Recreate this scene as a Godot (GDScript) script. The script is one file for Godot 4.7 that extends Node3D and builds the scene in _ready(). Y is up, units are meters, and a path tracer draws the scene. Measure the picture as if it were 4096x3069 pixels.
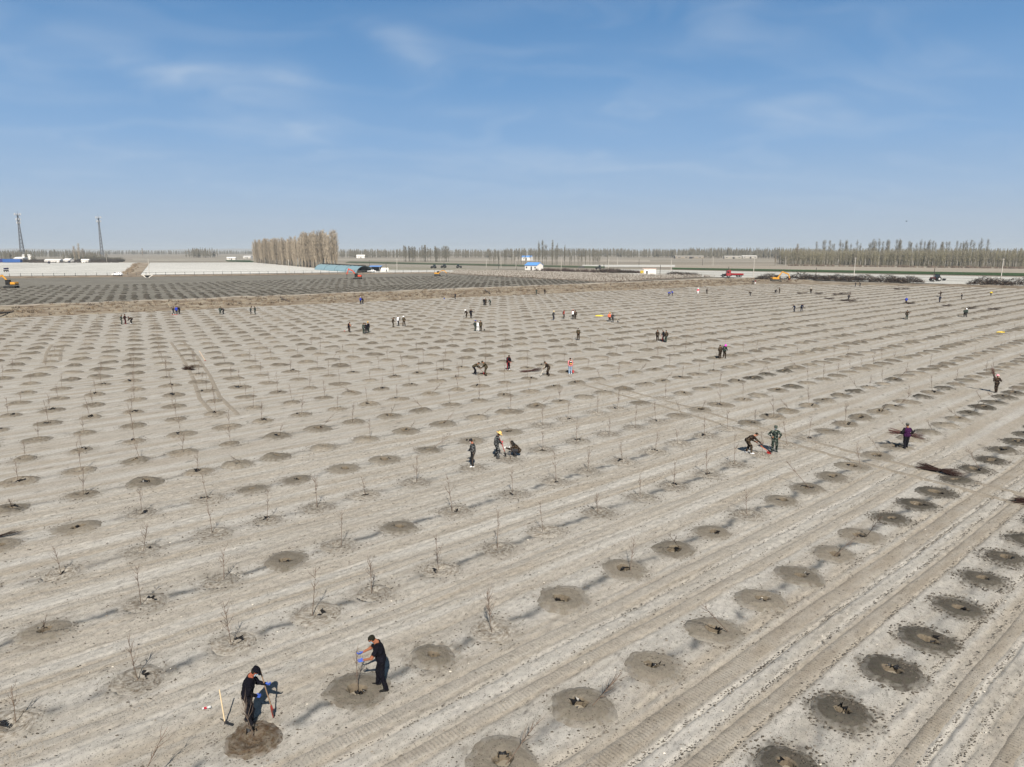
extends Node3D
# A bare field being planted with saplings, seen from a small drone 12.5 m up. x right, -z forward, metres.
# U runs along the planting rows, V across them.

const U := Vector3(0.74896, 0, -0.66262)
const V := Vector3(-0.66262, 0, -0.74896)
const ROW := 4.868      # between rows
const STEP := 2.97      # between pits in a row
const NEAR := Rect2(-7.0, 1.5, 58.9, 41.0)   # u, v of the finely modelled part of the field
const MIDDLE := Rect2(-26.375, 1.5, 155.0, 123.0)   # around it, a coarser part

var rng := RandomNumberGenerator.new()
var n_soft := FastNoiseLite.new()
var n_fine := FastNoiseLite.new()
var n_camo := FastNoiseLite.new()
var taken := {}
var M := {}
var pits := []           # {u, v, k, i, d, kind}
var pit_grid := {}       # row -> pits

# ------------------------------------------------------------------ geometry helpers
class Acc:
	var v := PackedVector3Array()
	var c := PackedColorArray()
	var idx := PackedInt32Array()

	func tri(a: Vector3, b: Vector3, d: Vector3, col: Color, out: Vector3) -> void:
		var i := v.size()
		v.append(a); v.append(b); v.append(d)
		c.append(col); c.append(col); c.append(col)
		if (d - a).cross(b - a).dot(out) >= 0.0:
			idx.append(i); idx.append(i + 1); idx.append(i + 2)
		else:
			idx.append(i); idx.append(i + 2); idx.append(i + 1)

	func quad(a: Vector3, b: Vector3, d: Vector3, e: Vector3, col: Color, out: Vector3) -> void:
		var i := v.size()
		v.append(a); v.append(b); v.append(d); v.append(e)
		for k in 4: c.append(col)
		if (d - a).cross(b - a).dot(out) >= 0.0:
			idx.append_array(PackedInt32Array([i, i + 1, i + 2, i, i + 2, i + 3]))
		else:
			idx.append_array(PackedInt32Array([i, i + 2, i + 1, i, i + 3, i + 2]))

	func box(at: Vector3, size: Vector3, col: Color, b := Basis.IDENTITY, bev := 0.0) -> void:
		var h := size * 0.5
		var ax := [b.x, b.y, b.z]
		var hs := [h.x, h.y, h.z]
		for k in 3:
			var n: Vector3 = ax[k]
			var p: Vector3 = ax[(k + 1) % 3]
			var q: Vector3 = ax[(k + 2) % 3]
			var hp: float = hs[(k + 1) % 3] - bev
			var hq: float = hs[(k + 2) % 3] - bev
			for s in [-1.0, 1.0]:
				var m: Vector3 = at + n * hs[k] * s
				quad(m - p * hp - q * hq, m + p * hp - q * hq, m + p * hp + q * hq, m - p * hp + q * hq, col, n * s)
		if bev > 0.0:
			for k in 3:
				var n: Vector3 = ax[k]
				var p: Vector3 = ax[(k + 1) % 3]
				var q: Vector3 = ax[(k + 2) % 3]
				var hn: float = hs[k] - bev
				for s in [-1.0, 1.0]:
					for t in [-1.0, 1.0]:
						var e1: Vector3 = at + p * (hs[(k + 1) % 3] * s) + q * ((hs[(k + 2) % 3] - bev) * t)
						var e2: Vector3 = at + p * ((hs[(k + 1) % 3] - bev) * s) + q * (hs[(k + 2) % 3] * t)
						quad(e1 - n * hn, e1 + n * hn, e2 + n * hn, e2 - n * hn, col, p * s + q * t)

	func tube(a: Vector3, b: Vector3, ra: float, rb: float, n: int, col: Color, caps := false) -> void:
		var d := (b - a).normalized()
		var s := d.cross(Vector3.UP if absf(d.y) < 0.9 else Vector3.RIGHT).normalized()
		var t := d.cross(s)
		var i := v.size()
		for k in n:
			var w := TAU * k / n
			var o := s * cos(w) + t * sin(w)
			v.append(a + o * ra); v.append(b + o * rb)
			c.append(col); c.append(col)
		for k in n:
			var p := i + 2 * k
			var q := i + 2 * ((k + 1) % n)
			var nrm := (v[q + 1] - v[p]).cross(v[p + 1] - v[p])
			if nrm.dot(v[p] + v[q] - 2.0 * a) >= 0.0:
				idx.append_array(PackedInt32Array([p, p + 1, q + 1, p, q + 1, q]))
			else:
				idx.append_array(PackedInt32Array([p, q + 1, p + 1, p, q, q + 1]))
		if caps:
			for e in 2:
				var m := a if e == 0 else b
				var r := ra if e == 0 else rb
				for k in n:
					var w0 := TAU * k / n
					var w1 := TAU * (k + 1) / n
					tri(m, m + (s * cos(w0) + t * sin(w0)) * r, m + (s * cos(w1) + t * sin(w1)) * r, col, d * (-1.0 if e == 0 else 1.0))

	func spike(a: Vector3, b: Vector3, r: float, col: Color) -> void:   # a three-sided twig ending in a point
		var d := (b - a).normalized()
		var s := d.cross(Vector3.UP if absf(d.y) < 0.9 else Vector3.RIGHT).normalized() * r
		var t := d.cross(s)
		var i := v.size()
		v.append(a + s); v.append(a - s * 0.5 + t * 0.87); v.append(a - s * 0.5 - t * 0.87); v.append(b)
		for k in 4: c.append(col)
		var flip := (v[i + 3] - v[i]).cross(v[i + 1] - v[i]).dot(s + t) < 0.0
		for k in 3:
			if flip:
				idx.append_array(PackedInt32Array([i + k, i + 3, i + (k + 1) % 3]))
			else:
				idx.append_array(PackedInt32Array([i + k, i + (k + 1) % 3, i + 3]))

	func lathe(at: Vector3, prof: Array, n: int, col: Color, b := Basis.IDENTITY) -> void:   # prof: Vector2(radius, height)
		var i := v.size()
		for p in prof:
			for k in n:
				var w := TAU * k / n
				v.append(at + b * Vector3(cos(w) * p.x, p.y, sin(w) * p.x))
				c.append(col)
		for j in prof.size() - 1:
			for k in n:
				var a0 := i + j * n + k
				var a1 := i + j * n + (k + 1) % n
				idx.append_array(PackedInt32Array([a0, a0 + n, a1 + n, a0, a1 + n, a1]))

	func add(o: Acc, t := Transform3D.IDENTITY) -> void:
		var i := v.size()
		for p in o.v: v.append(t * p)
		c.append_array(o.c)
		for k in o.idx: idx.append(k + i)

	func mesh(m: Material) -> ArrayMesh:
		var nn := PackedVector3Array()
		nn.resize(v.size())
		for k in range(0, idx.size(), 3):
			var a := idx[k]
			var b := idx[k + 1]
			var d := idx[k + 2]
			var f := (v[d] - v[a]).cross(v[b] - v[a])
			nn[a] += f; nn[b] += f; nn[d] += f
		for k in nn.size(): nn[k] = nn[k].normalized() if nn[k].length_squared() > 1e-20 else Vector3.UP
		var arr := []
		arr.resize(Mesh.ARRAY_MAX)
		arr[Mesh.ARRAY_VERTEX] = v
		arr[Mesh.ARRAY_NORMAL] = nn
		arr[Mesh.ARRAY_COLOR] = c
		arr[Mesh.ARRAY_INDEX] = idx
		var out := ArrayMesh.new()
		out.add_surface_from_arrays(Mesh.PRIMITIVE_TRIANGLES, arr)
		out.surface_set_material(0, m)
		return out


func numbered(called: String) -> String:
	taken[called] = taken.get(called, -1) + 1
	return called if taken[called] == 0 else "%s_%03d" % [called, taken[called]]

func tag(o: Node3D, label: String, category: String, group := "", kind := "") -> Node3D:
	if label: o.set_meta("label", label)
	if category: o.set_meta("category", category)
	if group: o.set_meta("group", group)
	if kind: o.set_meta("kind", kind)
	return o

func put(called: String, a, m: Material = null, parent: Node = null) -> MeshInstance3D:
	var o := MeshInstance3D.new()
	if a is Acc:
		o.mesh = (a as Acc).mesh(m if m else M.vc)
	else:
		o.mesh = a
	if parent:
		o.name = called
		parent.add_child(o, true)
	else:
		o.name = numbered(called)
		add_child(o)
	return o

func base(called: String, at: Vector3, turn := 0.0) -> Node3D:
	var o := Node3D.new()
	o.name = numbered(called)
	add_child(o)
	o.position = at
	o.rotation.y = deg_to_rad(turn)
	return o

func structure(called: String, a: Acc, m: Material) -> MeshInstance3D:
	var o := put(called, a, m)
	o.set_meta("kind", "structure")
	return o

func fld(u: float, v: float, y := 0.0) -> Vector3:
	return U * u + V * v + Vector3(0, y, 0)

func to_u(p: Vector3) -> float: return p.dot(U)
func to_v(p: Vector3) -> float: return p.dot(V)

func tone(c: Color, f: float) -> Color:
	return Color(c.r * f, c.g * f, c.b * f)

func vary(c: Color, amount: float) -> Color:
	return tone(c, 1.0 + rng.randf_range(-amount, amount))

# ------------------------------------------------------------------ the start
func _ready() -> void:
	rng.seed = 4711
	view_and_light()
	noises()
	materials()
	field_plan()
	far_land()
	main_field()
	tyre_tracks()
	plot_beyond()
	bank()
	planting()
	clods()
	trees()
	buildings()
	poles_and_fence()
	vehicles()
	people()
	small_things()

func view_and_light() -> void:
	var cam := Camera3D.new()
	cam.name = "camera"
	add_child(cam)
	cam.position = Vector3(0, 12.5, 0)
	cam.rotation_degrees = Vector3(-10.612, 0, 0)
	cam.fov = 56.73
	cam.far = 30000.0
	cam.current = true
	var we := WorldEnvironment.new()
	we.name = "environment"
	var e := Environment.new()
	e.background_mode = Environment.BG_SKY
	e.tonemap_mode = Environment.TONE_MAPPER_LINEAR
	e.tonemap_exposure = 1.6
	e.sdfgi_enabled = true
	e.ssao_enabled = true
	e.ssil_enabled = true
	e.fog_enabled = true
	e.fog_density = 0.00013
	e.fog_light_color = Color(0.90, 0.95, 1.0)
	var sky := Sky.new()
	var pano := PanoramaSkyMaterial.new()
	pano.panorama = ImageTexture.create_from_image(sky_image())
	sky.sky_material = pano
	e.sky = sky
	we.environment = e
	add_child(we)
	var sun := DirectionalLight3D.new()
	sun.name = "sun"
	add_child(sun)
	# behind the camera and a little to its right, 42 degrees up
	var az := deg_to_rad(-6.0)
	var el := deg_to_rad(42.0)
	var towards := Vector3(sin(az) * cos(el), -sin(el), -cos(az) * cos(el))
	sun.look_at_from_position(Vector3.ZERO, towards, Vector3.UP)
	sun.light_energy = 1.55
	sun.light_color = Color(1.0, 0.962, 0.90)
	sun.light_angular_distance = 0.53
	sun.shadow_enabled = true

func sky_image() -> Image:
	# air from the horizon up, and thin cirrus that lies on a plane far above
	var w := 2048
	var h := 1024
	var im := Image.create(w, h, false, Image.FORMAT_RGBF)
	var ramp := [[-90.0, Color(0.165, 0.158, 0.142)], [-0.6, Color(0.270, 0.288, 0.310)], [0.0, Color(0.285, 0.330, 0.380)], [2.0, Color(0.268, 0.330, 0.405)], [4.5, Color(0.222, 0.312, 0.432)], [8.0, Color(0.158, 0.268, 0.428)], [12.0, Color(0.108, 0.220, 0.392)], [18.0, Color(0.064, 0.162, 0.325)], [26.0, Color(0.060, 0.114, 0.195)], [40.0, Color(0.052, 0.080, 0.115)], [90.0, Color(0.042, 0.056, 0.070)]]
	var a := FastNoiseLite.new()
	a.seed = 11; a.noise_type = FastNoiseLite.TYPE_SIMPLEX_SMOOTH; a.frequency = 1.0; a.fractal_octaves = 5; a.fractal_gain = 0.55
	var b := FastNoiseLite.new()
	b.seed = 5; b.noise_type = FastNoiseLite.TYPE_SIMPLEX_SMOOTH; b.frequency = 1.0; b.fractal_octaves = 3
	var white := Color(0.365, 0.42, 0.49)
	# wisps: azimuth right of forward, height, half-extents (degrees), tilt, strength
	var wisps := [[-25.5, 12.2, 8.0, 0.75, -7.0, 0.55], [-19.0, 10.6, 4.2, 1.5, -10.0, 0.62], [-15.0, 8.6, 2.0, 0.8, -22.0, 0.34], [-16.5, 12.3, 1.6, 0.5, -12.0, 0.42], [-7.5, 13.9, 2.2, 1.1, -38.0, 0.46], [-9.5, 15.4, 2.0, 0.5, -6.0, 0.38], [-3.0, 16.6, 4.5, 0.7, 3.0, 0.26], [-2.5, 10.4, 4.0, 0.45, 3.0, 0.40], [8.0, 10.3, 4.0, 1.1, -8.0, 0.34], [19.5, 9.9, 4.0, 0.9, -8.0, 0.32], [27.0, 11.0, 12.0, 1.3, 6.0, 0.20], [4.0, 6.6, 9.0, 0.8, -3.0, 0.28], [16.0, 16.8, 2.2, 1.2, 40.0, 0.28], [30.0, 16.0, 9.0, 0.6, 4.0, 0.16], [14.0, 14.6, 10.0, 0.7, 2.0, 0.16], [-33.0, 6.8, 8.0, 0.8, -4.0, 0.22], [-34.0, 11.5, 4.0, 1.0, -14.0, 0.26]]
	for y in h:
		var el := 90.0 - (y + 0.5) * 180.0 / h
		var air := Color()
		for k in ramp.size() - 1:
			if el >= ramp[k][0] and el <= ramp[k + 1][0]:
				air = ramp[k][1].lerp(ramp[k + 1][1], (el - ramp[k][0]) / (ramp[k + 1][0] - ramp[k][0]))
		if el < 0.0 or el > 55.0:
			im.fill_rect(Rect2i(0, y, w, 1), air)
			continue
		var er := deg_to_rad(el)
		var reach := 1.0 / (tan(er) + 0.12)
		var near_horizon := clampf(el / 4.0, 0.0, 1.0) * clampf((55.0 - el) / 15.0, 0.0, 1.0)
		for x in w:
			var az := (x + 0.5) * 360.0 / w
			if az > 180.0: az -= 360.0
			var ar := deg_to_rad(az)
			var px := sin(ar) * reach
			var pz := cos(ar) * reach
			var warp := b.get_noise_2d(px * 0.8, pz * 0.8)
			var s := a.get_noise_2d(px * 0.55 + warp * 0.7 + pz * 0.25, pz * 1.6 - px * 0.35 + warp * 0.6)
			var cover := clampf(s * 0.9 + 0.06, 0.0, 1.0) * 0.24
			if el < 21.0 and absf(az) < 48.0:
				var more := 0.0
				for q in wisps:
					var dx: float = az - q[0]
					var dy: float = el - q[1]
					if absf(dx) > q[2] * 2.4 or absf(dy) > 6.0: continue
					var ct := cos(deg_to_rad(q[4]))
					var sn := sin(deg_to_rad(q[4]))
					var ex: float = (dx * ct + dy * sn) / (q[2] * 1.15)
					var ey: float = (dy * ct - dx * sn + warp * 0.9) / (q[3] * 1.5)
					var r2 := ex * ex + ey * ey
					if r2 < 6.0: more += q[5] * exp(-r2 * 1.1) * (0.75 + 0.9 * s)
				cover += maxf(more, 0.0) * 0.62
			cover = clampf(cover, 0.0, 0.62) * 0.85 * near_horizon
			im.set_pixel(x, y, air.lerp(white, cover))
	return im

func noises() -> void:
	n_soft.seed = 3; n_soft.noise_type = FastNoiseLite.TYPE_SIMPLEX_SMOOTH; n_soft.frequency = 1.0; n_soft.fractal_octaves = 3
	n_fine.seed = 8; n_fine.noise_type = FastNoiseLite.TYPE_SIMPLEX_SMOOTH; n_fine.frequency = 1.0; n_fine.fractal_octaves = 2
	n_camo.seed = 21; n_camo.noise_type = FastNoiseLite.TYPE_SIMPLEX_SMOOTH; n_camo.frequency = 7.0; n_camo.fractal_octaves = 2

func grain_image(size: int, seed_: int, specks: int, low: float, dark: float) -> Image:
	var fine := FastNoiseLite.new()
	fine.seed = seed_; fine.frequency = 0.09; fine.fractal_octaves = 4; fine.fractal_gain = 0.7
	var im := fine.get_seamless_image(size, size)
	im.convert(Image.FORMAT_L8)
	var by := im.get_data()
	var lut := PackedByteArray()
	for k in 256:   # evenly spaced in linear light
		var f := low + (1.0 - low) * k / 255.0
		lut.append(int(255.0 * Color(f, f, f).linear_to_srgb().r))
	for k in by.size():
		by[k] = lut[by[k]]
	var r := RandomNumberGenerator.new()
	r.seed = seed_ + 100
	for k in specks:
		var x := r.randi() % size
		var y := r.randi() % size
		var rad := r.randi_range(1, 3)
		var f := dark if r.randf() < 0.8 else 1.25
		for dy in range(-rad, rad + 1):
			for dx in range(-rad, rad + 1):
				if dx * dx + dy * dy <= rad * rad:
					var at := ((y + dy + size) % size) * size + (x + dx + size) % size
					by[at] = clampi(int(by[at] * f), 0, 255)
	return Image.create_from_data(size, size, false, Image.FORMAT_L8, by)

func materials() -> void:
	var m := StandardMaterial3D.new()
	m.vertex_color_use_as_albedo = true
	m.roughness = 0.92
	m.metallic_specular = 0.25
	M.vc = m
	m = m.duplicate(); m.roughness = 0.4; m.metallic_specular = 0.5
	M.gloss = m
	m = m.duplicate(); m.roughness = 0.12
	M.glass = m
	var grain := ImageTexture.create_from_image(grain_image(1024, 1, 3600, 0.70, 0.62))
	var broad := ImageTexture.create_from_image(grain_image(512, 9, 0, 0.72, 1.0))
	m = StandardMaterial3D.new()
	m.vertex_color_use_as_albedo = true
	m.roughness = 0.97
	m.metallic_specular = 0.2
	m.albedo_texture = grain
	m.albedo_color = Color(1.105, 1.105, 1.105)   # the two grain textures average 0.8
	m.uv1_triplanar = true
	m.uv1_world_triplanar = true
	m.uv1_scale = Vector3(0.27, 0.27, 0.27)
	m.heightmap_enabled = true
	m.heightmap_texture = grain
	m.heightmap_scale = 2.2
	m.detail_enabled = true
	m.detail_blend_mode = BaseMaterial3D.BLEND_MODE_MUL
	m.detail_albedo = broad
	m.detail_uv_layer = BaseMaterial3D.DETAIL_UV_2
	m.uv2_triplanar = true
	m.uv2_world_triplanar = true
	m.uv2_scale = Vector3(0.093, 0.093, 0.093)
	M.soil = m
	m = m.duplicate(); m.uv1_scale = Vector3(0.03, 0.03, 0.03); m.uv2_scale = Vector3(0.007, 0.007, 0.007); m.heightmap_enabled = false
	M.land = m
	m = StandardMaterial3D.new()
	m.albedo_color = Color(0.012, 0.012, 0.014).linear_to_srgb()
	m.roughness = 0.35
	M.plastic = m

# ------------------------------------------------------------------ the plan of the main field
func edge_far(u: float) -> float: return 165.0 - 0.098 * u
func edge_right(v: float) -> float: return 283.0 - maxf(0.0, v - 85.0) * 0.55

func in_sight(p: Vector3, margin := 3.0) -> bool:
	# whether the photograph could show that point of the ground, with some metres to spare
	if p.z > -13.0 + margin: return false
	return absf(p.x) < 0.735 * -p.z + 2.0 + margin

# where the pits of the nearest rows were measured along their row
const SURVEYED := {
	0: [18.40, 21.49, 24.28, 27.41, 30.53, 33.43],
	1: [10.16, 13.27, 16.30, 19.57, 22.59, 25.63, 28.62, 31.46, 34.60, 37.54, 40.28],
	2: [2.9, 5.89, 8.99, 11.57, 14.01, 17.35, 20.91, 24.02, 26.80, 29.99],
	3: [1.2, 4.3, 7.2, 10.05, 12.38, 15.36, 18.44, 21.26, 24.84, 28.05, 30.79, 33.97, 36.83],
	4: [2.7, 5.8, 8.5, 11.2, 13.5, 16.5, 19.7, 23.5, 26.6, 29.3, 32.2, 35.4, 38.2, 41.2, 44.1, 46.9],
	5: [4.0, 7.0, 9.9, 12.4, 14.9, 17.6, 20.7, 24.7, 27.5, 30.4, 33.6, 36.5, 39.4, 42.2, 44.9, 47.9],
	6: [2.4, 5.4, 8.2, 11.3, 13.6, 16.0, 19.0, 21.8, 25.0, 28.4, 31.8, 34.9, 37.6, 40.9, 43.3, 46.4],
	7: [3.5, 6.6, 9.6, 12.5, 14.7, 17.0, 20.2, 23.3, 26.5, 29.7, 32.9, 36.1, 39.0, 41.8, 44.7, 47.4, 50.1],
}

func field_plan() -> void:
	for k in range(0, 33):
		var v := 7.05 + ROW * k
		var u0 := fposmod(1.25 + 1.21 * (k - 3), STEP)
		var line: Array = SURVEYED.get(k, [])
		var first: float = line[0] if line else u0
		var last: float = line[-1] if line else u0
		for i in range(-10, 100):
			var u := u0 + STEP * i
			if line:
				if i < 0: u = first + STEP * i
				elif i < line.size(): u = line[i]
				else: u = last + STEP * (i - line.size() + 1)
			if not line or i < 0 or i >= line.size(): u += rng.randf_range(-0.2, 0.2)
			var vv := v + rng.randf_range(-0.1, 0.1)
			if u > edge_right(vv) - 1.5 or vv > edge_far(u) - 1.5: continue
			var p := fld(u, vv)
			if not in_sight(p): continue
			var planted := 0.0
			if k > 2 and k < 9 and u > 44.0 and u < 80.0: planted = 0.4
			elif k == 3 or k == 5: planted = 1.0
			elif k == 4: planted = 0.5 if u < 25.0 else 0.8
			elif (k == 6 or k == 7) and u < 30.0: planted = 0.2
			elif k == 2: planted = 1.0 if (absf(u - 5.89) < 0.5 or absf(u - 14.0) < 0.5 or absf(u - 29.99) < 0.5) else 0.0
			elif k > 7 and u < 60.0: planted = 0.92
			elif k >= 3 and u < 70.0 + 0.5 * vv: planted = 0.75
			elif k >= 4: planted = 0.3
			var kind := "planted" if rng.randf() < planted else "open"
			var d := {"u": u, "v": vv, "k": k, "i": i, "p": p, "d": Vector3(p.x, 12.5, p.z).length(), "kind": kind, "dark": (k == 0 or (u > 62.0 and vv < 95.0) or (k == 1 and u > 33.0))}
			pits.append(d)
			if not pit_grid.has(k): pit_grid[k] = []
			pit_grid[k].append(d)
	pits.sort_custom(func(a, b): return a.d < b.d)

func nearest_pit(u: float, v: float) -> Dictionary:
	var k := int(round((v - 7.05) / ROW))
	var best := {}
	var bd := 9.0
	if pit_grid.has(k):
		for q in pit_grid[k]:
			var du: float = q.u - u
			if absf(du) > 1.9: continue
			var dd: float = du * du + (q.v - v) * (q.v - v)
			if dd < bd:
				bd = dd
				best = q
	return best

# soil colours (linear base colours)
const SAND := Color(0.330, 0.317, 0.295)
const CRUST := Color(0.390, 0.379, 0.360)
const TAN := Color(0.300, 0.270, 0.230)
const PRESSED := Color(0.236, 0.212, 0.181)
const WET := Color(0.098, 0.103, 0.108)
const EARTH := Color(0.172, 0.155, 0.131)
const DAMP := Color(0.085, 0.078, 0.067)
const BROWN := Color(0.088, 0.060, 0.038)

func track_strength(k: int) -> float:
	return [1.0, 0.62, 0.42, 0.5, 0.3, 0.34, 0.45, 0.3, 0.35][k] if k >= 0 and k < 9 else 0.3

func soil_at(u: float, v: float, fine: bool) -> Color:
	var t := fposmod(v - 7.05, ROW)
	var k := int(floor((v - 7.05) / ROW))
	var wander := 0.12 * n_soft.get_noise_2d(u * 0.05, k * 7.3)
	t += wander
	var streak := n_soft.get_noise_2d(u * 0.06 + 31.0, v * 0.85)
	var patch := n_soft.get_noise_2d(u * 0.16, v * 0.33 + 50.0)
	var c := SAND.lerp(CRUST, clampf(0.45 + streak * 1.1 + patch * 0.5, 0.0, 1.0))
	# wheel ways, warmer and a little darker
	var s := track_strength(k)
	var way := maxf(smoothstep(0.52, 0.26, absf(t - 1.6)), smoothstep(0.58, 0.30, absf(t - 3.25)))
	way = maxf(way, 0.55 * smoothstep(0.4, 0.1, absf(t - 4.1)))
	c = c.lerp(TAN, clampf(way * (0.32 + 0.45 * s) + maxf(0.0, -streak) * 0.7 + maxf(0.0, patch - 0.25) * 0.8, 0.0, 0.85))
	if fine:
		var g := n_fine.get_noise_2d(u * 2.3, v * 3.4)
		c = tone(c, 1.0 + 0.15 * g)
	return c

func field_part(called: String, part: Rect2, du: float, dv: float, deep: bool) -> void:
	# a grid of soil; where it is near also with ruts, furrows and hollows under the pits
	var nu := int(round(part.size.x / du))
	var nv := int(round(part.size.y / dv))
	var inside := NEAR.grow(-0.01)
	var a := Acc.new()
	var at := {}
	var cols := PackedInt32Array()
	cols.resize((nu + 1) * (nv + 1))
	cols.fill(-1)
	for j in nv + 1:
		var v := part.position.y + j * dv
		var k := int(floor((v - 7.05) / ROW))
		var s := track_strength(maxi(k, 0))
		for i in nu + 1:
			var u := part.position.x + i * du
			if not deep and inside.has_point(Vector2(u, v)): continue
			var p := fld(u, v)
			if p.z > -11.0 or absf(p.x) > 0.735 * -p.z + 5.0: continue
			if u > edge_right(v) + 6.0: continue
			var q := nearest_pit(u, v)
			var dist := 9.0
			if q: dist = sqrt((q.u - u) * (q.u - u) + (q.v - v) * (q.v - v))
			var rim := minf(minf(i, nu - i) * du, minf(j, nv - j) * dv)
			var free := smoothstep(0.75, 1.7, dist) * smoothstep(0.0, 2.0, rim)
			var t := fposmod(v - 7.05, ROW) + 0.12 * n_soft.get_noise_2d(u * 0.05, k * 7.3)
			var h := 0.045 * n_soft.get_noise_2d(u * 0.18, v * 0.5) + 0.026 * n_fine.get_noise_2d(u * 1.9, v * 2.6)
			# furrow edges thrown up by the wheels
			var w1 := 0.03 * n_fine.get_noise_2d(u * 0.8, k * 3.0)
			var groove := 0.0
			groove += exp(-pow((t - 2.06 + w1) / 0.055, 2.0)) * (0.6 + 0.6 * n_soft.get_noise_2d(u * 0.5, k))
			groove += exp(-pow((t - 2.66 + w1) / 0.05, 2.0)) * (0.9 + 0.5 * n_soft.get_noise_2d(u * 0.4, k + 9.0))
			groove += exp(-pow((t - 3.95 - w1) / 0.07, 2.0)) * (0.5 + 0.9 * n_soft.get_noise_2d(u * 0.3, k + 19.0))
			groove += 0.8 * exp(-pow((t - 1.28 + w1) / 0.045, 2.0)) * (0.6 + 0.8 * n_soft.get_noise_2d(u * 0.35, k + 29.0))
			groove = maxf(groove, 0.0) * s
			h -= 0.075 * groove
			h -= 0.024 * s * (smoothstep(0.42, 0.3, absf(t - 1.6)) + smoothstep(0.48, 0.34, absf(t - 3.25)))
			# footprints and trampling where people have worked
			var tread := n_fine.get_noise_2d(u * 4.3 + 70.0, v * 5.1)
			if u < 34.0 and v > 14.0: h -= 0.035 * maxf(0.0, tread - 0.18)
			h *= free if deep else 0.0
			if deep and dist < 0.62: h -= 0.75 * smoothstep(0.62, 0.40, dist)
			var c := soil_at(u, v, true)
			if q:
				# drag of damp, bluish soil along the row between two pits
				var along: float = absf(u - q.u)
				var across: float = absf(v - q.v + 0.22 * n_soft.get_noise_2d(u * 0.7, q.k * 5.0))
				if along > 0.8 and q.k < 9:
					var wet := exp(-pow(across / (0.18 + 0.10 * n_soft.get_noise_2d(u * 0.9, v)), 2.0)) * clampf(1.05 + 1.7 * n_soft.get_noise_2d(u * 0.55 + 11.0, q.k * 9.0), 0.0, 1.0)
					c = c.lerp(WET, wet * (0.95 if q.k > 0 and q.k < 5 else 0.45))
				if q.k == 0 and along > 0.9:
					c = c.lerp(Color(0.30, 0.30, 0.29), 0.5 * clampf(n_soft.get_noise_2d(u * 0.8, v * 0.9) + 0.2, 0.0, 1.0) * smoothstep(0.9, 0.3, across))
				# thrown-out soil, thinning out unevenly
				var spill := smoothstep(1.2, 0.72, dist * (1.0 + 0.26 * n_fine.get_noise_2d(u * 1.3 + 5.0, v * 1.3))) * clampf(0.62 + 0.9 * n_fine.get_noise_2d(u * 3.7, v * 3.7) + rng.randf_range(-0.25, 0.25), 0.0, 1.0)
				c = c.lerp(DAMP if q.dark else EARTH, spill * (0.9 if q.kind == "open" else 0.62))
			if rng.randf() < 0.02: c = tone(c, rng.randf_range(0.45, 0.85))
			cols[j * (nu + 1) + i] = a.v.size()
			a.v.append(p + Vector3(0, h, 0))
			a.c.append(c)
	for j in nv:
		for i in nu:
			var p0 := cols[j * (nu + 1) + i]
			var p1 := cols[j * (nu + 1) + i + 1]
			var p2 := cols[(j + 1) * (nu + 1) + i + 1]
			var p3 := cols[(j + 1) * (nu + 1) + i]
			if p0 < 0 or p1 < 0 or p2 < 0 or p3 < 0: continue
			a.idx.append(p0); a.idx.append(p3); a.idx.append(p2)
			a.idx.append(p0); a.idx.append(p2); a.idx.append(p1)
	structure(called, a, M.soil)

func main_field() -> void:
	field_part("field_soil", NEAR, 0.1178, 0.0625, true)
	field_part("field_soil_middle", MIDDLE, 0.3875, 0.205, false)
	# the rest of the field
	var a := Acc.new()
	var us := []
	var x := -30.0
	while x < 300.0:
		us.append(x); x += 1.5 if x < 120.0 else 3.0
	var vs := []
	x = -10.0
	while x < 172.0:
		vs.append(x); x += 0.41 if x < 110.0 else 0.6
	us.append(MIDDLE.position.x); us.append(MIDDLE.end.x); vs.append(MIDDLE.position.y); vs.append(MIDDLE.end.y)
	us.sort(); vs.sort()
	var inner := MIDDLE
	var w := us.size()
	var idx := PackedInt32Array()
	idx.resize(us.size() * vs.size())
	idx.fill(-1)
	for j in vs.size():
		for i in w:
			var p := fld(us[i], vs[j])
			if p.z > -4.0 or absf(p.x) > 0.735 * -p.z + 14.0: continue
			if us[i] > edge_right(vs[j]) + 6.0 or vs[j] > edge_far(us[i]) + 4.0: continue
			idx[j * w + i] = a.v.size()
			a.v.append(p)
			a.c.append(tone(soil_at(us[i], vs[j], false), 0.97 + 0.05 * n_fine.get_noise_2d(us[i] * 0.6, vs[j] * 1.4)))
	for j in vs.size() - 1:
		for i in w - 1:
			if inner.has_point(Vector2((us[i] + us[i + 1]) * 0.5, (vs[j] + vs[j + 1]) * 0.5)): continue
			var p0 := idx[j * w + i]
			var p1 := idx[j * w + i + 1]
			var p2 := idx[(j + 1) * w + i + 1]
			var p3 := idx[(j + 1) * w + i]
			if p0 < 0 or p1 < 0 or p2 < 0 or p3 < 0: continue
			a.idx.append_array(PackedInt32Array([p0, p3, p2, p0, p2, p1]))
	structure("field_soil_beyond", a, M.soil)

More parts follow.
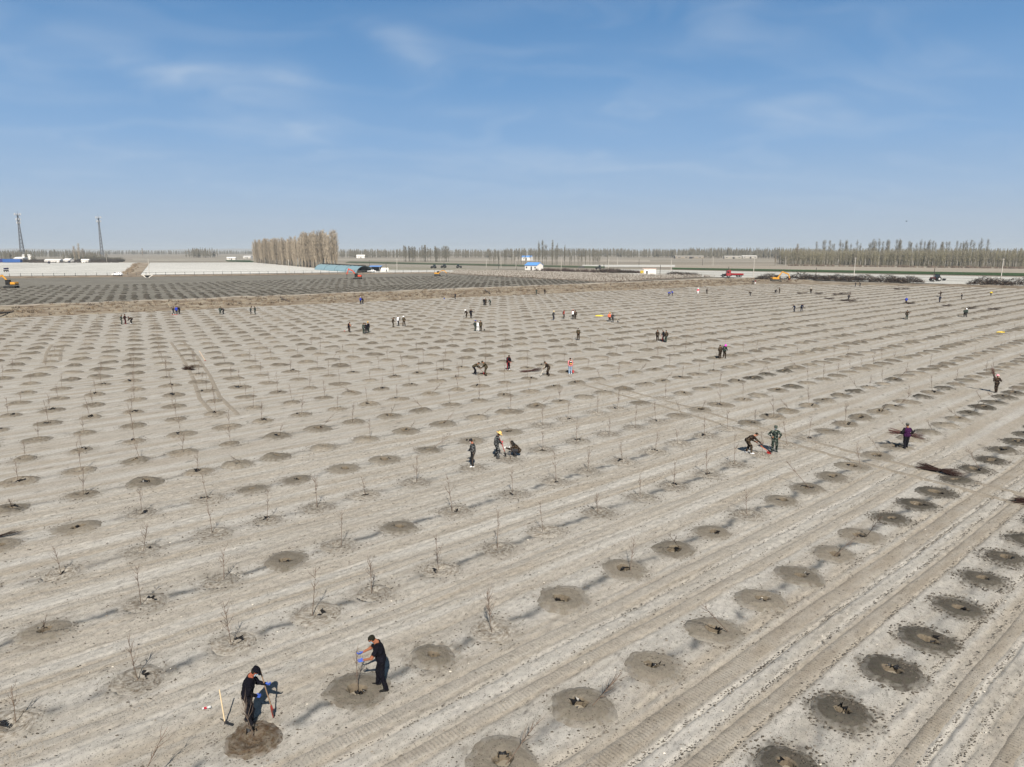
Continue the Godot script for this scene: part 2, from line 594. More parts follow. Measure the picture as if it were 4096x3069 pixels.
func tyre_tracks() -> void:
	# pressed tracks with lug bars, laid into the wheel ways
	var spec := [[0, 1.6, 0.60, 12.0, 52.0, 1.0], [0, 3.25, 0.74, 9.0, 52.0, 1.0], [1, 1.6, 0.55, 3.0, 46.0, 0.7], [1, 3.25, 0.62, 6.0, 46.0, 0.55], [-1, 3.05, 0.5, 14.0, 40.0, 1.0], [-1, 1.4, 0.5, 14.0, 40.0, 1.0], [2, 3.3, 0.5, 0.0, 40.0, 0.4], [3, 1.6, 0.45, -2.0, 30.0, 0.5], [4, 3.2, 0.45, 0.0, 26.0, 0.55], [4, 1.6, 0.45, 0.0, 24.0, 0.5], [6, 2.2, 0.45, 0.0, 24.0, 0.55]]
	for q in spec:
		var a := Acc.new()
		var n: int = int((q[4] - q[3]) / 0.036)
		var w: float = q[2]
		var m := 7
		for i in n + 1:
			var u: float = q[3] + i * 0.036
			for j in m:
				var f := float(j) / (m - 1) - 0.5
				var v: float = 7.05 + ROW * q[0] + q[1] - 0.12 * n_soft.get_noise_2d(u * 0.05, q[0] * 7.3) + f * w + 0.02 * n_fine.get_noise_2d(u * 1.1, j)
				var worn: float = clampf(q[5] + 0.9 * n_soft.get_noise_2d(u * 0.35, q[0] * 4.0 + q[1]), 0.0, 1.0)
				var lug := sin((u + absf(f) * 0.05 + 0.02 * n_fine.get_noise_2d(u * 2.0, v * 2.0)) * TAU / 0.118)
				var g := 0.045 * n_soft.get_noise_2d(u * 0.18, v * 0.5) + 0.016 * n_fine.get_noise_2d(u * 1.9, v * 2.6)
				var h: float = g * 0.96 - 0.004 + worn * 0.014 * lug
				if absf(f) > 0.49: h = g - 0.06
				elif absf(f) > 0.3: h = g * 0.96 - 0.006 + worn * 0.006 * lug
				var c := SAND.lerp(PRESSED, clampf(q[5] * (0.75 + 0.5 * n_soft.get_noise_2d(u * 0.4, v * 2.0)), 0.0, 1.0))
				c = tone(c, 1.0 + 0.07 * n_fine.get_noise_2d(u * 2.7, v * 4.0))
				a.v.append(fld(u, v, h))
				a.c.append(c)
		for i in n:
			for j in m - 1:
				var p := i * m + j
				a.idx.append_array(PackedInt32Array([p, p + 1, p + m + 1, p, p + m + 1, p + m]))
		structure("tyre_track", a, M.soil)
	# two pairs of ruts that cross the rows
	var across := [[[fld(50.5, 45.0), fld(48.4, 34.0), fld(46.5, 27.0), fld(44.7, 18.0), fld(43.2, 8.0)], 1.7], [[fld(30.9, 104.0), fld(27.5, 88.0), fld(24.2, 74.0), fld(21.0, 62.0), fld(19.6, 54.0)], 1.6], [[fld(18.0, 112.0), fld(16.2, 104.0), fld(14.6, 95.0)], 1.5]]
	for q in across:
		for side in 2:
			var a := Acc.new()
			var pts: Array = q[0]
			var row := 0
			for s in pts.size() - 1:
				var p0: Vector3 = pts[s]
				var p1: Vector3 = pts[s + 1]
				var n := int(p0.distance_to(p1) / 0.15)
				for i in n:
					var p := p0.lerp(p1, float(i) / n)
					var d := (p1 - p0).normalized()
					var sd := Vector3(-d.z, 0, d.x)
					for j in 5:
						var f := j - 2.0
						var o: Vector3 = p + sd * ((side * q[1]) + f * 0.14 + 0.05 * n_fine.get_noise_2d(row * 0.2, side * 5.0))
						var deep: float = [-0.05, 0.026, 0.004, 0.022, -0.05][j]
						var g := 0.045 * n_soft.get_noise_2d(to_u(o) * 0.18, to_v(o) * 0.5) if to_v(o) < 40.0 else 0.0
						a.v.append(o + Vector3(0, deep + g, 0))
						a.c.append(tone(TAN, 0.86 + 0.14 * n_fine.get_noise_2d(row * 0.4, j)))
					row += 1
			for i in row - 1:
				for j in 4:
					var p := i * 5 + j
					a.idx.append_array(PackedInt32Array([p, p + 1, p + 6, p, p + 6, p + 5]))
			structure("tyre_track", a, M.soil)

# ------------------------------------------------------------------ pits, saplings, clods
func pit_mesh(seed_: int, kind: String, dark: bool, segs: int, fresh := false, sandy := 0.42) -> Acc:
	# ring of thrown-out earth round a dug hole, or a filled and trodden mound
	var r := RandomNumberGenerator.new()
	r.seed = seed_
	var off := r.randf() * 90.0
	var open := kind != "planted"
	var prof := []
	if kind == "shallow":
		prof = [[0.0, 0.005], [0.14, 0.005], [0.22, 0.015], [0.27, 0.045], [0.33, 0.06], [0.40, 0.07], [0.50, 0.066], [0.62, 0.05], [0.74, 0.03], [0.86, 0.012], [0.97, -0.03]]
	elif open:
		prof = [[0.0, -0.42], [0.15, -0.42], [0.21, -0.30], [0.245, -0.02], [0.30, 0.05], [0.38, 0.07], [0.48, 0.064], [0.60, 0.05], [0.71, 0.033], [0.82, 0.014], [0.93, -0.03]]
	else:
		prof = [[0.0, 0.0], [0.12, -0.015], [0.24, -0.005], [0.34, 0.03], [0.42, 0.045], [0.50, 0.04], [0.58, 0.03], [0.66, 0.018], [0.74, 0.006], [0.84, -0.03]]
	if segs > 20:   # finer rings, so that lumps stay small
		var more := []
		for j in prof.size() - 1:
			more.append(prof[j])
			more.append([(prof[j][0] + prof[j + 1][0]) * 0.5, (prof[j][1] + prof[j + 1][1]) * 0.5])
		more.append(prof[-1])
		prof = more
	var a := Acc.new()
	var stretch := r.randf_range(0.85, 1.18)
	var shade := r.randf_range(0.82, 1.2)
	var hole := r.randf_range(0.62, 0.98)
	var aside := Vector3(r.randf_range(-0.14, 0.14), 0, r.randf_range(-0.14, 0.14))
	var heap := r.randf() * TAU
	var lop := r.randf_range(0.2, 0.7)
	for j in prof.size():
		for k in segs:
			var w := TAU * k / segs
			var x := cos(w)
			var z := sin(w)
			var rr: float = prof[j][0]
			var wob := 1.0 + 0.17 * n_soft.get_noise_3d(x * 0.8 + off, z * 0.8, 0.0) + 0.05 * n_fine.get_noise_3d(x * 2.2, z * 2.2, off)
			if rr < 0.35: wob = hole + 0.3 * n_soft.get_noise_3d(x * 0.7, z * 0.7, off + 20.0)
			rr *= wob
			if prof[j][0] > prof[-1][0] * 0.8: rr *= 1.0 + r.randf_range(-0.04, 0.04)
			var y: float = prof[j][1]
			if y > 0.0: y *= 1.0 + lop * cos(w - heap)
			var lump := 0.4 * n_fine.get_noise_3d(x * rr * 8.0, z * rr * 8.0, off) + r.randf_range(-0.38, 0.38)
			if prof[j][0] > 0.24 and j < prof.size() - 2: y += (0.024 if open else 0.022) * lump
			if not open and prof[j][0] < 0.24: y += 0.03 * lump
			var mixed := 0.5 * n_fine.get_noise_3d(x * rr * 5.0 + 33.0, z * rr * 5.0, off + 77.0) + r.randf_range(-0.3, 0.3)   # soils of two tones, unevenly mixed
			var c: Color
			if open and prof[j][0] < 0.32 and j > 0:
				c = Color(0.135, 0.114, 0.088)
				c = tone(c, 1.0 + 0.25 * mixed)
			else:
				c = DAMP if dark else EARTH
				if fresh: c = BROWN.lerp(EARTH, clampf(0.35 + mixed, 0.0, 1.0))
				elif not open: c = EARTH.lerp(SAND, clampf(sandy + 0.9 * mixed, 0.0, 0.8)).lerp(Color(0.12, 0.095, 0.07), clampf(0.1 - mixed, 0.0, 0.6))
				c = tone(c, (1.0 + 0.18 * mixed) * shade)
				# the ring breaks up into its clods towards the rim
				if prof[j][0] > prof[-1][0] * 0.76:
					var keep := clampf(0.6 + 1.5 * n_fine.get_noise_3d(x * 4.0, z * 4.0, off + 40.0) + r.randf_range(-0.3, 0.3), 0.0, 1.0)
					c = tone(SAND, 0.8).lerp(c, maxf(keep, 0.62 if j < prof.size() - 3 else 0.38))
			if j == 0 and k > 0: continue
			a.v.append(Vector3(x * rr * stretch, y, z * rr) + aside * clampf(1.1 - prof[j][0], 0.0, 1.0))
			a.c.append(c)
	for j in prof.size() - 1:
		for k in segs:
			var k1 := (k + 1) % segs
			if j == 0:
				a.idx.append_array(PackedInt32Array([0, 1 + k, 1 + k1]))
			else:
				var b0 := 1 + (j - 1) * segs
				a.idx.append_array(PackedInt32Array([b0 + k, b0 + segs + k, b0 + segs + k1, b0 + k, b0 + segs + k1, b0 + k1]))
	return a

func scrap_mesh(seed_: int) -> Acc:
	# a torn, curled strip of black film standing out of the soil
	var r := RandomNumberGenerator.new()
	r.seed = seed_
	var a := Acc.new()
	var n := 9
	var rad := r.randf_range(0.17, 0.27)
	var arc := r.randf_range(1.2, 3.6)
	var start := r.randf() * TAU
	var black := Color(0.012, 0.012, 0.014)
	var pts := []
	for i in n + 1:
		var w := start + arc * i / n
		var wid := r.randf_range(0.05, 0.13) * sin(PI * (i + 0.6) / (n + 1.2))
		var lean := r.randf_range(-0.10, 0.14)
		var b := Vector3(cos(w) * rad, -0.04 + r.randf_range(-0.03, 0.03), sin(w) * rad * 0.8)
		pts.append([b, b + Vector3(cos(w) * lean, wid + 0.02, sin(w) * lean)])
	for i in n:
		for s: float in [0.0, 0.006]:
			var o := Vector3(s, s, s) as Vector3
			a.quad(pts[i][0] + o, pts[i + 1][0] + o, pts[i + 1][1] + o, pts[i][1] + o, black, Vector3(0.2, 1, 0.1) * (1.0 if s > 0.0 else -1.0))
	return a

func sapling_mesh(seed_: int, bushy: bool) -> Array:   # [trunk, crown]
	var r := RandomNumberGenerator.new()
	r.seed = seed_
	var bark := Color(0.135, 0.102, 0.082)
	var trunk := Acc.new()
	var crown := Acc.new()
	var h := r.randf_range(1.15, 1.65)
	var p := Vector3(0, -0.2, 0)
	var lean := Vector3(r.randf_range(-0.12, 0.12), 0, r.randf_range(-0.12, 0.12))
	var n := 6
	var knots := [p]
	for i in n:
		var q := p + Vector3(lean.x + r.randf_range(-0.05, 0.05), 1.0, lean.z + r.randf_range(-0.05, 0.05)) * ((h + 0.2) / n)
		trunk.tube(p, q, lerpf(0.014, 0.005, float(i) / n), lerpf(0.014, 0.005, float(i + 1) / n), 5, vary(bark, 0.2))
		p = q
		knots.append(p)
	var twigs := 34 if bushy else r.randi_range(8, 16)
	for i in twigs:
		var f := r.randf_range(0.42, 0.95) if bushy else r.randf_range(0.35, 0.98)
		var k := mini(int(f * n), n - 1)
		var s: Vector3 = knots[k].lerp(knots[k + 1], f * n - k)
		var w := r.randf() * TAU
		var l := r.randf_range(0.3, 0.75) * (1.15 - f * 0.6)
		var out := r.randf_range(0.25, 0.65)
		var mid := s + Vector3(cos(w) * out, 0.75, sin(w) * out) * l * 0.55
		var tip := mid + Vector3(cos(w) * out * 0.6, 0.95, sin(w) * out * 0.6) * l * 0.55
		crown.tube(s, mid, 0.007, 0.005, 4, vary(bark, 0.25))
		crown.spike(mid, tip, 0.005, vary(bark, 0.25))
		if r.randf() < 0.6:
			crown.spike(mid, mid + Vector3(cos(w + 1.2) * 0.5, 0.6, sin(w + 1.2) * 0.5) * l * 0.4, 0.004, vary(bark, 0.25))
	return [trunk, crown]

var pit_meshes := {}
var sap_meshes := []

func planting() -> void:
	for kind in ["open", "planted"]:
		for dark in [false, true]:
			var list := []
			for s in 9: list.append(pit_mesh(s * 13 + (7 if dark else 0) + (300 if kind == "open" else 0), kind, dark, 44).mesh(M.soil))
			pit_meshes["%s%s" % [kind, dark]] = list
	for dark in [false, true]:   # seen low over the ground, farther off
		var list := []
		for s in 9: list.append(pit_mesh(s * 17 + 500, "planted", dark, 36, false, -0.3).mesh(M.soil))
		pit_meshes["low%s" % dark] = list
		list = []
		for s in 9: list.append(pit_mesh(s * 19 + 800, "shallow", dark, 36).mesh(M.soil))
		pit_meshes["shallow%s" % dark] = list
	var scraps := []
	for s in 9: scraps.append(scrap_mesh(s + 50).mesh(M.plastic))
	for s in 10:
		var t := sapling_mesh(900 + s, false)
		sap_meshes.append([t[0].mesh(M.vc), t[1].mesh(M.vc)])
	var bush := sapling_mesh(977, true)
	var bushy := [bush[0].mesh(M.vc), bush[1].mesh(M.vc)]
	var fresh: Mesh = pit_mesh(5, "planted", false, 48, true).mesh(M.soil)
	var rest := Acc.new()
	var rest_sap := Acc.new()
	var low := {}
	for key in ["false", "true"]:
		low[key] = []
		for s in 5: low[key].append(pit_mesh(700 + s, "planted", key == "true", 12, false, -0.6))
	var n_pit := 0
	var n_sap := 0
	var texts := {"openfalse": "open planting pit ringed by grey thrown-out earth, still without a sapling", "opentrue": "open planting pit ringed by dark damp earth, in the rows still unplanted", "plantedfalse": "filled planting pit of trodden brownish earth round a sapling", "plantedtrue": "filled dark planting pit round a sapling in the farther rows"}
	for q in pits:
		var key: String = "%s%s" % [q.kind, q.dark]
		var man1: bool = q.k == 2 and absf(q.u - 5.89) < 0.5
		var man2: bool = q.k == 2 and absf(q.u - 8.99) < 0.5
		var near: bool = NEAR.grow(-2.2).has_point(Vector2(q.u, q.v))
		if n_pit < 300:
			var mesh_: Mesh = pit_meshes[key][rng.randi() % 9]
			if man1: mesh_ = fresh
			if not near:   # on the coarse sheet the hole is shallow, within its own ring
				mesh_ = pit_meshes[("low%s" if q.kind == "planted" else "shallow%s") % q.dark][rng.randi() % 9]
			var o := put("planting_pit", mesh_)
			o.position = q.p + Vector3(0, 0.004 if near else 0.012, 0)
			o.rotation.y = rng.randf() * TAU
			var sc := rng.randf_range(0.88, 1.1) if near else (rng.randf_range(0.85, 1.3) if q.kind == "planted" else rng.randf_range(0.88, 1.08))
			if man1: sc = 0.9
			o.scale = Vector3(sc, rng.randf_range(0.9, 1.3) * (1.0 if near else 1.9), sc)
			if man1: tag(o, "fresh brown watered earth at the feet of the man in a black cap", "pit")
			else: tag(o, texts[key], "pit", "planting pits: " + ("dark " if q.dark else "grey ") + q.kind)
			if q.d < 95.0 and rng.randf() < (0.9 if q.kind == "open" else 0.5):
				var sh := put("plastic_scrap", scraps[rng.randi() % 9], null, o)
				sh.rotation.y = rng.randf() * TAU
				sh.position = Vector3(rng.randf_range(-0.1, 0.1), 0.05 if not near or q.kind != "open" else 0.03, rng.randf_range(-0.1, 0.1))
				sh.scale = Vector3(1.1, 0.6, 1.1) if near else Vector3(1.15, 0.42, 1.15)
			n_pit += 1
		else:
			var m: Acc = low[str(q.dark)][rng.randi() % 5]
			rest.add(m, Transform3D(Basis(Vector3.UP, rng.randf() * TAU).scaled(Vector3(1.3, 3.2, 1.3) * rng.randf_range(0.8, 1.12)), q.p + Vector3(0, 0.02, 0)))
		# saplings: standing in the filled pits, a few lying ready by the open ones
		var stands: bool = q.kind == "planted" or man2
		var leans: bool = q.kind == "open" and not stands and q.k > 0 and rng.randf() < (0.45 if q.d < 90.0 else 0.15)
		if not stands and not leans: continue
		if q.d > 80.0 and rng.randf() < 0.4: continue
		var tilt := deg_to_rad(rng.randf_range(0.0, 7.0)) if stands else deg_to_rad(rng.randf_range(35.0, 62.0))
		var basis_ := Basis(Vector3.UP, rng.randf() * TAU) * Basis(Vector3.RIGHT, tilt) * Basis(Vector3.UP, rng.randf() * TAU)
		basis_ = basis_.scaled(Vector3.ONE * rng.randf_range(0.85, 1.15))
		var at: Vector3 = q.p + Vector3(rng.randf_range(-0.12, 0.12), 0.03 if stands else 0.10, rng.randf_range(-0.12, 0.12))
		if leans: at += Vector3(0.2, 0, 0.1)
		if n_sap < 300:
			var which: Array = sap_meshes[rng.randi() % 10]
			var is_bushy: bool = q.k == 2 and absf(q.u - 14.0) < 0.5
			if is_bushy: which = bushy
			if is_bushy or man2: basis_ = Basis.IDENTITY
			if man2: at = q.p + Vector3(0.0, -0.05, 0.0)
			var o := base("sapling", at)
			o.basis = basis_
			put("trunk", which[0], null, o)
			put("crown", which[1], null, o)
			if is_bushy: tag(o, "bushy bare sapling with many upright twigs, beside the open pits near the front", "sapling")
			elif man2: tag(o, "forked bare sapling held by the man in the black t-shirt", "sapling")
			elif man1: tag(o, "bare sapling in the fresh brown earth before the black cap", "sapling")
			elif stands: tag(o, "thin bare sapling standing upright in its filled pit", "sapling", "bare saplings planted in rows")
			else: tag(o, "thin bare sapling leaning loosely at the edge of an open pit", "sapling", "bare saplings laid ready by the pits")
			n_sap += 1
		else:
			var s: Acc = sap_far[rng.randi() % sap_far.size()] if sap_far else make_far_saplings()
			rest_sap.add(s, Transform3D(basis_, at))
	tag(put("earth_mounds", rest, M.soil), "far rows of low dark earth mounds round planting pits", "mounds", "", "stuff")
	tag(put("far_saplings", rest_sap, M.vc), "thin bare saplings standing in the far rows", "saplings", "", "stuff")

var sap_far := []
func make_far_saplings() -> Acc:
	for k in 5:
		var a := Acc.new()
		var h := rng.randf_range(1.2, 1.7)
		var bark := Color(0.16, 0.125, 0.10)
		a.spike(Vector3(0, -0.1, 0), Vector3(rng.randf_range(-0.1, 0.1), h, rng.randf_range(-0.1, 0.1)), 0.015, bark)
		for j in 4:
			var w := rng.randf() * TAU
			var s := rng.randf_range(0.4, 0.9) * h
			a.spike(Vector3(0, s, 0), Vector3(cos(w) * 0.25, s + 0.45, sin(w) * 0.25), 0.01, bark)
		sap_far.append(a)
	return sap_far[0]

func clods() -> void:
	var a := Acc.new()
	# one irregular lump of soil
	var pts := []
	for k in 6:
		var w := TAU * k / 6.0
		pts.append(Vector3(cos(w) * rng.randf_range(0.8, 1.2), rng.randf_range(-0.25, 0.2), sin(w) * rng.randf_range(0.7, 1.1)))
	for k in 6:
		a.tri(pts[k], pts[(k + 1) % 6], Vector3(0.1, 0.75, -0.1), Color.WHITE, Vector3.UP)
		a.tri(pts[k], pts[(k + 1) % 6], Vector3(0, -0.5, 0), Color.WHITE, Vector3.DOWN)
	var lump := a.mesh(M.vc)
	var spots := []
	for q in pits:
		if q.d > 62.0: break
		var n := int((230 if q.dark else 64) * clampf(30.0 / q.d, 0.2, 1.0))
		for k in n:
			var w := rng.randf() * TAU
			var r := sqrt(rng.randf()) * (1.12 if q.dark else 1.3)
			if r < 0.4: continue
			spots.append([q.p + Vector3(cos(w) * r, 0.05 * clampf(1.2 - r, 0.0, 1.0), sin(w) * r), rng.randf_range(0.012, 0.034) * (1.25 if q.dark else 1.0), vary(Color(0.075, 0.066, 0.056), 0.4)])
	for k in 64000:
		var u := rng.randf_range(NEAR.position.x, NEAR.end.x)
		var v := rng.randf_range(NEAR.position.y, NEAR.end.y)
		var p := fld(u, v)
		if not in_sight(p, 1.0): continue
		var t := fposmod(v - 7.05, ROW)
		var dense := 0.19 + 0.4 * n_soft.get_noise_2d(u * 0.3, v * 0.6)
		var rut := v < 12.5 and (absf(t - 2.06) < 0.10 or absf(t - 2.66) < 0.10 or absf(t - 3.95) < 0.16 or absf(t - 1.28) < 0.08)
		if rut: dense += 0.8
		if v < 13.0: dense += 0.15
		if rng.randf() > dense: continue
		var c := vary(Color(0.13, 0.115, 0.098), 0.5)
		if rng.randf() < 0.06: c = vary(Color(0.5, 0.47, 0.42), 0.15)
		elif rng.randf() < 0.2: c = vary(Color(0.05, 0.045, 0.042), 0.3)
		var big := rng.randf()
		spots.append([p, 0.008 + 0.022 * big * big * big + 0.006 * big, c])
	# crumbs thrown up in lines along the wheel furrows
	for q in [[-1, 2.2, 0.9], [-1, 2.72, 1.0], [-1, 3.4, 0.5], [-1, 3.97, 1.0], [0, 1.28, 0.5], [0, 2.06, 0.8], [0, 2.66, 1.0], [0, 3.95, 0.35], [1, 2.06, 0.3], [1, 2.66, 0.4]]:
		var u := 2.0
		while u < 50.0:
			u += 0.02
			var v: float = 7.05 + ROW * q[0] + q[1] + rng.randfn(0.0, 0.045) - 0.12 * n_soft.get_noise_2d(u * 0.05, q[0] * 7.3)
			var p := fld(u, v)
			if not in_sight(p, 0.5): continue
			if rng.randf() > q[2] * clampf(0.55 + 1.2 * n_soft.get_noise_2d(u * 0.35, q[1] * 9.0), 0.05, 1.0): continue
			spots.append([p, rng.randf_range(0.010, 0.026), vary(Color(0.085, 0.076, 0.066), 0.4)])
	var mm := MultiMesh.new()
	mm.transform_format = MultiMesh.TRANSFORM_3D
	mm.use_colors = true
	mm.mesh = lump
	mm.instance_count = spots.size()
	for k in spots.size():
		var s: float = spots[k][1]
		var g := 0.045 * n_soft.get_noise_2d(to_u(spots[k][0]) * 0.18, to_v(spots[k][0]) * 0.5)
		mm.set_instance_transform(k, Transform3D(Basis(Vector3.UP, rng.randf() * TAU).scaled(Vector3(s * rng.randf_range(0.8, 1.7), s, s)), spots[k][0] + Vector3(0, g * 0.6 + s * 0.25, 0)))
		mm.set_instance_color(k, spots[k][2])
	var o := MultiMeshInstance3D.new()
	o.name = "soil_clods"
	o.multimesh = mm
	tag(o, "small clods and stones strewn over the sandy field", "clods", "", "stuff")
	add_child(o)

# ------------------------------------------------------------------ land beyond
func patch(called: String, q: Array, nx: int, ny: int, c1: Color, c2: Color, fu: float, fv: float, y: float, rough := 0.0, m: Material = null) -> MeshInstance3D:
	# a field between four corners (near left, near right, far right, far left), its colour in streaks
	var a := Acc.new()
	for j in ny + 1:
		for i in nx + 1:
			var f := float(i) / nx
			var g := float(j) / ny
			var p: Vector3 = q[0].lerp(q[1], f).lerp(q[3].lerp(q[2], f), g)
			var s := n_soft.get_noise_2d(p.x * fu, p.z * fv) + 0.5 * n_fine.get_noise_2d(p.x * fu * 4.0, p.z * fv * 4.0)
			a.v.append(p + Vector3(0, y + rough * n_fine.get_noise_2d(p.x * 0.7, p.z * 0.7), 0))
			a.c.append(c1.lerp(c2, clampf(0.5 + s, 0.0, 1.0)))
	for j in ny:
		for i in nx:
			var p := j * (nx + 1) + i
			a.idx.append_array(PackedInt32Array([p, p + nx + 1, p + nx + 2, p, p + nx + 2, p + 1]))
	return structure(called, a, m if m else M.land)

func far_land() -> void:
	var a := Acc.new()
	var xs := [-9000.0, -5000.0, -3000.0]
	var x := -2000.0
	while x <= 2000.0:
		xs.append(x); x += 40.0
	xs.append_array([3000.0, 5000.0, 9000.0])
	var zs := [400.0, 0.0]
	x = -60.0
	while x >= -1500.0:
		zs.append(x); x -= 18.0
	while x >= -4000.0:
		zs.append(x); x -= 90.0
	zs.append_array([-5000.0, -7000.0, -12000.0])
	for z in zs:
		for xx in xs:
			var s := n_soft.get_noise_2d(xx * 0.0016, z * 0.012)
			var t := n_soft.get_noise_2d(xx * 0.004 + 40.0, z * 0.03)
			var c := Color(0.235, 0.208, 0.172).lerp(Color(0.31, 0.285, 0.25), clampf(0.5 + s, 0.0, 1.0))
			c = c.lerp(Color(0.15, 0.145, 0.108), clampf(t * 1.6 - 0.1, 0.0, 0.75))
			a.v.append(Vector3(xx, -0.14, z))
			a.c.append(c)
	var w := xs.size()
	for j in zs.size() - 1:
		for i in w - 1:
			var p := j * w + i
			a.idx.append_array(PackedInt32Array([p, p + w, p + w + 1, p, p + w + 1, p + 1]))
	structure("ground", a, M.land)
	var film := Color(0.56, 0.56, 0.545)
	var film2 := Color(0.45, 0.45, 0.43)
	patch("film_covered_field", [Vector3(-279.54, 0, -347.87), Vector3(-203.48, 0, -372.88), Vector3(-389.31, 0, -748.11), Vector3(-587.04, 0, -733.10)], 60, 60, film2, film, 0.02, 0.05, 0.05)
	patch("film_covered_field", [Vector3(-192.84, 0, -372.88), Vector3(-91.80, 0, -420.33), Vector3(-269.03, 0, -755.85), Vector3(-372.02, 0, -740.53)], 60, 60, film, Color(0.62, 0.62, 0.605), 0.02, 0.05, 0.05)
	patch("farm_track", [Vector3(-203.22, 0, -372.88), Vector3(-193.10, 0, -372.88), Vector3(-375.82, 0, -748.11), Vector3(-389.05, 0, -748.11)], 6, 40, Color(0.208, 0.159, 0.113), Color(0.354, 0.310, 0.248), 0.08, 0.03, 0.04)
	patch("film_covered_field", [Vector3(57.23, 0, -380.70), Vector3(196.79, 0, -239.58), Vector3(262.38, 0, -320.22), Vector3(73.25, 0, -487.95)], 80, 40, film2, Color(0.47, 0.47, 0.455), 0.03, 0.06, 0.05)
	patch("wheat_field", [Vector3(108.14, 0, -484.71), Vector3(276.96, 0, -338.14), Vector3(311.58, 0, -380.70), Vector3(118.33, 0, -530.59)], 60, 14, Color(0.030, 0.056, 0.017), Color(0.046, 0.080, 0.026), 0.03, 0.05, 0.07)
	patch("bare_field", [Vector3(95.06, 0, -534.48), Vector3(314.86, 0, -384.73), Vector3(404.21, 0, -494.58), Vector3(114.23, 0, -642.78)], 40, 20, Color(0.331, 0.302, 0.263), Color(0.277, 0.242, 0.201), 0.006, 0.08, 0.05)
	patch("wheat_field", [Vector3(-173.37, 0, -748.11), Vector3(66.63, 0, -515.58), Vector3(73.92, 0, -572.22), Vector3(-187.29, 0, -833.39)], 60, 14, Color(0.048, 0.068, 0.036), Color(0.085, 0.105, 0.058), 0.03, 0.05, 0.07)
	patch("bare_field", [Vector3(-108.89, 0, -572.22), Vector3(8.59, 0, -475.22), Vector3(27.81, 0, -526.75), Vector3(-156.60, 0, -718.68)], 40, 14, Color(0.308, 0.287, 0.256), Color(0.216, 0.204, 0.168), 0.006, 0.06, 0.05)
	patch("stubble_field", [Vector3(-92.61, 0, -469.10), Vector3(-21.89, 0, -425.24), Vector3(-8.14, 0, -487.95), Vector3(-116.68, 0, -581.34)], 40, 14, Color(0.193, 0.189, 0.146), Color(0.277, 0.257, 0.219), 0.006, 0.06, 0.05)
	patch("film_covered_field", [Vector3(-79.38, 0, -401.75), Vector3(-35.84, 0, -415.52), Vector3(-32.66, 0, -451.64), Vector3(-90.51, 0, -475.22)], 30, 10, film2, film, 0.03, 0.06, 0.06)
	patch("film_covered_field", [Vector3(54.34, 0, -554.81), Vector3(125.63, 0, -554.81), Vector3(142.96, 0, -631.66), Vector3(61.83, 0, -631.66)], 30, 10, film2, film, 0.03, 0.06, 0.06)
	patch("wheat_field", [Vector3(-328.92, 0, -833.39), Vector3(-278.16, 0, -780.04), Vector3(-333.20, 0, -916.96), Vector3(-374.35, 0, -940.53)], 20, 8, Color(0.02, 0.05, 0.018), Color(0.03, 0.06, 0.02), 0.03, 0.05, 0.06)
	patch("bare_field", [Vector3(-233.60, 0, -965.35), Vector3(-14.53, 0, -873.19), Vector3(-16.96, 0, -1019.11), Vector3(-261.08, 0, -1079.19)], 30, 6, Color(0.362, 0.340, 0.299), Color(0.308, 0.279, 0.241), 0.01, 0.05, 0.05)
	patch("bare_field", [Vector3(3.47, 0, -833.39), Vector3(146.25, 0, -763.74), Vector3(184.74, 0, -965.35), Vector3(4.24, 0, -1019.11)], 30, 6, Color(0.354, 0.325, 0.285), Color(0.293, 0.264, 0.226), 0.01, 0.05, 0.05)
	patch("bare_field", [Vector3(-429.00, 0, -814.82), Vector3(-317.33, 0, -873.19), Vector3(-392.00, 0, -1079.19), Vector3(-603.29, 0, -1146.79)], 30, 6, Color(0.262, 0.242, 0.204), Color(0.323, 0.302, 0.263), 0.01, 0.05, 0.05)
	# bare strips of soil between the films
	var st := Acc.new()
	for k in 9:
		var f := 0.12 + 0.098 * k
		var l: Vector3 = Vector3(-192.84, 0, -372.88).lerp(Vector3(-372.02, 0, -740.53), f)
		var r: Vector3 = Vector3(-91.80, 0, -420.33).lerp(Vector3(-269.03, 0, -755.85), f)
		var d := 1.2 + 2.4 * f
		st.quad(l + Vector3(0, 0.09, d), r + Vector3(0, 0.09, d), r + Vector3(0, 0.09, -d), l + Vector3(0, 0.09, -d), Color(0.21, 0.20, 0.18), Vector3.UP)
	structure("bare_soil_strips", st, M.land)
	st = Acc.new()
	for k in 6:
		var l: Vector3 = [Vector3(-314.16, 0, -401.75), Vector3(-340.35, 0, -435.42), Vector3(-366.53, 0, -469.10), Vector3(-397.07, 0, -508.38), Vector3(67.00, 0, -446.10), Vector3(61.73, 0, -410.83)][k]
		var r: Vector3 = [Vector3(-404.61, 0, -678.62), Vector3(-423.45, 0, -678.62), Vector3(-443.43, 0, -691.47), Vector3(-435.90, 0, -631.66), Vector3(234.75, 0, -299.07), Vector3(213.73, 0, -272.08)][k]
		var d := 1.8
		st.quad(l + Vector3(0, 0.09, d), r + Vector3(0, 0.09, d), r + Vector3(0, 0.09, -d), l + Vector3(0, 0.09, -d), Color(0.25, 0.235, 0.21), Vector3.UP)
	structure("bare_soil_strips_oblique", st, M.land)
	# low dunes on the skyline
	a = Acc.new()
	var n := 160
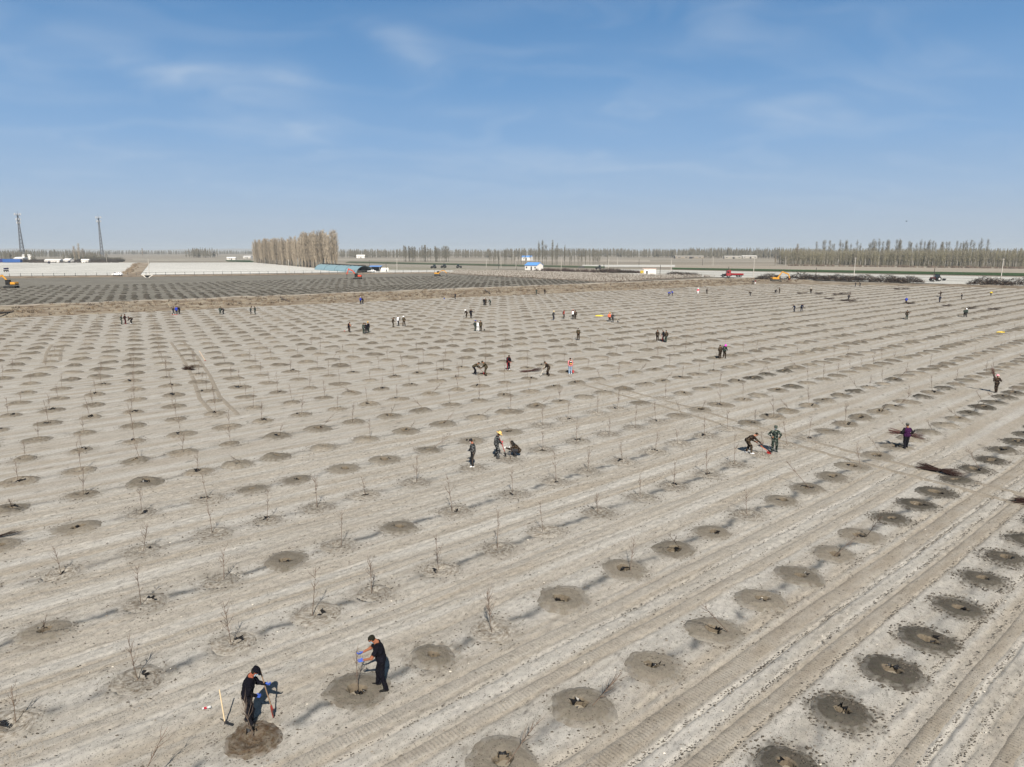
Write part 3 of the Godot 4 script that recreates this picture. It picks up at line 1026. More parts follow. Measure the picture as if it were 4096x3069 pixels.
	for i in n + 1:
		var ang := deg_to_rad(-60.0 + 120.0 * i / n)
		var dir := Vector3(sin(ang), 0, -cos(ang))
		var h := 14.0 + 34.0 * maxf(0.0, n_soft.get_noise_1d(i * 0.045) + 0.25) * smoothstep(0.62, 0.2, float(i) / n)
		a.v.append(dir * 8200.0 + Vector3(0, -1, 0)); a.c.append(Color(0.30, 0.28, 0.25))
		a.v.append(dir * 8600.0 + Vector3(0, h, 0)); a.c.append(Color(0.30, 0.28, 0.25))
		a.v.append(dir * 9400.0 + Vector3(0, -1, 0)); a.c.append(Color(0.30, 0.28, 0.25))
	for i in n:
		for j in 2:
			var p := i * 3 + j
			a.idx.append_array(PackedInt32Array([p, p + 1, p + 4, p, p + 4, p + 3]))
	structure("hills", a, M.land)

func plot_beyond() -> void:
	var q := [Vector3(-122.11, 0, -156.84), Vector3(37.02, 0, -281.61), Vector3(-36.06, 0, -401.75), Vector3(-241.09, 0, -311.95)]
	patch("ploughed_plot", q, 90, 60, Color(0.15, 0.143, 0.125), Color(0.195, 0.186, 0.165), 0.03, 0.09, 0.04, 0.05, M.land)
	var poly := PackedVector2Array()
	for p in [Vector3(-123.18, 0, -158.24), Vector3(36.39, 0, -280.52), Vector3(-11.30, 0, -369.09), Vector3(-58.55, 0, -344.57), Vector3(-142.66, 0, -264.12), Vector3(-191.89, 0, -247.81)]: poly.append(Vector2(p.x, p.z))
	var spots := []
	for k in range(34, 80):
		for i in range(-20, 110):
			var u := fposmod(1.25 + 1.21 * (k - 3), STEP) + STEP * i + rng.randf_range(-0.3, 0.3)
			var p := fld(u, 7.05 + ROW * k + rng.randf_range(-0.25, 0.25), 0.05)
			if not Geometry2D.is_point_in_polygon(Vector2(p.x, p.z), poly) or not in_sight(p): continue
			if rng.randf() < 0.04 or (k % 2 == 1 and k > 44): continue
			spots.append(p)
	spots.sort_custom(func(a, b): return a.length_squared() < b.length_squared())
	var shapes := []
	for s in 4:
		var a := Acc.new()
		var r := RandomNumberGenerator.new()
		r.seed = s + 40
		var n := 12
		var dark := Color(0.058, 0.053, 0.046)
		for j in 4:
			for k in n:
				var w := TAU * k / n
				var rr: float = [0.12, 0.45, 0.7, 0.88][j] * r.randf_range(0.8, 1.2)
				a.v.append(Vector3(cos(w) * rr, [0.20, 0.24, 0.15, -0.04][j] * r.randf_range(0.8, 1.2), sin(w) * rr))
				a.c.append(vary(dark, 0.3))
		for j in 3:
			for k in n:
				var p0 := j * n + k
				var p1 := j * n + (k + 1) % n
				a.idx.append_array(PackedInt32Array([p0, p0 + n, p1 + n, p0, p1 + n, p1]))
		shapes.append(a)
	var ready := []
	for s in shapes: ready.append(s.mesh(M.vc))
	var rest := Acc.new()
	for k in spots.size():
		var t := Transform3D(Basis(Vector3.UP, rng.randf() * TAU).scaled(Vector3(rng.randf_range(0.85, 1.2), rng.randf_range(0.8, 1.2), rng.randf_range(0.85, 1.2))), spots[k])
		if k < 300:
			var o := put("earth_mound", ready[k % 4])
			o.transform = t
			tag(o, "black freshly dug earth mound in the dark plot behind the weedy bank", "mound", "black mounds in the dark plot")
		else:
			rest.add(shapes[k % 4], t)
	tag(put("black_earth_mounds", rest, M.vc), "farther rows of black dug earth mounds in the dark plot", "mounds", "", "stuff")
	# stalk field with cotton left on it
	var sq := [Vector3(-34.27, 0, -384.73), Vector3(37.66, 0, -282.71), Vector3(99.56, 0, -347.87), Vector3(-34.23, 0, -451.64)]
	patch("stalk_field", sq, 50, 30, Color(0.17, 0.15, 0.128), Color(0.24, 0.215, 0.185), 0.05, 0.1, 0.045)
	var tuft := Acc.new()
	for k in 9:
		var w := rng.randf() * TAU
		var s := Vector3(rng.randf_range(-0.3, 0.3), 0, rng.randf_range(-0.3, 0.3))
		tuft.spike(s, s + Vector3(cos(w) * 0.3, rng.randf_range(0.7, 1.15), sin(w) * 0.3), 0.03, Color(0.13, 0.105, 0.085))
	for k in 5:
		tuft.box(Vector3(rng.randf_range(-0.45, 0.45), rng.randf_range(0.35, 0.95), rng.randf_range(-0.45, 0.45)), Vector3(0.12, 0.10, 0.12), Color(0.48, 0.465, 0.43))
	var spots2 := []
	for k in 5200:
		var f := rng.randf()
		var g := rng.randf()
		var p: Vector3 = sq[0].lerp(sq[1], f).lerp(sq[3].lerp(sq[2], f), g)
		if n_soft.get_noise_2d(p.x * 0.05, p.z * 0.05) < -0.25: continue
		spots2.append(Transform3D(Basis(Vector3.UP, rng.randf() * TAU).scaled(Vector3.ONE * rng.randf_range(0.7, 1.3)), p + Vector3(0, 0.04, 0)))
	scatter("cotton_stalks", tuft.mesh(M.vc), spots2, [], "dry grey cotton stalks with white tufts left on them", "stalks")

func scatter(called: String, mesh_: Mesh, spots: Array, colors: Array, label: String, category: String) -> void:
	var mm := MultiMesh.new()
	mm.transform_format = MultiMesh.TRANSFORM_3D
	mm.use_colors = colors.size() > 0
	mm.mesh = mesh_
	mm.instance_count = spots.size()
	for k in spots.size():
		mm.set_instance_transform(k, spots[k])
		if colors: mm.set_instance_color(k, colors[k])
	var o := MultiMeshInstance3D.new()
	o.name = numbered(called)
	o.multimesh = mm
	tag(o, label, category, "", "stuff")
	add_child(o)

func bank_height(s: float, u: float) -> float:
	var pts := [[0.0, -0.08], [0.06, 0.08], [0.2, 0.42], [0.34, 0.5], [0.5, 0.2], [0.66, 0.55], [0.8, 0.75], [0.94, 0.72], [1.0, 0.0]]
	for k in pts.size() - 1:
		if s <= pts[k + 1][0]:
			var f: float = (s - pts[k][0]) / (pts[k + 1][0] - pts[k][0])
			return lerpf(pts[k][1], pts[k + 1][1], f) * (1.0 + 0.35 * n_soft.get_noise_2d(u * 0.09, s * 3.0)) + 0.12 * n_fine.get_noise_2d(u * 0.5, s * 9.0) * (0.0 if s < 0.01 or s > 0.99 else 1.0)
	return 0.0

func bank_point(u: float, s: float) -> Vector3:
	var v := edge_far(u) - 1.0 + s * lerpf(29.0, 36.0, clampf(u / 250.0, 0.0, 1.0))
	return fld(u, v, bank_height(s, u))

func bank() -> void:
	var a := Acc.new()
	var nu := 330
	var nv := 34
	for j in nv + 1:
		var s := float(j) / nv
		for i in nu + 1:
			var u := -40.0 + i
			var p := bank_point(u, s)
			var m := n_soft.get_noise_2d(u * 0.12, s * 9.0)
			var f := n_fine.get_noise_2d(u * 0.6, s * 26.0)
			var c := Color(0.29, 0.255, 0.205).lerp(Color(0.13, 0.095, 0.066), clampf(0.35 + m + 0.6 * f, 0.0, 0.9))
			if s > 0.81 and s < 0.955: c = Color(0.36, 0.325, 0.28).lerp(c, clampf(0.12 + 0.3 * f, 0.0, 0.4))
			a.v.append(p)
			a.c.append(c)
	for j in nv:
		for i in nu:
			var p := j * (nu + 1) + i
			a.idx.append_array(PackedInt32Array([p, p + nu + 1, p + nu + 2, p, p + nu + 2, p + 1]))
	structure("earth_bank", a, M.soil)
	var tuft := Acc.new()
	for k in 10:
		var w := rng.randf() * TAU
		var o := Vector3(rng.randf_range(-0.35, 0.35), -0.05, rng.randf_range(-0.35, 0.35))
		tuft.spike(o, o + Vector3(cos(w) * 0.45, rng.randf_range(0.3, 0.75), sin(w) * 0.45), 0.05, Color.WHITE)
	var spots := []
	var cols := []
	for k in 9000:
		var u := rng.randf_range(-30.0, 285.0)
		var s := rng.randf_range(0.02, 0.79)
		if rng.randf() > 0.45 + 1.1 * n_soft.get_noise_2d(u * 0.13, s * 7.0): continue
		var p := bank_point(u, s)
		if not in_sight(p, 8.0): continue
		spots.append(Transform3D(Basis(Vector3.UP, rng.randf() * TAU).scaled(Vector3.ONE * rng.randf_range(0.3, 0.95)), p))
		var c: Color = [Color(0.20, 0.158, 0.112), Color(0.12, 0.083, 0.052), Color(0.05, 0.037, 0.028), Color(0.27, 0.23, 0.178)][rng.randi() % 4]
		cols.append(vary(c, 0.2))
	scatter("dry_weeds", tuft.mesh(M.vc), spots, cols, "dry brown weeds covering the bank behind the planted field", "weeds")
	# road bank below the fence
	a = Acc.new()
	var p0: Vector3 = Vector3(-262.07, 0, -325.98)
	var p1: Vector3 = Vector3(-30.98, 0, -408.52)
	var d := (p1 - p0).normalized()
	var sd := Vector3(d.z, 0, -d.x)
	if sd.z > 0: sd = -sd
	var n := 220
	for i in n + 1:
		var p := p0.lerp(p1, float(i) / n)
		for j in 5:
			var o: float = [-5.0, -2.0, 0.0, 6.0, 8.0][j]
			var y: float = [0.0, 0.2, 0.35, 0.35, 0.02][j]
			a.v.append(p + sd * o + Vector3(0, y + 0.1 * n_fine.get_noise_2d(i * 0.5, j * 3.0) * (1.0 if j > 0 and j < 4 else 0.0), 0))
			a.c.append(Color(0.28, 0.23, 0.18).lerp(Color(0.13, 0.098, 0.072), clampf(n_soft.get_noise_2d(i * 0.2, j * 2.0) + (0.25 if j < 2 else -0.3), 0.0, 0.9)))
	for i in n:
		for j in 4:
			var p := i * 5 + j
			a.idx.append_array(PackedInt32Array([p, p + 1, p + 6, p, p + 6, p + 5]))
	structure("road_bank", a, M.land)
	# rough ground between the field's right end and the film-covered field
	a = Acc.new()
	var m := 70
	for i in m + 1:
		var v := 40.0 + 110.0 * i / m
		for j in 9:
			var s := j / 8.0
			var u := edge_right(v) + 1.0 + s * 15.0
			var y: float = [-0.06, 0.15, 0.35, 0.5, 0.45, 0.5, 0.4, 0.25, -0.1][j] + 0.3 * n_fine.get_noise_2d(v * 0.5, j * 1.7) * (1.0 if j > 0 and j < 8 else 0.0)
			a.v.append(fld(u, v, y))
			a.c.append(Color(0.25, 0.215, 0.17).lerp(Color(0.12, 0.092, 0.068), clampf(0.4 + n_soft.get_noise_2d(v * 0.2, j * 2.0), 0.0, 0.9)))
	for i in m:
		for j in 8:
			var p := i * 9 + j
			a.idx.append_array(PackedInt32Array([p, p + 9, p + 10, p, p + 10, p + 1]))
	structure("rough_ground", a, M.soil)

# ------------------------------------------------------------------ trees and brush
func poplar(seed_: int, h: float, spread: float, n: int, bark: Color, clear: float) -> Array:   # [trunk, crown]
	var r := RandomNumberGenerator.new()
	r.seed = seed_
	var trunk := Acc.new()
	var crown := Acc.new()
	var p := Vector3(0, -0.2, 0)
	var bend := Vector3(r.randf_range(-0.02, 0.02), 0, r.randf_range(-0.02, 0.02))
	var knots := [p]
	for i in 6:
		var q := p + (Vector3.UP + bend + Vector3(r.randf_range(-0.015, 0.015), 0, r.randf_range(-0.015, 0.015))) * (h / 6.0)
		trunk.tube(p, q, 0.011 * h * (1.0 - i / 6.6), 0.011 * h * (1.0 - (i + 1) / 6.6), 6, tone(bark, 0.75))
		p = q
		knots.append(p)
	for i in n:
		var f := clear + (1.0 - clear) * pow(r.randf(), 0.85)
		var k := mini(int(f * 6.0), 5)
		var s: Vector3 = knots[k].lerp(knots[k + 1], f * 6.0 - k)
		var w := r.randf() * TAU
		var out := spread * r.randf_range(0.35, 1.0) * sin(PI * clampf((1.06 - f) * 0.85 + 0.12, 0.0, 1.0))
		var up := r.randf_range(0.10, 0.20) * h * (1.12 - 0.7 * f)
		var tip := s + Vector3(cos(w) * out, up, sin(w) * out)
		var mid := s.lerp(tip, 0.5) + Vector3(cos(w), -0.1, sin(w)) * out * 0.16
		var c := tone(bark, r.randf_range(0.7, 1.25))
		crown.tube(s, mid, 0.055, 0.035, 3, c)
		crown.spike(mid, tip, 0.05, c)
		for t in 3:
			var o := mid.lerp(tip, r.randf_range(0.0, 0.7))
			var w2 := w + r.randf_range(-1.4, 1.4)
			crown.spike(o, o + Vector3(cos(w2) * 0.4, 1.0, sin(w2) * 0.4) * up * r.randf_range(0.25, 0.5), 0.045, tone(c, r.randf_range(0.85, 1.2)))
	return [trunk, crown]

func tree(called: String, pair: Array, at: Vector3, sc: float, label: String, group: String, wide := 1.0) -> void:
	var o := base(called, at, rng.randf() * 360.0)
	o.scale = Vector3(sc * wide, sc, sc * wide)
	put("trunk", pair[0], null, o)
	put("crown", pair[1], null, o)
	tag(o, label, "tree", group)

func ready_pair(pair: Array) -> Array:
	return [pair[0].mesh(M.vc), pair[1].mesh(M.vc)]

func trees() -> void:
	var grove := []
	for s in 7: grove.append(ready_pair(poplar(60 + s, 24.0, 2.1, 230, tone(Color(0.25, 0.215, 0.17), [0.7, 1.25, 0.95, 1.1, 0.8, 1.2, 1.0][s]), 0.05)))
	var grey := []
	for s in 6: grey.append(ready_pair(poplar(90 + s, 17.0, 1.6, 110, Color(0.135, 0.128, 0.105), 0.14)))
	var young := []
	for s in 5: young.append(poplar(120 + s, 12.0, 1.1, 30, [Color(0.22, 0.205, 0.145), Color(0.20, 0.185, 0.15)][s % 2], 0.22))
	# the tall grove beside the polytunnel: three ranks along one line
	var a: Vector3 = Vector3(-127.18, 0, -501.39)
	var b: Vector3 = Vector3(-268.88, 0, -748.11)
	var d := (b - a).normalized()
	var sd := Vector3(-d.z, 0, d.x)
	for rank in 3:
		var n := 58 if rank == 0 else 40
		for i in n:
			var p := a.lerp(b, (i + rng.randf_range(-0.25, 0.25)) / n) + sd * (rank * 3.0 + rng.randf_range(-0.8, 0.8)) * (-1.0 if sd.x < 0 else 1.0)
			if i == 3 and rank < 2: continue
			tree("poplar_tree", grove[rng.randi() % 7], p, rng.randf_range(0.82, 1.02) * (1.08 if i < 14 else 0.95), "bare tan poplar in the tall dense grove beside the blue polytunnel", "poplars of the tall grove", 1.35)
	# tall poplars standing above the young belt on the right
	var belt_a: Vector3 = Vector3(247.99, 0, -654.30)
	var belt_b: Vector3 = Vector3(414.13, 0, -515.58)
	for k in 62:
		var px := 3385.0 + 720.0 * k / 62.0 + rng.randf_range(-5.0, 5.0)
		if n_soft.get_noise_1d(px * 0.02) < -0.33: continue
		var f := (px - 3140.0) / 1220.0
		var p := belt_a.lerp(belt_b, f) + Vector3(0, 0, rng.randf_range(-42.0, -26.0))
		tree("poplar_tree", grey[rng.randi() % 6], p, rng.randf_range(1.05, 1.28), "tall grey-green poplar rising above the young belt at the far right", "tall poplars above the young belt", 1.1)
	# two groups of grey poplars in the middle distance
	for k in 44:
		var f := k / 43.0
		if absf(f - 0.32) < 0.03 or absf(f - 0.6) < 0.035 or absf(f - 0.85) < 0.03: continue
		var p: Vector3 = Vector3(-126.02, 0, -833.39).lerp(Vector3(-71.50, 0, -814.82), f) + Vector3(rng.randf_range(-3, 3), 0, rng.randf_range(-14, 6))
		tree("poplar_tree", grey[rng.randi() % 6], p, rng.randf_range(0.85, 1.08), "dark grey poplar in the clumped belt left of the white house", "poplars of the clumped belt", 1.3)
	for k in 70:
		var f := k / 69.0
		var dense := 0.55 if f < 0.45 else 0.95
		if rng.randf() > dense: continue
		var p: Vector3 = Vector3(-27.79, 0, -678.62).lerp(Vector3(80.19, 0, -620.91), f) + Vector3(rng.randf_range(-3, 3), 0, rng.randf_range(-18, 10))
		var tall := 1.25 if absf(f - 0.53) < 0.06 or absf(f - 0.64) < 0.03 else 0.85
		tree("poplar_tree", grey[rng.randi() % 6], p, tall * rng.randf_range(0.75, 1.0), "slender grey poplar in the open belt behind the white house", "poplars behind the white house", 0.9)
	# single bare trees left
	for q in [[Vector3(-505.23, 0, -833.39), 0.95], [Vector3(-500.03, 0, -833.39), 1.1], [Vector3(-484.11, 0, -814.82), 0.8], [Vector3(-603.48, 0, -873.19), 0.6], [Vector3(-587.73, 0, -873.19), 0.7], [Vector3(-670.85, 0, -1310.95), 0.9], [Vector3(258.21, 0, -654.30), 1.0], [Vector3(222.98, 0, -610.53), 0.5]]:
		tree("poplar_tree", grove[rng.randi() % 7], q[0], q[1] * 0.75, "single pale bare tree standing out of the far scrub", "single bare trees in the distance", 1.5)
	# young belt on the right and the tree lines along the horizon
	var ym := []
	for y in young:
		var j := Acc.new()
		j.add(y[0]); j.add(y[1])
		ym.append(j.mesh(M.vc))
	for which in 5:
		var spots := []
		for k in 300:
			var f := rng.randf()
			var p := belt_a.lerp(belt_b, f) + Vector3(0, 0, rng.randf_range(-26.0, 4.0))
			spots.append(Transform3D(Basis(Vector3.UP, rng.randf() * TAU).scaled(Vector3(1.0, rng.randf_range(0.85, 1.15), 1.0)), p))
		scatter("young_poplars", ym[which], spots, [], "dense belt of thin young poplars at the far right", "trees")
	var far := Acc.new()
	var r := RandomNumberGenerator.new()
	r.seed = 77
	for k in 60:
		var f := pow(r.randf(), 0.8)
		var w := r.randf() * TAU
		var s := Vector3(0, 2.0 + 10.0 * f, 0)
		far.spike(s, s + Vector3(cos(w) * 1.7 * (1.1 - f), 3.4, sin(w) * 1.7 * (1.1 - f)), 0.24, tone(Color(0.115, 0.108, 0.088), r.randf_range(0.7, 1.3)))
	far.tube(Vector3.ZERO, Vector3(0, 13, 0), 0.22, 0.05, 5, Color(0.16, 0.145, 0.12))
	var fm := far.mesh(M.vc)
	var lines := [[Vector3(-306.10, 0, -1265.66), Vector3(0.88, 0, -1265.66), 260, 0.95], [Vector3(-13.70, 0, -1411.97), Vector3(230.87, 0, -1411.97), 240, 1.08], [Vector3(196.21, 0, -1310.95), Vector3(531.50, 0, -1265.66), 330, 1.0], [Vector3(292.09, 0, -1183.86), Vector3(463.23, 0, -1111.97), 160, 1.1], [Vector3(430.90, 0, -1079.19), Vector3(753.68, 0, -965.35), 300, 1.0], [Vector3(-1504.68, 0, -1933.04), Vector3(-871.57, 0, -2449.14), 420, 0.85], [Vector3(-975.62, 0, -1310.95), Vector3(-812.10, 0, -1310.95), 90, 0.9], [Vector3(-573.60, 0, -1265.66), Vector3(-542.03, 0, -1265.66), 34, 1.1], [Vector3(-1110.66, 0, -3062.01), Vector3(373.05, 0, -3062.01), 420, 0.8], [Vector3(267.07, 0, -3062.01), Vector3(2386.66, 0, -3062.01), 520, 0.8], [Vector3(-578.01, 0, -916.96), Vector3(-541.45, 0, -916.96), 46, 0.65], [Vector3(-609.29, 0, -833.39), Vector3(-566.07, 0, -814.82), 30, 0.7]]
	for q in lines:
		var spots := []
		for k in int(q[2] * 1.7):
			var f := rng.randf()
			if n_soft.get_noise_1d(f * 30.0 + q[2]) < -0.35: continue
			var p: Vector3 = q[0].lerp(q[1], f)
			p += Vector3(0, 0, -rng.randf_range(0.0, 0.05) * p.length())
			var sc: float = q[3] * rng.randf_range(0.7, 1.12)
			spots.append(Transform3D(Basis(Vector3.UP, rng.randf() * TAU).scaled(Vector3(1.3, sc, 1.3)), p))
		scatter("far_treeline", fm, spots, [], "hazy line of bare trees along the horizon", "trees")
	# scrub in front of the sheds at the left, hedge by the white house, weeds on the farm track
	var bush := Acc.new()
	for k in 46:
		var w := r.randf() * TAU
		var s := Vector3(r.randf_range(-0.8, 0.8), 0, r.randf_range(-0.8, 0.8))
		bush.spike(s, s + Vector3(cos(w) * r.randf_range(0.2, 1.3), r.randf_range(0.7, 2.1), sin(w) * r.randf_range(0.2, 1.3)), 0.06, Color.WHITE)
	var bm := bush.mesh(M.vc)
	for q in [[Vector3(-529.27, 0, -780.04), Vector3(-433.50, 0, -797.05), 430, 1.6, Color(0.045, 0.037, 0.032), "dark leafless scrub in front of the white sheds"], [Vector3(-508.11, 0, -852.82), Vector3(-453.21, 0, -833.39), 200, 2.3, Color(0.07, 0.066, 0.052), "dark leafless scrub in front of the white sheds"], [Vector3(-495.34, 0, -740.53), Vector3(-409.56, 0, -748.11), 120, 1.0, Color(0.06, 0.048, 0.04), "low dark scrub along the far edge of the film-covered field"], [Vector3(16.01, 0, -451.64), Vector3(70.85, 0, -401.75), 150, 0.95, Color(0.05, 0.034, 0.03), "low dark hedge along the stalk field by the white house"], [Vector3(-353.97, 0, -678.62), Vector3(-206.56, 0, -384.73), 60, 0.7, Color(0.2, 0.155, 0.11), "dry brown weeds beside the farm track"], [Vector3(228.09, 0, -590.76), Vector3(376.84, 0, -481.50), 260, 0.9, Color(0.13, 0.10, 0.08), "dark undergrowth at the foot of the young belt"]]:
		var spots := []
		var cols := []
		for k in q[2]:
			var p: Vector3 = q[0].lerp(q[1], rng.randf()) + Vector3(rng.randf_range(-2, 2), 0, rng.randf_range(-4, 3))
			spots.append(Transform3D(Basis(Vector3.UP, rng.randf() * TAU).scaled(Vector3.ONE * q[3] * rng.randf_range(0.6, 1.3)), p))
			cols.append(vary(q[4], 0.3))
		scatter("scrub", bm, spots, cols, q[5], "scrub")
	# heaps of cleared brush along the right end of the field
	var heaps := [[Vector3(52.44, 0, -410.83), 5.0, 1.6], [Vector3(58.76, 0, -420.33), 6.0, 2.6], [Vector3(63.17, 0, -401.75), 6.0, 2.0], [Vector3(84.61, 0, -372.88), 4.0, 1.8], [Vector3(88.01, 0, -365.38), 5.0, 1.6], [Vector3(90.27, 0, -358.17), 3.5, 1.4], [Vector3(109.76, 0, -306.67), 5.0, 3.0], [Vector3(125.76, 0, -311.95), 6.0, 3.0], [Vector3(127.92, 0, -304.09), 6.0, 2.4], [Vector3(132.64, 0, -301.56), 5.0, 2.2], [Vector3(135.72, 0, -299.07), 5.0, 2.8], [Vector3(138.66, 0, -294.21), 5.0, 2.4], [Vector3(143.15, 0, -291.84), 6.0, 3.0], [Vector3(146.45, 0, -280.52), 6.0, 3.4], [Vector3(149.21, 0, -278.36), 4.0, 2.2], [Vector3(153.38, 0, -276.23), 4.5, 2.8], [Vector3(171.41, 0, -260.32), 5.0, 3.2], [Vector3(173.48, 0, -256.62), 4.5, 2.8], [Vector3(179.46, 0, -253.02), 6.0, 3.2]]
	var words := ["low one by the hedge", "highest by the white hut's hedge", "flat one at the hedge's end", "first behind the stalk field", "middle one behind the stalk field", "small one by the pole behind the stalk field", "behind the yellow excavator's arm", "right beside the yellow excavator", "second after the yellow excavator", "low one third after the yellow excavator", "fourth after the yellow excavator", "beside the pale concrete pole", "first after the pale pole", "large rounded one before the tractor", "flat one between two larger heaps", "spiky one in front of the tractor", "first behind the tractor", "second behind the tractor", "cut by the right edge of the picture"]
	for i in heaps.size():
		var q: Array = heaps[i]
		var acc := Acc.new()
		for k in 900:
			var w := rng.randf() * TAU
			var f := sqrt(rng.randf())
			var s := Vector3(cos(w) * f * q[1] * 1.2, (1.0 - f * f) * q[2] * rng.randf_range(0.1, 0.9), sin(w) * f * 2.2)
			var e := Vector3(rng.randf_range(-1, 1), rng.randf_range(-0.15, 0.75), rng.randf_range(-1, 1)) * rng.randf_range(0.7, 1.9)
			var c := vary(Color(0.034, 0.025, 0.021), 0.4) if rng.randf() < 0.93 else Color(0.25, 0.2, 0.16)
			var t := s + e
			t.y = maxf(t.y, 0.02)
			acc.spike(s, t, rng.randf_range(0.04, 0.09), c)
		var o := put("brush_heap", acc, M.vc)
		o.position = q[0] + Vector3(0, 0.3 if i > 5 else 0.0, 0)
		tag(o, "heap of cleared dark brushwood, " + words[i], "brushwood", "heaps of cleared brush")

# ------------------------------------------------------------------ buildings
func gable(at: Vector3, turn: float, w: float, d: float, h: float, ridge: float, wall: Color, roof: Color, label: String, wins := 2, door := true, called := "house") -> Node3D:
	# long side (w) faces +z of the node; the ridge runs along x
	var o := base(called, at, turn)
	var a := Acc.new()
	a.box(Vector3(0, h * 0.5, 0), Vector3(w, h, d), wall)
	for s in [-1.0, 1.0]:
		a.tri(Vector3(w * 0.5 * s, h, -d * 0.5), Vector3(w * 0.5 * s, h, d * 0.5), Vector3(w * 0.5 * s, h + ridge, 0), wall, Vector3(s, 0, 0))
	put("wall", a, M.vc, o)
	a = Acc.new()
	for s in [-1.0, 1.0]:
		var e := Vector3(0, h - 0.12, (d * 0.5 + 0.35) * s)
		var t := Vector3(0, h + ridge + 0.1, 0)
		var sl := (e - t)
		a.box((e + t) * 0.5 + Vector3(0, 0.06, 0), Vector3(w + 0.6, 0.12, sl.length()), roof, Basis.looking_at(sl.normalized(), Vector3.UP))
	put("roof", a, M.gloss, o)
	for k in wins:
		var x := lerpf(-w * 0.36, w * 0.36, float(k) / maxf(wins - 1, 1)) if wins > 1 else -w * 0.2
		a = Acc.new()
		a.box(Vector3(x, h * 0.55, d * 0.5 + 0.02), Vector3(w * 0.12, h * 0.38, 0.06), Color(0.5, 0.5, 0.5))
		var f := put("window", a, M.vc, o)
		a = Acc.new()
		a.box(Vector3(x, h * 0.55, d * 0.5 + 0.05), Vector3(w * 0.10, h * 0.33, 0.04), Color(0.02, 0.022, 0.026))
		put("pane", a, M.glass, f)
	if door:
		a = Acc.new()
		a.box(Vector3(0.04 * w, h * 0.38, d * 0.5 + 0.03), Vector3(w * 0.11, h * 0.76, 0.06), Color(0.03, 0.03, 0.035))
		put("door", a, M.vc, o)
	tag(o, label, "house")
	return o

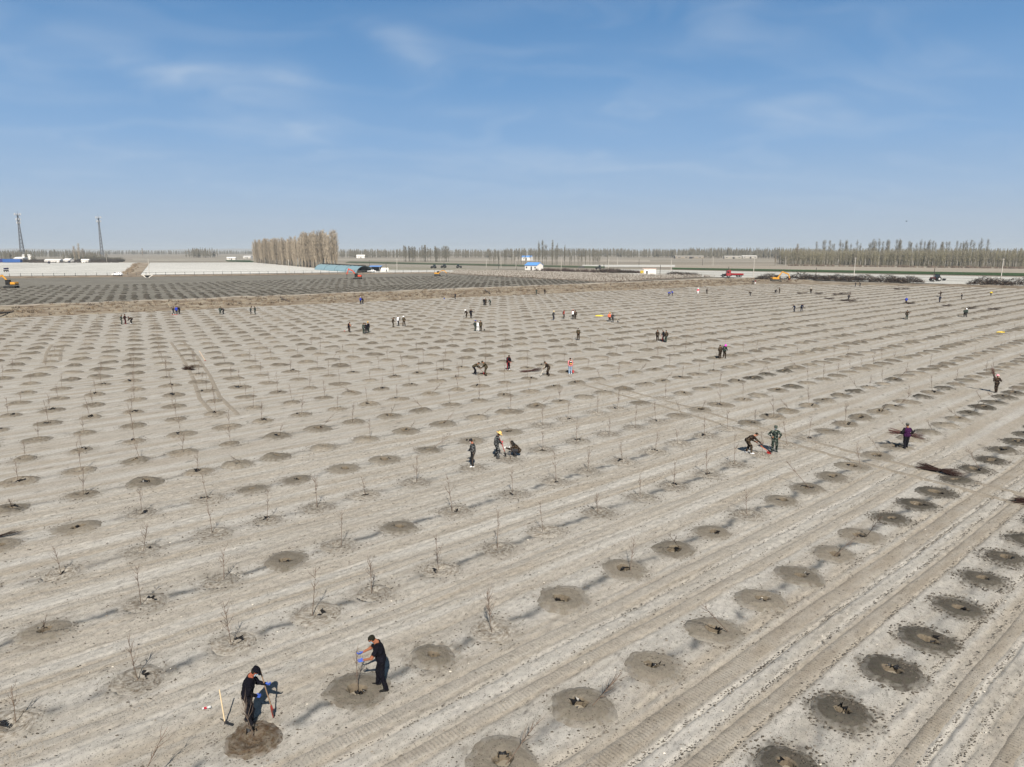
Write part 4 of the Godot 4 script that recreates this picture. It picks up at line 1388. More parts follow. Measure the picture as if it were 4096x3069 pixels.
func buildings() -> void:
	var white := Color(0.66, 0.65, 0.63)
	var blue := Color(0.10, 0.28, 0.68)
	gable(Vector3(14.26, 0, -466.09), -38.0, 9.5, 7.0, 3.1, 1.6, white, blue, "white farmhouse with a blue gable roof beyond the stalk field")
	gable(Vector3(19.08, 0, -916.96), -20.0, 13.0, 9.0, 4.2, 1.6, white, blue, "small distant white house with a blue roof between far poplars", 1, true)
	# the flat white hut with a doorway
	var o := base("hut", Vector3(71.74, 0, -374.81), -12.0)
	var a := Acc.new()
	a.box(Vector3(1.6, 1.6, 0), Vector3(3.4, 3.2, 3.4), white)
	a.box(Vector3(-1.5, 1.4, 0.3), Vector3(2.8, 2.8, 2.8), Color(0.74, 0.73, 0.72))
	put("wall", a, M.vc, o)
	a = Acc.new()
	a.box(Vector3(-0.1, 2.75 + 0.5, 0), Vector3(7.0, 0.14, 4.0), Color(0.6, 0.42, 0.36))
	put("roof", a, M.vc, o)
	a = Acc.new()
	a.box(Vector3(-1.3, 1.0, 1.72), Vector3(0.9, 2.0, 0.06), Color(0.02, 0.02, 0.02))
	put("door", a, M.vc, o)
	tag(o, "small white flat-roofed hut with a dark doorway at the stalk field's edge", "hut")
	# yellow notice board on posts
	o = base("notice_board", Vector3(68.89, 0, -380.70))
	a = Acc.new(); a.box(Vector3(0, 1.3, 0), Vector3(1.7, 1.5, 0.08), Color(0.45, 0.33, 0.05)); put("board", a, M.vc, o)
	for s in [-0.7, 0.7]:
		a = Acc.new(); a.box(Vector3(s, 0.4, -0.06), Vector3(0.09, 0.8, 0.09), Color(0.2, 0.2, 0.2)); put("post", a, M.vc, o)
	tag(o, "small yellow board on two posts beside the white hut", "sign")
	# polytunnel
	var p0: Vector3 = Vector3(-125.19, 0, -475.22)
	var p1: Vector3 = Vector3(-83.74, 0, -410.83)
	var mid := (p0 + p1) * 0.5
	o = base("polytunnel", mid)
	var ax := (p1 - p0)
	var len_ := ax.length()
	o.basis = Basis(ax.normalized(), Vector3.UP, ax.normalized().cross(Vector3.UP))
	a = Acc.new()
	var n := 14
	var rows := 24
	for i in rows + 1:
		for j in n + 1:
			var w := PI * j / n
			var x := -len_ * 0.5 + len_ * i / rows
			var sag := 1.0 - 0.035 * (1.0 if i % 2 == 1 else 0.0)
			a.v.append(Vector3(x, sin(w) * 3.7 * sag, cos(w) * 5.2))
			a.c.append(tone(Color(0.20, 0.305, 0.345), 1.0 + 0.14 * n_fine.get_noise_2d(i * 0.6, j * 0.5)))
	for i in rows:
		for j in n:
			var p := i * (n + 1) + j
			a.idx.append_array(PackedInt32Array([p, p + 1, p + n + 2, p, p + n + 2, p + n + 1]))
	put("film", a, M.gloss, o)
	for i in 5:
		a = Acc.new()
		var x := -len_ * 0.5 + len_ * i / 4.0
		for j in n:
			var w0 := PI * j / n
			var w1 := PI * (j + 1) / n
			a.tube(Vector3(x, sin(w0) * 3.76, cos(w0) * 5.26), Vector3(x, sin(w1) * 3.76, cos(w1) * 5.26), 0.10, 0.10, 4, Color(0.08, 0.11, 0.13))
		put("hoop", a, M.vc, o)
	a = Acc.new(); a.tube(Vector3(-len_ * 0.5, 3.8, 0), Vector3(len_ * 0.5, 3.8, 0), 0.4, 0.4, 6, Color(0.02, 0.02, 0.022)); put("rolled_cover", a, M.vc, o)
	tag(o, "long blue film polytunnel with a black roll along its ridge", "polytunnel")
	# shed with a blue roof, red container beside it
	o = base("open_shed", Vector3(-82.51, 0, -435.42), -6.0)
	a = Acc.new()
	a.box(Vector3(0, 1.5, -2.0), Vector3(6.5, 3.0, 0.2), Color(0.05, 0.05, 0.05))
	a.box(Vector3(3.2, 1.5, 0), Vector3(0.2, 3.0, 4.0), Color(0.12, 0.11, 0.10))
	put("wall", a, M.vc, o)
	a = Acc.new(); a.box(Vector3(0, 3.15, 0), Vector3(7.4, 0.14, 5.0), Color(0.12, 0.25, 0.55), Basis(Vector3.RIGHT, 0.12)); put("roof", a, M.gloss, o)
	for s in [-3.1, 3.0]:
		a = Acc.new(); a.box(Vector3(s, 1.5, 2.0), Vector3(0.16, 3.0, 0.16), Color(0.3, 0.3, 0.3)); put("post", a, M.vc, o)
	tag(o, "dark open shed under a blue sheet roof at the end of the polytunnel", "shed")
	o = base("shipping_container", Vector3(-85.88, 0, -430.27), -6.0)
	a = Acc.new(); a.box(Vector3(0, 1.3, 0), Vector3(2.6, 2.6, 5.0), Color(0.17, 0.02, 0.025), Basis.IDENTITY, 0.06); put("body", a, M.vc, o)
	for k in 8:
		a = Acc.new(); a.box(Vector3(-1.1 + 0.31 * k, 1.3, 2.53), Vector3(0.12, 2.3, 0.06), Color(0.14, 0.018, 0.02)); put("rib", a, M.vc, o)
	tag(o, "dark red box container between polytunnel and open shed", "container")
	o = base("tent", Vector3(-77.36, 0, -435.42), 8.0)
	a = Acc.new()
	for s in [-1.0, 1.0]: a.quad(Vector3(-2.5, 0, 1.7 * s), Vector3(2.5, 0, 1.7 * s), Vector3(2.5, 2.2, 0), Vector3(-2.5, 2.2, 0), Color(0.62, 0.61, 0.58), Vector3(0, 1, s))
	for s in [-1.0, 1.0]: a.tri(Vector3(2.5 * s, 0, -1.7), Vector3(2.5 * s, 0, 1.7), Vector3(2.5 * s, 2.2, 0), Color(0.55, 0.54, 0.5), Vector3(s, 0, 0))
	put("canvas", a, M.vc, o)
	a = Acc.new(); a.tube(Vector3(-2.6, 2.22, 0), Vector3(2.6, 2.22, 0), 0.05, 0.05, 5, Color(0.2, 0.18, 0.15)); put("ridge_pole", a, M.vc, o)
	tag(o, "small pale tent beside the dark open shed", "tent")
	# sheds behind the scrub at the far left, and scattered white houses
	gable(Vector3(-480.38, 0, -755.85), 6.0, 15.0, 8.0, 2.4, 1.0, white, Color(0.7, 0.7, 0.7), "long low white shed behind the dark scrub, left of the second tower", 0, false, "shed")
	gable(Vector3(-464.91, 0, -755.85), -14.0, 8.0, 6.0, 2.8, 1.2, white, Color(0.72, 0.72, 0.72), "white gabled shed rising behind the middle of the scrub", 0, false, "shed")
	gable(Vector3(-447.08, 0, -755.85), 10.0, 7.0, 5.0, 2.5, 1.0, white, Color(0.72, 0.72, 0.7), "white gabled shed at the right end of the scrub", 0, false, "shed")
	gable(Vector3(-542.71, 0, -797.05), 0.0, 10.0, 9.0, 4.0, 1.2, white, Color(0.75, 0.75, 0.75), "white shed next to the blue stacks at the far left", 0, false, "shed")
	gable(Vector3(-616.16, 0, -916.96), 20.0, 12.0, 8.0, 6.0, 1.4, white, Color(0.5, 0.5, 0.5), "taller white building at the foot of the left lattice tower", 1, true, "building")
	gable(Vector3(-375.50, 0, -965.35), 12.0, 11.0, 7.0, 2.6, 1.1, Color(0.5, 0.49, 0.46), Color(0.72, 0.72, 0.72), "small white farm building alone left of the grove", 1, true, "farm_building")
	gable(Vector3(-419.68, 0, -1146.79), -12.0, 13.0, 7.0, 2.8, 1.1, Color(0.5, 0.49, 0.46), Color(0.6, 0.6, 0.6), "pale farm building just left of the grove", 1, true, "farm_building")
	gable(Vector3(-248.20, 0, -1183.86), 8.0, 13.0, 8.0, 3.0, 2.4, white, Color(0.6, 0.6, 0.58), "white rounded barn in front of the far tree line", 1, true, "barn")
	gable(Vector3(-792.25, 0, -1359.59), -8.0, 14.0, 9.0, 4.0, 1.6, white, Color(0.7, 0.7, 0.7), "small white farmhouse far behind the scrub", 1, true)
	gable(Vector3(280.98, 0, -1146.79), 4.0, 46.0, 9.0, 3.2, 1.0, Color(0.24, 0.21, 0.17), Color(0.33, 0.31, 0.28), "long mud-coloured farm building in front of the far trees", 4, true, "farm_building")
	gable(Vector3(339.90, 0, -1111.97), -6.0, 26.0, 9.0, 3.2, 1.0, Color(0.3, 0.28, 0.24), Color(0.42, 0.40, 0.37), "pale low farm building right of the long mud-coloured one", 3, true, "farm_building")
	gable(Vector3(376.36, 0, -1146.79), 6.0, 24.0, 9.0, 3.4, 1.2, Color(0.33, 0.31, 0.28), Color(0.5, 0.49, 0.47), "whitish low farm building, rightmost of the far farmsteads", 2, true, "farm_building")
	for k in 2:
		o = base("container_stack", [Vector3(-529.37, 0, -763.74), Vector3(-553.62, 0, -780.04)][k], [4.0, -6.0][k])
		a = Acc.new(); a.box(Vector3(0, 1.8, 0), Vector3([18.0, 7.0][k], 3.6, 4.0), [Color(0.03, 0.09, 0.28), Color(0.02, 0.03, 0.16)][k], Basis.IDENTITY, 0.1); put("body", a, M.vc, o)
		for j in 6:
			a = Acc.new(); a.box(Vector3(([18.0, 7.0][k]) * (j / 5.0 - 0.5) * 0.92, 1.8, 2.02), Vector3(0.2, 3.2, 0.1), [Color(0.04, 0.12, 0.34), Color(0.03, 0.04, 0.2)][k]); put("rib", a, M.vc, o)
		tag(o, ["long bright blue site container left of the white shed", "dark blue container cut by the left picture edge"][k], "container")
	# lattice telecom towers
	for k in 2:
		tower([Vector3(-654.62, 0, -965.35), Vector3(-612.69, 0, -1079.19)][k], [61.0, 62.0][k], [2.6, 2.0][k], ["lattice telecom tower with round platforms, left of the two", "slimmer lattice telecom tower, right of the two"][k], k)

func tower(at: Vector3, h: float, wide: float, label: String, kind: int) -> void:
	var o := base("telecom_tower", at, 20.0 + 25.0 * kind)
	var steel := Color(0.13, 0.14, 0.155)
	var n := 12
	for s in 4:
		var sx := -1.0 if s < 2 else 1.0
		var sz := -1.0 if s % 2 == 0 else 1.0
		var a := Acc.new()
		a.tube(Vector3(wide * sx, 0, wide * sz), Vector3(0.7 * sx, h * 0.8, 0.7 * sz), 0.34, 0.26, 5, steel)
		a.tube(Vector3(0.7 * sx, h * 0.8, 0.7 * sz), Vector3(0.6 * sx, h * 0.95, 0.6 * sz), 0.34, 0.26, 5, steel)
		put("leg", a, M.vc, o)
	for i in n:
		var y0 := h * 0.95 * i / n
		var y1 := h * 0.95 * (i + 1) / n
		var w0 := lerpf(wide, 0.7, clampf(y0 / (h * 0.8), 0, 1))
		var w1 := lerpf(wide, 0.7, clampf(y1 / (h * 0.8), 0, 1))
		var a := Acc.new()
		for s in 4:
			var b := Basis(Vector3.UP, PI * 0.5 * s)
			a.tube(b * Vector3(-w0, y0, w0), b * Vector3(w1, y1, w1), 0.17, 0.17, 4, steel)
			a.tube(b * Vector3(w0, y0, w0), b * Vector3(-w1, y1, w1), 0.17, 0.17, 4, steel)
			a.tube(b * Vector3(-w1, y1, w1), b * Vector3(w1, y1, w1), 0.16, 0.16, 4, steel)
		put("brace", a, M.vc, o)
	for f in [[0.96, 3.6], [0.87, 2.9]] if kind == 1 else [[0.96, 3.6], [0.85, 2.4], [0.78, 2.0]]:
		var a := Acc.new()
		a.lathe(Vector3(0, h * f[0], 0), [Vector2(0.4, 0), Vector2(f[1], 0), Vector2(f[1], 0.3), Vector2(0.4, 0.3)], 12, steel)
		var pl := put("platform", a, M.vc, o)
		for s in 6:
			a = Acc.new()
			var w := TAU * s / 6.0
			a.box(Vector3(cos(w) * f[1], h * f[0] + 1.1, sin(w) * f[1]), Vector3(0.7, 2.8, 0.5), Color(0.45, 0.46, 0.48), Basis(Vector3.UP, -w))
			put("antenna", a, M.vc, pl)
	var a := Acc.new()
	a.tube(Vector3(0, h * 0.93, 0), Vector3(0, h * 1.06, 0), 0.3, 0.1, 5, steel)
	put("mast", a, M.vc, o)
	tag(o, label, "tower", "telecom towers")

func poles_and_fence() -> void:
	var pale := Color(0.42, 0.40, 0.37)
	var dark := Color(0.05, 0.046, 0.043)
	var list := [[Vector3(60.60, 0, -451.64), 8.0, 0, "beside the heaps left of the white hut"], [Vector3(85.14, 0, -384.73), 8.0, 0, "behind the stalk field's right end"], [Vector3(109.58, 0, -325.98), 9.0, 0, "between the red truck and the yellow excavator"], [Vector3(153.85, 0, -323.08), 9.5, 0, "among the brush heaps right of the yellow excavator"], [Vector3(189.69, 0, -278.36), 9.5, 0, "nearest the right picture edge, behind brush heaps"], [Vector3(-8.11, 0, -530.59), 7.5, 0, "left of the white farmhouse in the green strip"], [Vector3(2.87, 0, -515.58), 8.2, 0, "next left of the white farmhouse"], [Vector3(36.31, 0, -530.59), 7.8, 0, "right of the white farmhouse"], [Vector3(-19.26, 0, -538.43), 6.6, 0, "leftmost in the green strip"], [Vector3(-75.00, 0, -469.10), 7.6, 0, "right of the small tent, with a grey box on it"], [Vector3(-125.90, 0, -406.24), 7.6, 0, "at the fence in front of the grove"], [Vector3(-184.53, 0, -365.38), 8.4, 0, "at the fence where the farm track ends"], [Vector3(-438.62, 0, -780.04), 9.0, 0, "in front of the scrub near the second tower"], [Vector3(170.41, 0, -610.53), 7.5, 0, "far behind the red truck"], [Vector3(231.67, 0, -610.53), 7.5, 0, "far behind, before the young belt"], [Vector3(89.45, 0, -610.53), 7.5, 0, "far left of the hut's field"], [Vector3(78.42, 0, -380.70), 5.0, 1, "right of the white hut"], [Vector3(104.77, 0, -347.87), 4.8, 1, "beside the black car and red truck"], [Vector3(56.92, 0, -446.10), 4.4, 1, "left of the first brush heaps"], [Vector3(143.07, 0, -338.14), 4.6, 1, "behind the heaps right of the excavator"], [Vector3(168.93, 0, -287.20), 5.6, 1, "standing behind the tractor's bonnet"], [Vector3(-44.35, 0, -469.10), 4.8, 1, "between two far tractors"], [Vector3(-9.28, 0, -494.58), 4.6, 1, "left of the farmhouse by the hedge"], [Vector3(-75.26, 0, -430.27), 5.4, 1, "right of the tent at the fence"], [Vector3(2.97, 0, -475.22), 5.4, 1, "just left of the farmhouse at the hedge"], [Vector3(107.68, 0, -610.53), 5.4, 1, "in the pale strip beyond the hut"], [Vector3(161.51, 0, -610.53), 5.8, 1, "behind the green strip's left end"], [Vector3(-111.52, 0, -563.38), 5.0, 1, "behind the polytunnel's ridge"]]
	for q in list:
		var o := base("utility_pole", q[0], rng.randf() * 20.0)
		var a := Acc.new()
		var lean := rng.randf_range(-0.12, 0.12)
		a.tube(Vector3(0, -0.2, 0), Vector3(lean, q[1], 0), 0.19 if q[2] == 0 else 0.15, 0.12, 7, pale if q[2] == 0 else dark, true)
		put("shaft", a, M.vc, o)
		if q[2] == 0:
			a = Acc.new()
			a.box(Vector3(lean, q[1] - 0.5, 0), Vector3(1.5, 0.1, 0.1), Color(0.2, 0.2, 0.2))
			var x := put("crossarm", a, M.vc, o)
			for s in [-0.6, 0.0, 0.6]:
				a = Acc.new(); a.tube(Vector3(lean + s, q[1] - 0.45, 0), Vector3(lean + s, q[1] - 0.15, 0), 0.06, 0.04, 5, Color(0.35, 0.3, 0.28)); put("insulator", a, M.vc, x)
		tag(o, ("pale concrete pole " if q[2] == 0 else "short dark wooden pole ") + q[3], "pole", "concrete poles" if q[2] == 0 else "dark wooden poles")
	# rail fence along the road in front of the film-covered fields
	for part in 2:
		var p0: Vector3 = [Vector3(-260.97, 0, -327.45), Vector3(-185.22, 0, -353.98)][part]
		var p1: Vector3 = [Vector3(-188.55, 0, -352.60), Vector3(-34.85, 0, -403.98)][part]
		var o := base("rail_fence", p0)
		var d := p1 - p0
		var n := int(d.length() / 4.4)
		var post := Acc.new()
		post.box(Vector3(0, 0.75, 0), Vector3(0.14, 1.7, 0.14), Color(0.06, 0.065, 0.065))
		var pm := post.mesh(M.vc)
		for i in n + 1:
			var x := put("post", pm, null, o)
			x.position = d * i / n + Vector3(0, 0.35, 0)
		for y in [0.7, 1.7]:
			var a := Acc.new()
			a.tube(Vector3(0, y, 0), d + Vector3(0, y, 0), 0.05, 0.05, 4, Color(0.17, 0.18, 0.18))
			put("rail", a, M.vc, o)
		tag(o, ["thin grey rail fence along the road, left of the white car", "thin grey rail fence along the road from the culvert to the tent"][part], "fence")

# ------------------------------------------------------------------ people
# Bones are tapered capsules [a, b, radius a, radius b, region]; their smooth union is meshed as surface nets.
const R_JACKET := 0
const R_LEGS := 1
const R_SKIN := 2
const R_SHOE := 3
const R_HAND := 4
const R_SLEEVE := 5

func nets(bones: Array, cell: float, k: float) -> Dictionary:
	var lo := Vector3(1e9, 1e9, 1e9)
	var hi := -lo
	for b in bones:
		var r := maxf(b[2], b[3]) + cell * 2.0 + k
		for e in 2:
			lo = lo.min(b[e] - Vector3.ONE * r)
			hi = hi.max(b[e] + Vector3.ONE * r)
	var nx := int((hi.x - lo.x) / cell) + 2
	var ny := int((hi.y - lo.y) / cell) + 2
	var nz := int((hi.z - lo.z) / cell) + 2
	var f := PackedFloat32Array()
	f.resize(nx * ny * nz)
	f.fill(1.0)
	var reg := PackedByteArray()
	reg.resize(f.size())
	var best := PackedFloat32Array()
	best.resize(f.size())
	best.fill(9.0)
	for b in bones:
		var a: Vector3 = b[0]
		var ab: Vector3 = b[1] - b[0]
		var ll := maxf(ab.length_squared(), 1e-9)
		var ra: float = b[2]
		var dr: float = b[3] - b[2]
		var pad := maxf(b[2], b[3]) + k + cell * 1.8
		var l: Vector3 = (b[0] as Vector3).min(b[1]) - Vector3.ONE * pad - lo
		var h: Vector3 = (b[0] as Vector3).max(b[1]) + Vector3.ONE * pad - lo
		var x0 := maxi(int(l.x / cell), 0)
		var x1 := mini(int(h.x / cell) + 1, nx - 1)
		var y0 := maxi(int(l.y / cell), 0)
		var y1 := mini(int(h.y / cell) + 1, ny - 1)
		var z0 := maxi(int(l.z / cell), 0)
		var z1 := mini(int(h.z / cell) + 1, nz - 1)
		var rg: int = b[4]
		for z in range(z0, z1 + 1):
			for y in range(y0, y1 + 1):
				var at := (z * ny + y) * nx + x0
				var pa := lo + Vector3(x0, y, z) * cell - a
				for x in range(x0, x1 + 1):
					var t := clampf(pa.dot(ab) / ll, 0.0, 1.0)
					var d := (pa - ab * t).length() - ra - dr * t
					if d < best[at]:
						best[at] = d
						reg[at] = rg
					var g := f[at]
					var w := clampf(0.5 + 0.5 * (g - d) / k, 0.0, 1.0)
					f[at] = g + (d - g) * w - k * w * (1.0 - w)
					at += 1
					pa.x += cell
	# surface nets
	var vert := PackedInt32Array()
	vert.resize(f.size())
	vert.fill(-1)
	var out_v := PackedVector3Array()
	var out_r := PackedByteArray()
	var idx := PackedInt32Array()
	var sx := 1
	var sy := nx
	var sz := nx * ny
	var co := [0, sx, sy, sx + sy, sz, sx + sz, sy + sz, sx + sy + sz]
	var lim := cell * 2.0
	for z in nz - 1:
		for y in ny - 1:
			var row := (z * ny + y) * nx
			for x in nx - 1:
				var i := row + x
				if absf(f[i]) > lim: continue
				var m := 0
				for q in 8:
					if f[i + co[q]] < 0.0: m |= 1 << q
				if m == 0 or m == 255: continue
				var s := Vector3.ZERO
				var n := 0
				for q in 8:
					var fq := f[i + co[q]]
					for ax in 3:
						if q & (1 << ax): continue
						var q2 := q | (1 << ax)
						var f2 := f[i + co[q2]]
						if (fq < 0.0) == (f2 < 0.0): continue
						var t := fq / (fq - f2)
						var p := Vector3(q & 1, (q >> 1) & 1, (q >> 2) & 1)
						p[ax] += t
						s += p
						n += 1
				vert[i] = out_v.size()
				out_v.append(lo + (Vector3(x, y, z) + s / n) * cell)
				out_r.append(reg[i])
	for z in range(1, nz - 1):
		for y in range(1, ny - 1):
			var row := (z * ny + y) * nx
			for x in range(1, nx - 1):
				var i := row + x
				if absf(f[i]) > lim: continue
				var inside := f[i] < 0.0
				for ax in 3:
					var j: int = i + [sx, sy, sz][ax]
					if inside == (f[j] < 0.0): continue
					var o1: int = [sy, sz, sx][ax]
					var o2: int = [sz, sx, sy][ax]
					var a := vert[i]
					var b := vert[i - o1]
					var c := vert[i - o1 - o2]
					var d := vert[i - o2]
					if a < 0 or b < 0 or c < 0 or d < 0: continue
					if inside: idx.append_array(PackedInt32Array([a, c, b, a, d, c]))
					else: idx.append_array(PackedInt32Array([a, b, c, a, c, d]))
	return {"v": out_v, "r": out_r, "i": idx}

func joint(a: Vector3, b: Vector3, l1: float, l2: float, hint: Vector3) -> Vector3:
	var d := b - a
	var l := clampf(d.length(), 0.05, (l1 + l2) * 0.999)
	var x := (l1 * l1 - l2 * l2 + l * l) / (2.0 * l)
	var h := sqrt(maxf(l1 * l1 - x * x, 0.0))
	var n := d.normalized()
	return a + n * x + (hint - n * hint.dot(n)).normalized() * h

func skeleton(p: Dictionary) -> Dictionary:
	# local frame: forward -z, right +x, feet at y 0
	var lean := deg_to_rad(p.get("lean", 5.0))
	var hip_y: float = p.get("hip", 0.90)
	var pel := Vector3(0, hip_y, p.get("back", 0.02))
	var sp := Vector3(sin(deg_to_rad(p.get("side", 0.0))), cos(lean), -sin(lean)).normalized()
	var right := Vector3.RIGHT.rotated(Vector3.UP, deg_to_rad(p.get("twist", 0.0)))
	var chest := pel + sp * 0.30
	var neck := pel + sp * 0.50 + Vector3(0, 0, -0.02 * sin(lean))
	var hp := lean + deg_to_rad(p.get("head", 12.0))
	var hd := Vector3(0, cos(hp), -sin(hp)).normalized()
	var head := neck + hd * 0.165
	var feet: Array = p.get("feet", [Vector3(-0.11, 0, 0.02), Vector3(0.11, 0, -0.04)])
	var hands: Array = p.get("hands", [Vector3(-0.27, 0.84, -0.05), Vector3(0.27, 0.84, -0.05)])
	var slim: float = p.get("slim", 1.0)
	var short: bool = p.get("short", false)
	var bones := []
	var j := 1.12 * slim
	bones.append([pel + right * -0.085 + sp * 0.02, pel + right * 0.085 + sp * 0.02, 0.118 * j, 0.118 * j, R_JACKET])
	bones.append([pel + sp * 0.08, chest, 0.135 * j, 0.14 * j, R_JACKET])
	bones.append([chest + right * -0.075, chest + right * 0.075, 0.125 * j, 0.125 * j, R_JACKET])
	bones.append([neck + right * -0.115 - sp * 0.085, neck + right * 0.115 - sp * 0.085, 0.085 * j, 0.085 * j, R_JACKET])
	bones.append([neck - sp * 0.05, neck + hd * 0.06, 0.068, 0.054, R_SKIN])
	var wrists := []
	var elbows := []
	for s in 2:
		var sd := -1.0 if s == 0 else 1.0
		var hipj := pel + right * 0.088 * sd
		var ank: Vector3 = feet[s] + Vector3(0, 0.085, 0)
		var knee := joint(hipj, ank, 0.42, 0.41, Vector3(0.12 * sd + p.get("knees", 0.0) * sd, 0.05, -1))
		bones.append([hipj, knee, 0.098 * j, 0.068 * j, R_LEGS])
		bones.append([knee, ank + Vector3(0, 0.01, 0), 0.068 * j, 0.058 * j, R_LEGS])
		var fd := Vector3(0.25 * sd, 0, -1).normalized()
		bones.append([feet[s] + Vector3(0, 0.042, 0.04), feet[s] + fd * 0.15 + Vector3(0, 0.034, 0), 0.043, 0.036, R_SHOE])
		var sh := neck + right * 0.185 * sd - sp * 0.075
		var hint: Vector3 = p.get("elbows", [Vector3(-0.6, -0.5, 0.7), Vector3(0.6, -0.5, 0.7)])[s]
		var el := joint(sh, hands[s], 0.28, 0.26, hint)
		var wr: Vector3 = el + (hands[s] - el).normalized() * 0.25
		var cut := sh.lerp(el, 0.62)
		bones.append([sh, cut, 0.066 * j, 0.055 * j, R_SLEEVE])
		bones.append([cut, el, 0.055 * j if not short else 0.043, 0.049 * j if not short else 0.040, R_SKIN if short else R_SLEEVE])
		bones.append([el, wr, 0.05 * j if not short else 0.040, 0.040 * j if not short else 0.028, R_SKIN if short else R_SLEEVE])
		wrists.append(wr)
		elbows.append(el)
	var hb := Basis(Vector3.RIGHT, hd, Vector3.RIGHT.cross(hd)).rotated(Vector3.UP, deg_to_rad(p.get("look", 0.0)))
	var th := []
	for s in 2:
		var y: Vector3 = (elbows[s] - wrists[s]).normalized()
		var z := -Vector3(0, 0.2, -1.0)
		z = (z - y * z.dot(y)).normalized()
		th.append(Transform3D(Basis(y.cross(z), y, z), wrists[s] - y * -0.012))
	return {"bones": bones, "head": Transform3D(hb, head), "hands": th}

var head_cache := {}
var hand_cache := {}
var pose_cache := {}

func head_shape(cell: float) -> Dictionary:
	if not head_cache.has(cell):
		var b := [[Vector3(0, 0.03, 0.022), Vector3(0, 0.035, -0.012), 0.088, 0.083, 0], [Vector3(0, -0.005, -0.03), Vector3(0, -0.078, -0.05), 0.066, 0.040, 0], [Vector3(-0.03, -0.05, -0.02), Vector3(0.03, -0.05, -0.02), 0.045, 0.045, 0], [Vector3(0, 0.022, -0.092), Vector3(0, -0.018, -0.108), 0.011, 0.015, 0], [Vector3(-0.03, 0.036, -0.082), Vector3(0.03, 0.036, -0.082), 0.016, 0.016, 0], [Vector3(0, -0.06, 0.02), Vector3(0, -0.15, 0.03), 0.054, 0.056, 0]]
		for s in [-1.0, 1.0]: b.append([Vector3(0.083 * s, 0.02, 0.005), Vector3(0.080 * s, -0.018, 0.0), 0.017, 0.012, 0])
		head_cache[cell] = nets(b, cell, 0.018)
	return head_cache[cell]

func hand_shape(cell: float, curl: float) -> Dictionary:
	var key := "%s %s" % [cell, curl]
	if not hand_cache.has(key):
		var b := []
		for x in [-0.026, 0.0, 0.026]: b.append([Vector3(x * 0.8, 0.0, 0), Vector3(x, -0.085, -0.004), 0.017, 0.015, 0])
		var lens := [0.058, 0.072, 0.078, 0.068]
		for q in 4:
			var s := Vector3(-0.036 + 0.024 * q, -0.088, -0.006)
			var d := Vector3((q - 1.5) * 0.07, -cos(curl * 0.7), -sin(curl * 0.7)).normalized()
			var e: Vector3 = s + d * lens[q] * 0.55
			var d2 := Vector3(0, -cos(curl * 1.9), -sin(curl * 1.9))
			b.append([s, e, 0.0098, 0.009, 0])
			b.append([e, e + d2 * lens[q] * 0.6, 0.009, 0.0078, 0])
		b.append([Vector3(0.026, -0.02, -0.004), Vector3(0.055, -0.056, -0.022), 0.0125, 0.0105, 0])
		b.append([Vector3(0.055, -0.056, -0.022), Vector3(0.058, -0.088, -0.040), 0.0105, 0.009, 0])
		hand_cache[key] = nets(b, cell, 0.006)
	return hand_cache[key]

func cloth(p: Vector3, c, key: float) -> Color:
	if c is Color:
		return tone(c, 1.0 + 0.10 * n_camo.get_noise_3d(p.x * 1.3, p.y * 1.3, p.z * 1.3 + key))
	var n := n_camo.get_noise_3d(p.x, p.y * 1.3 + key, p.z)
	return c[0] if n < -0.16 else c[1] if n < 0.10 else c[2] if n < 0.30 else c[3]

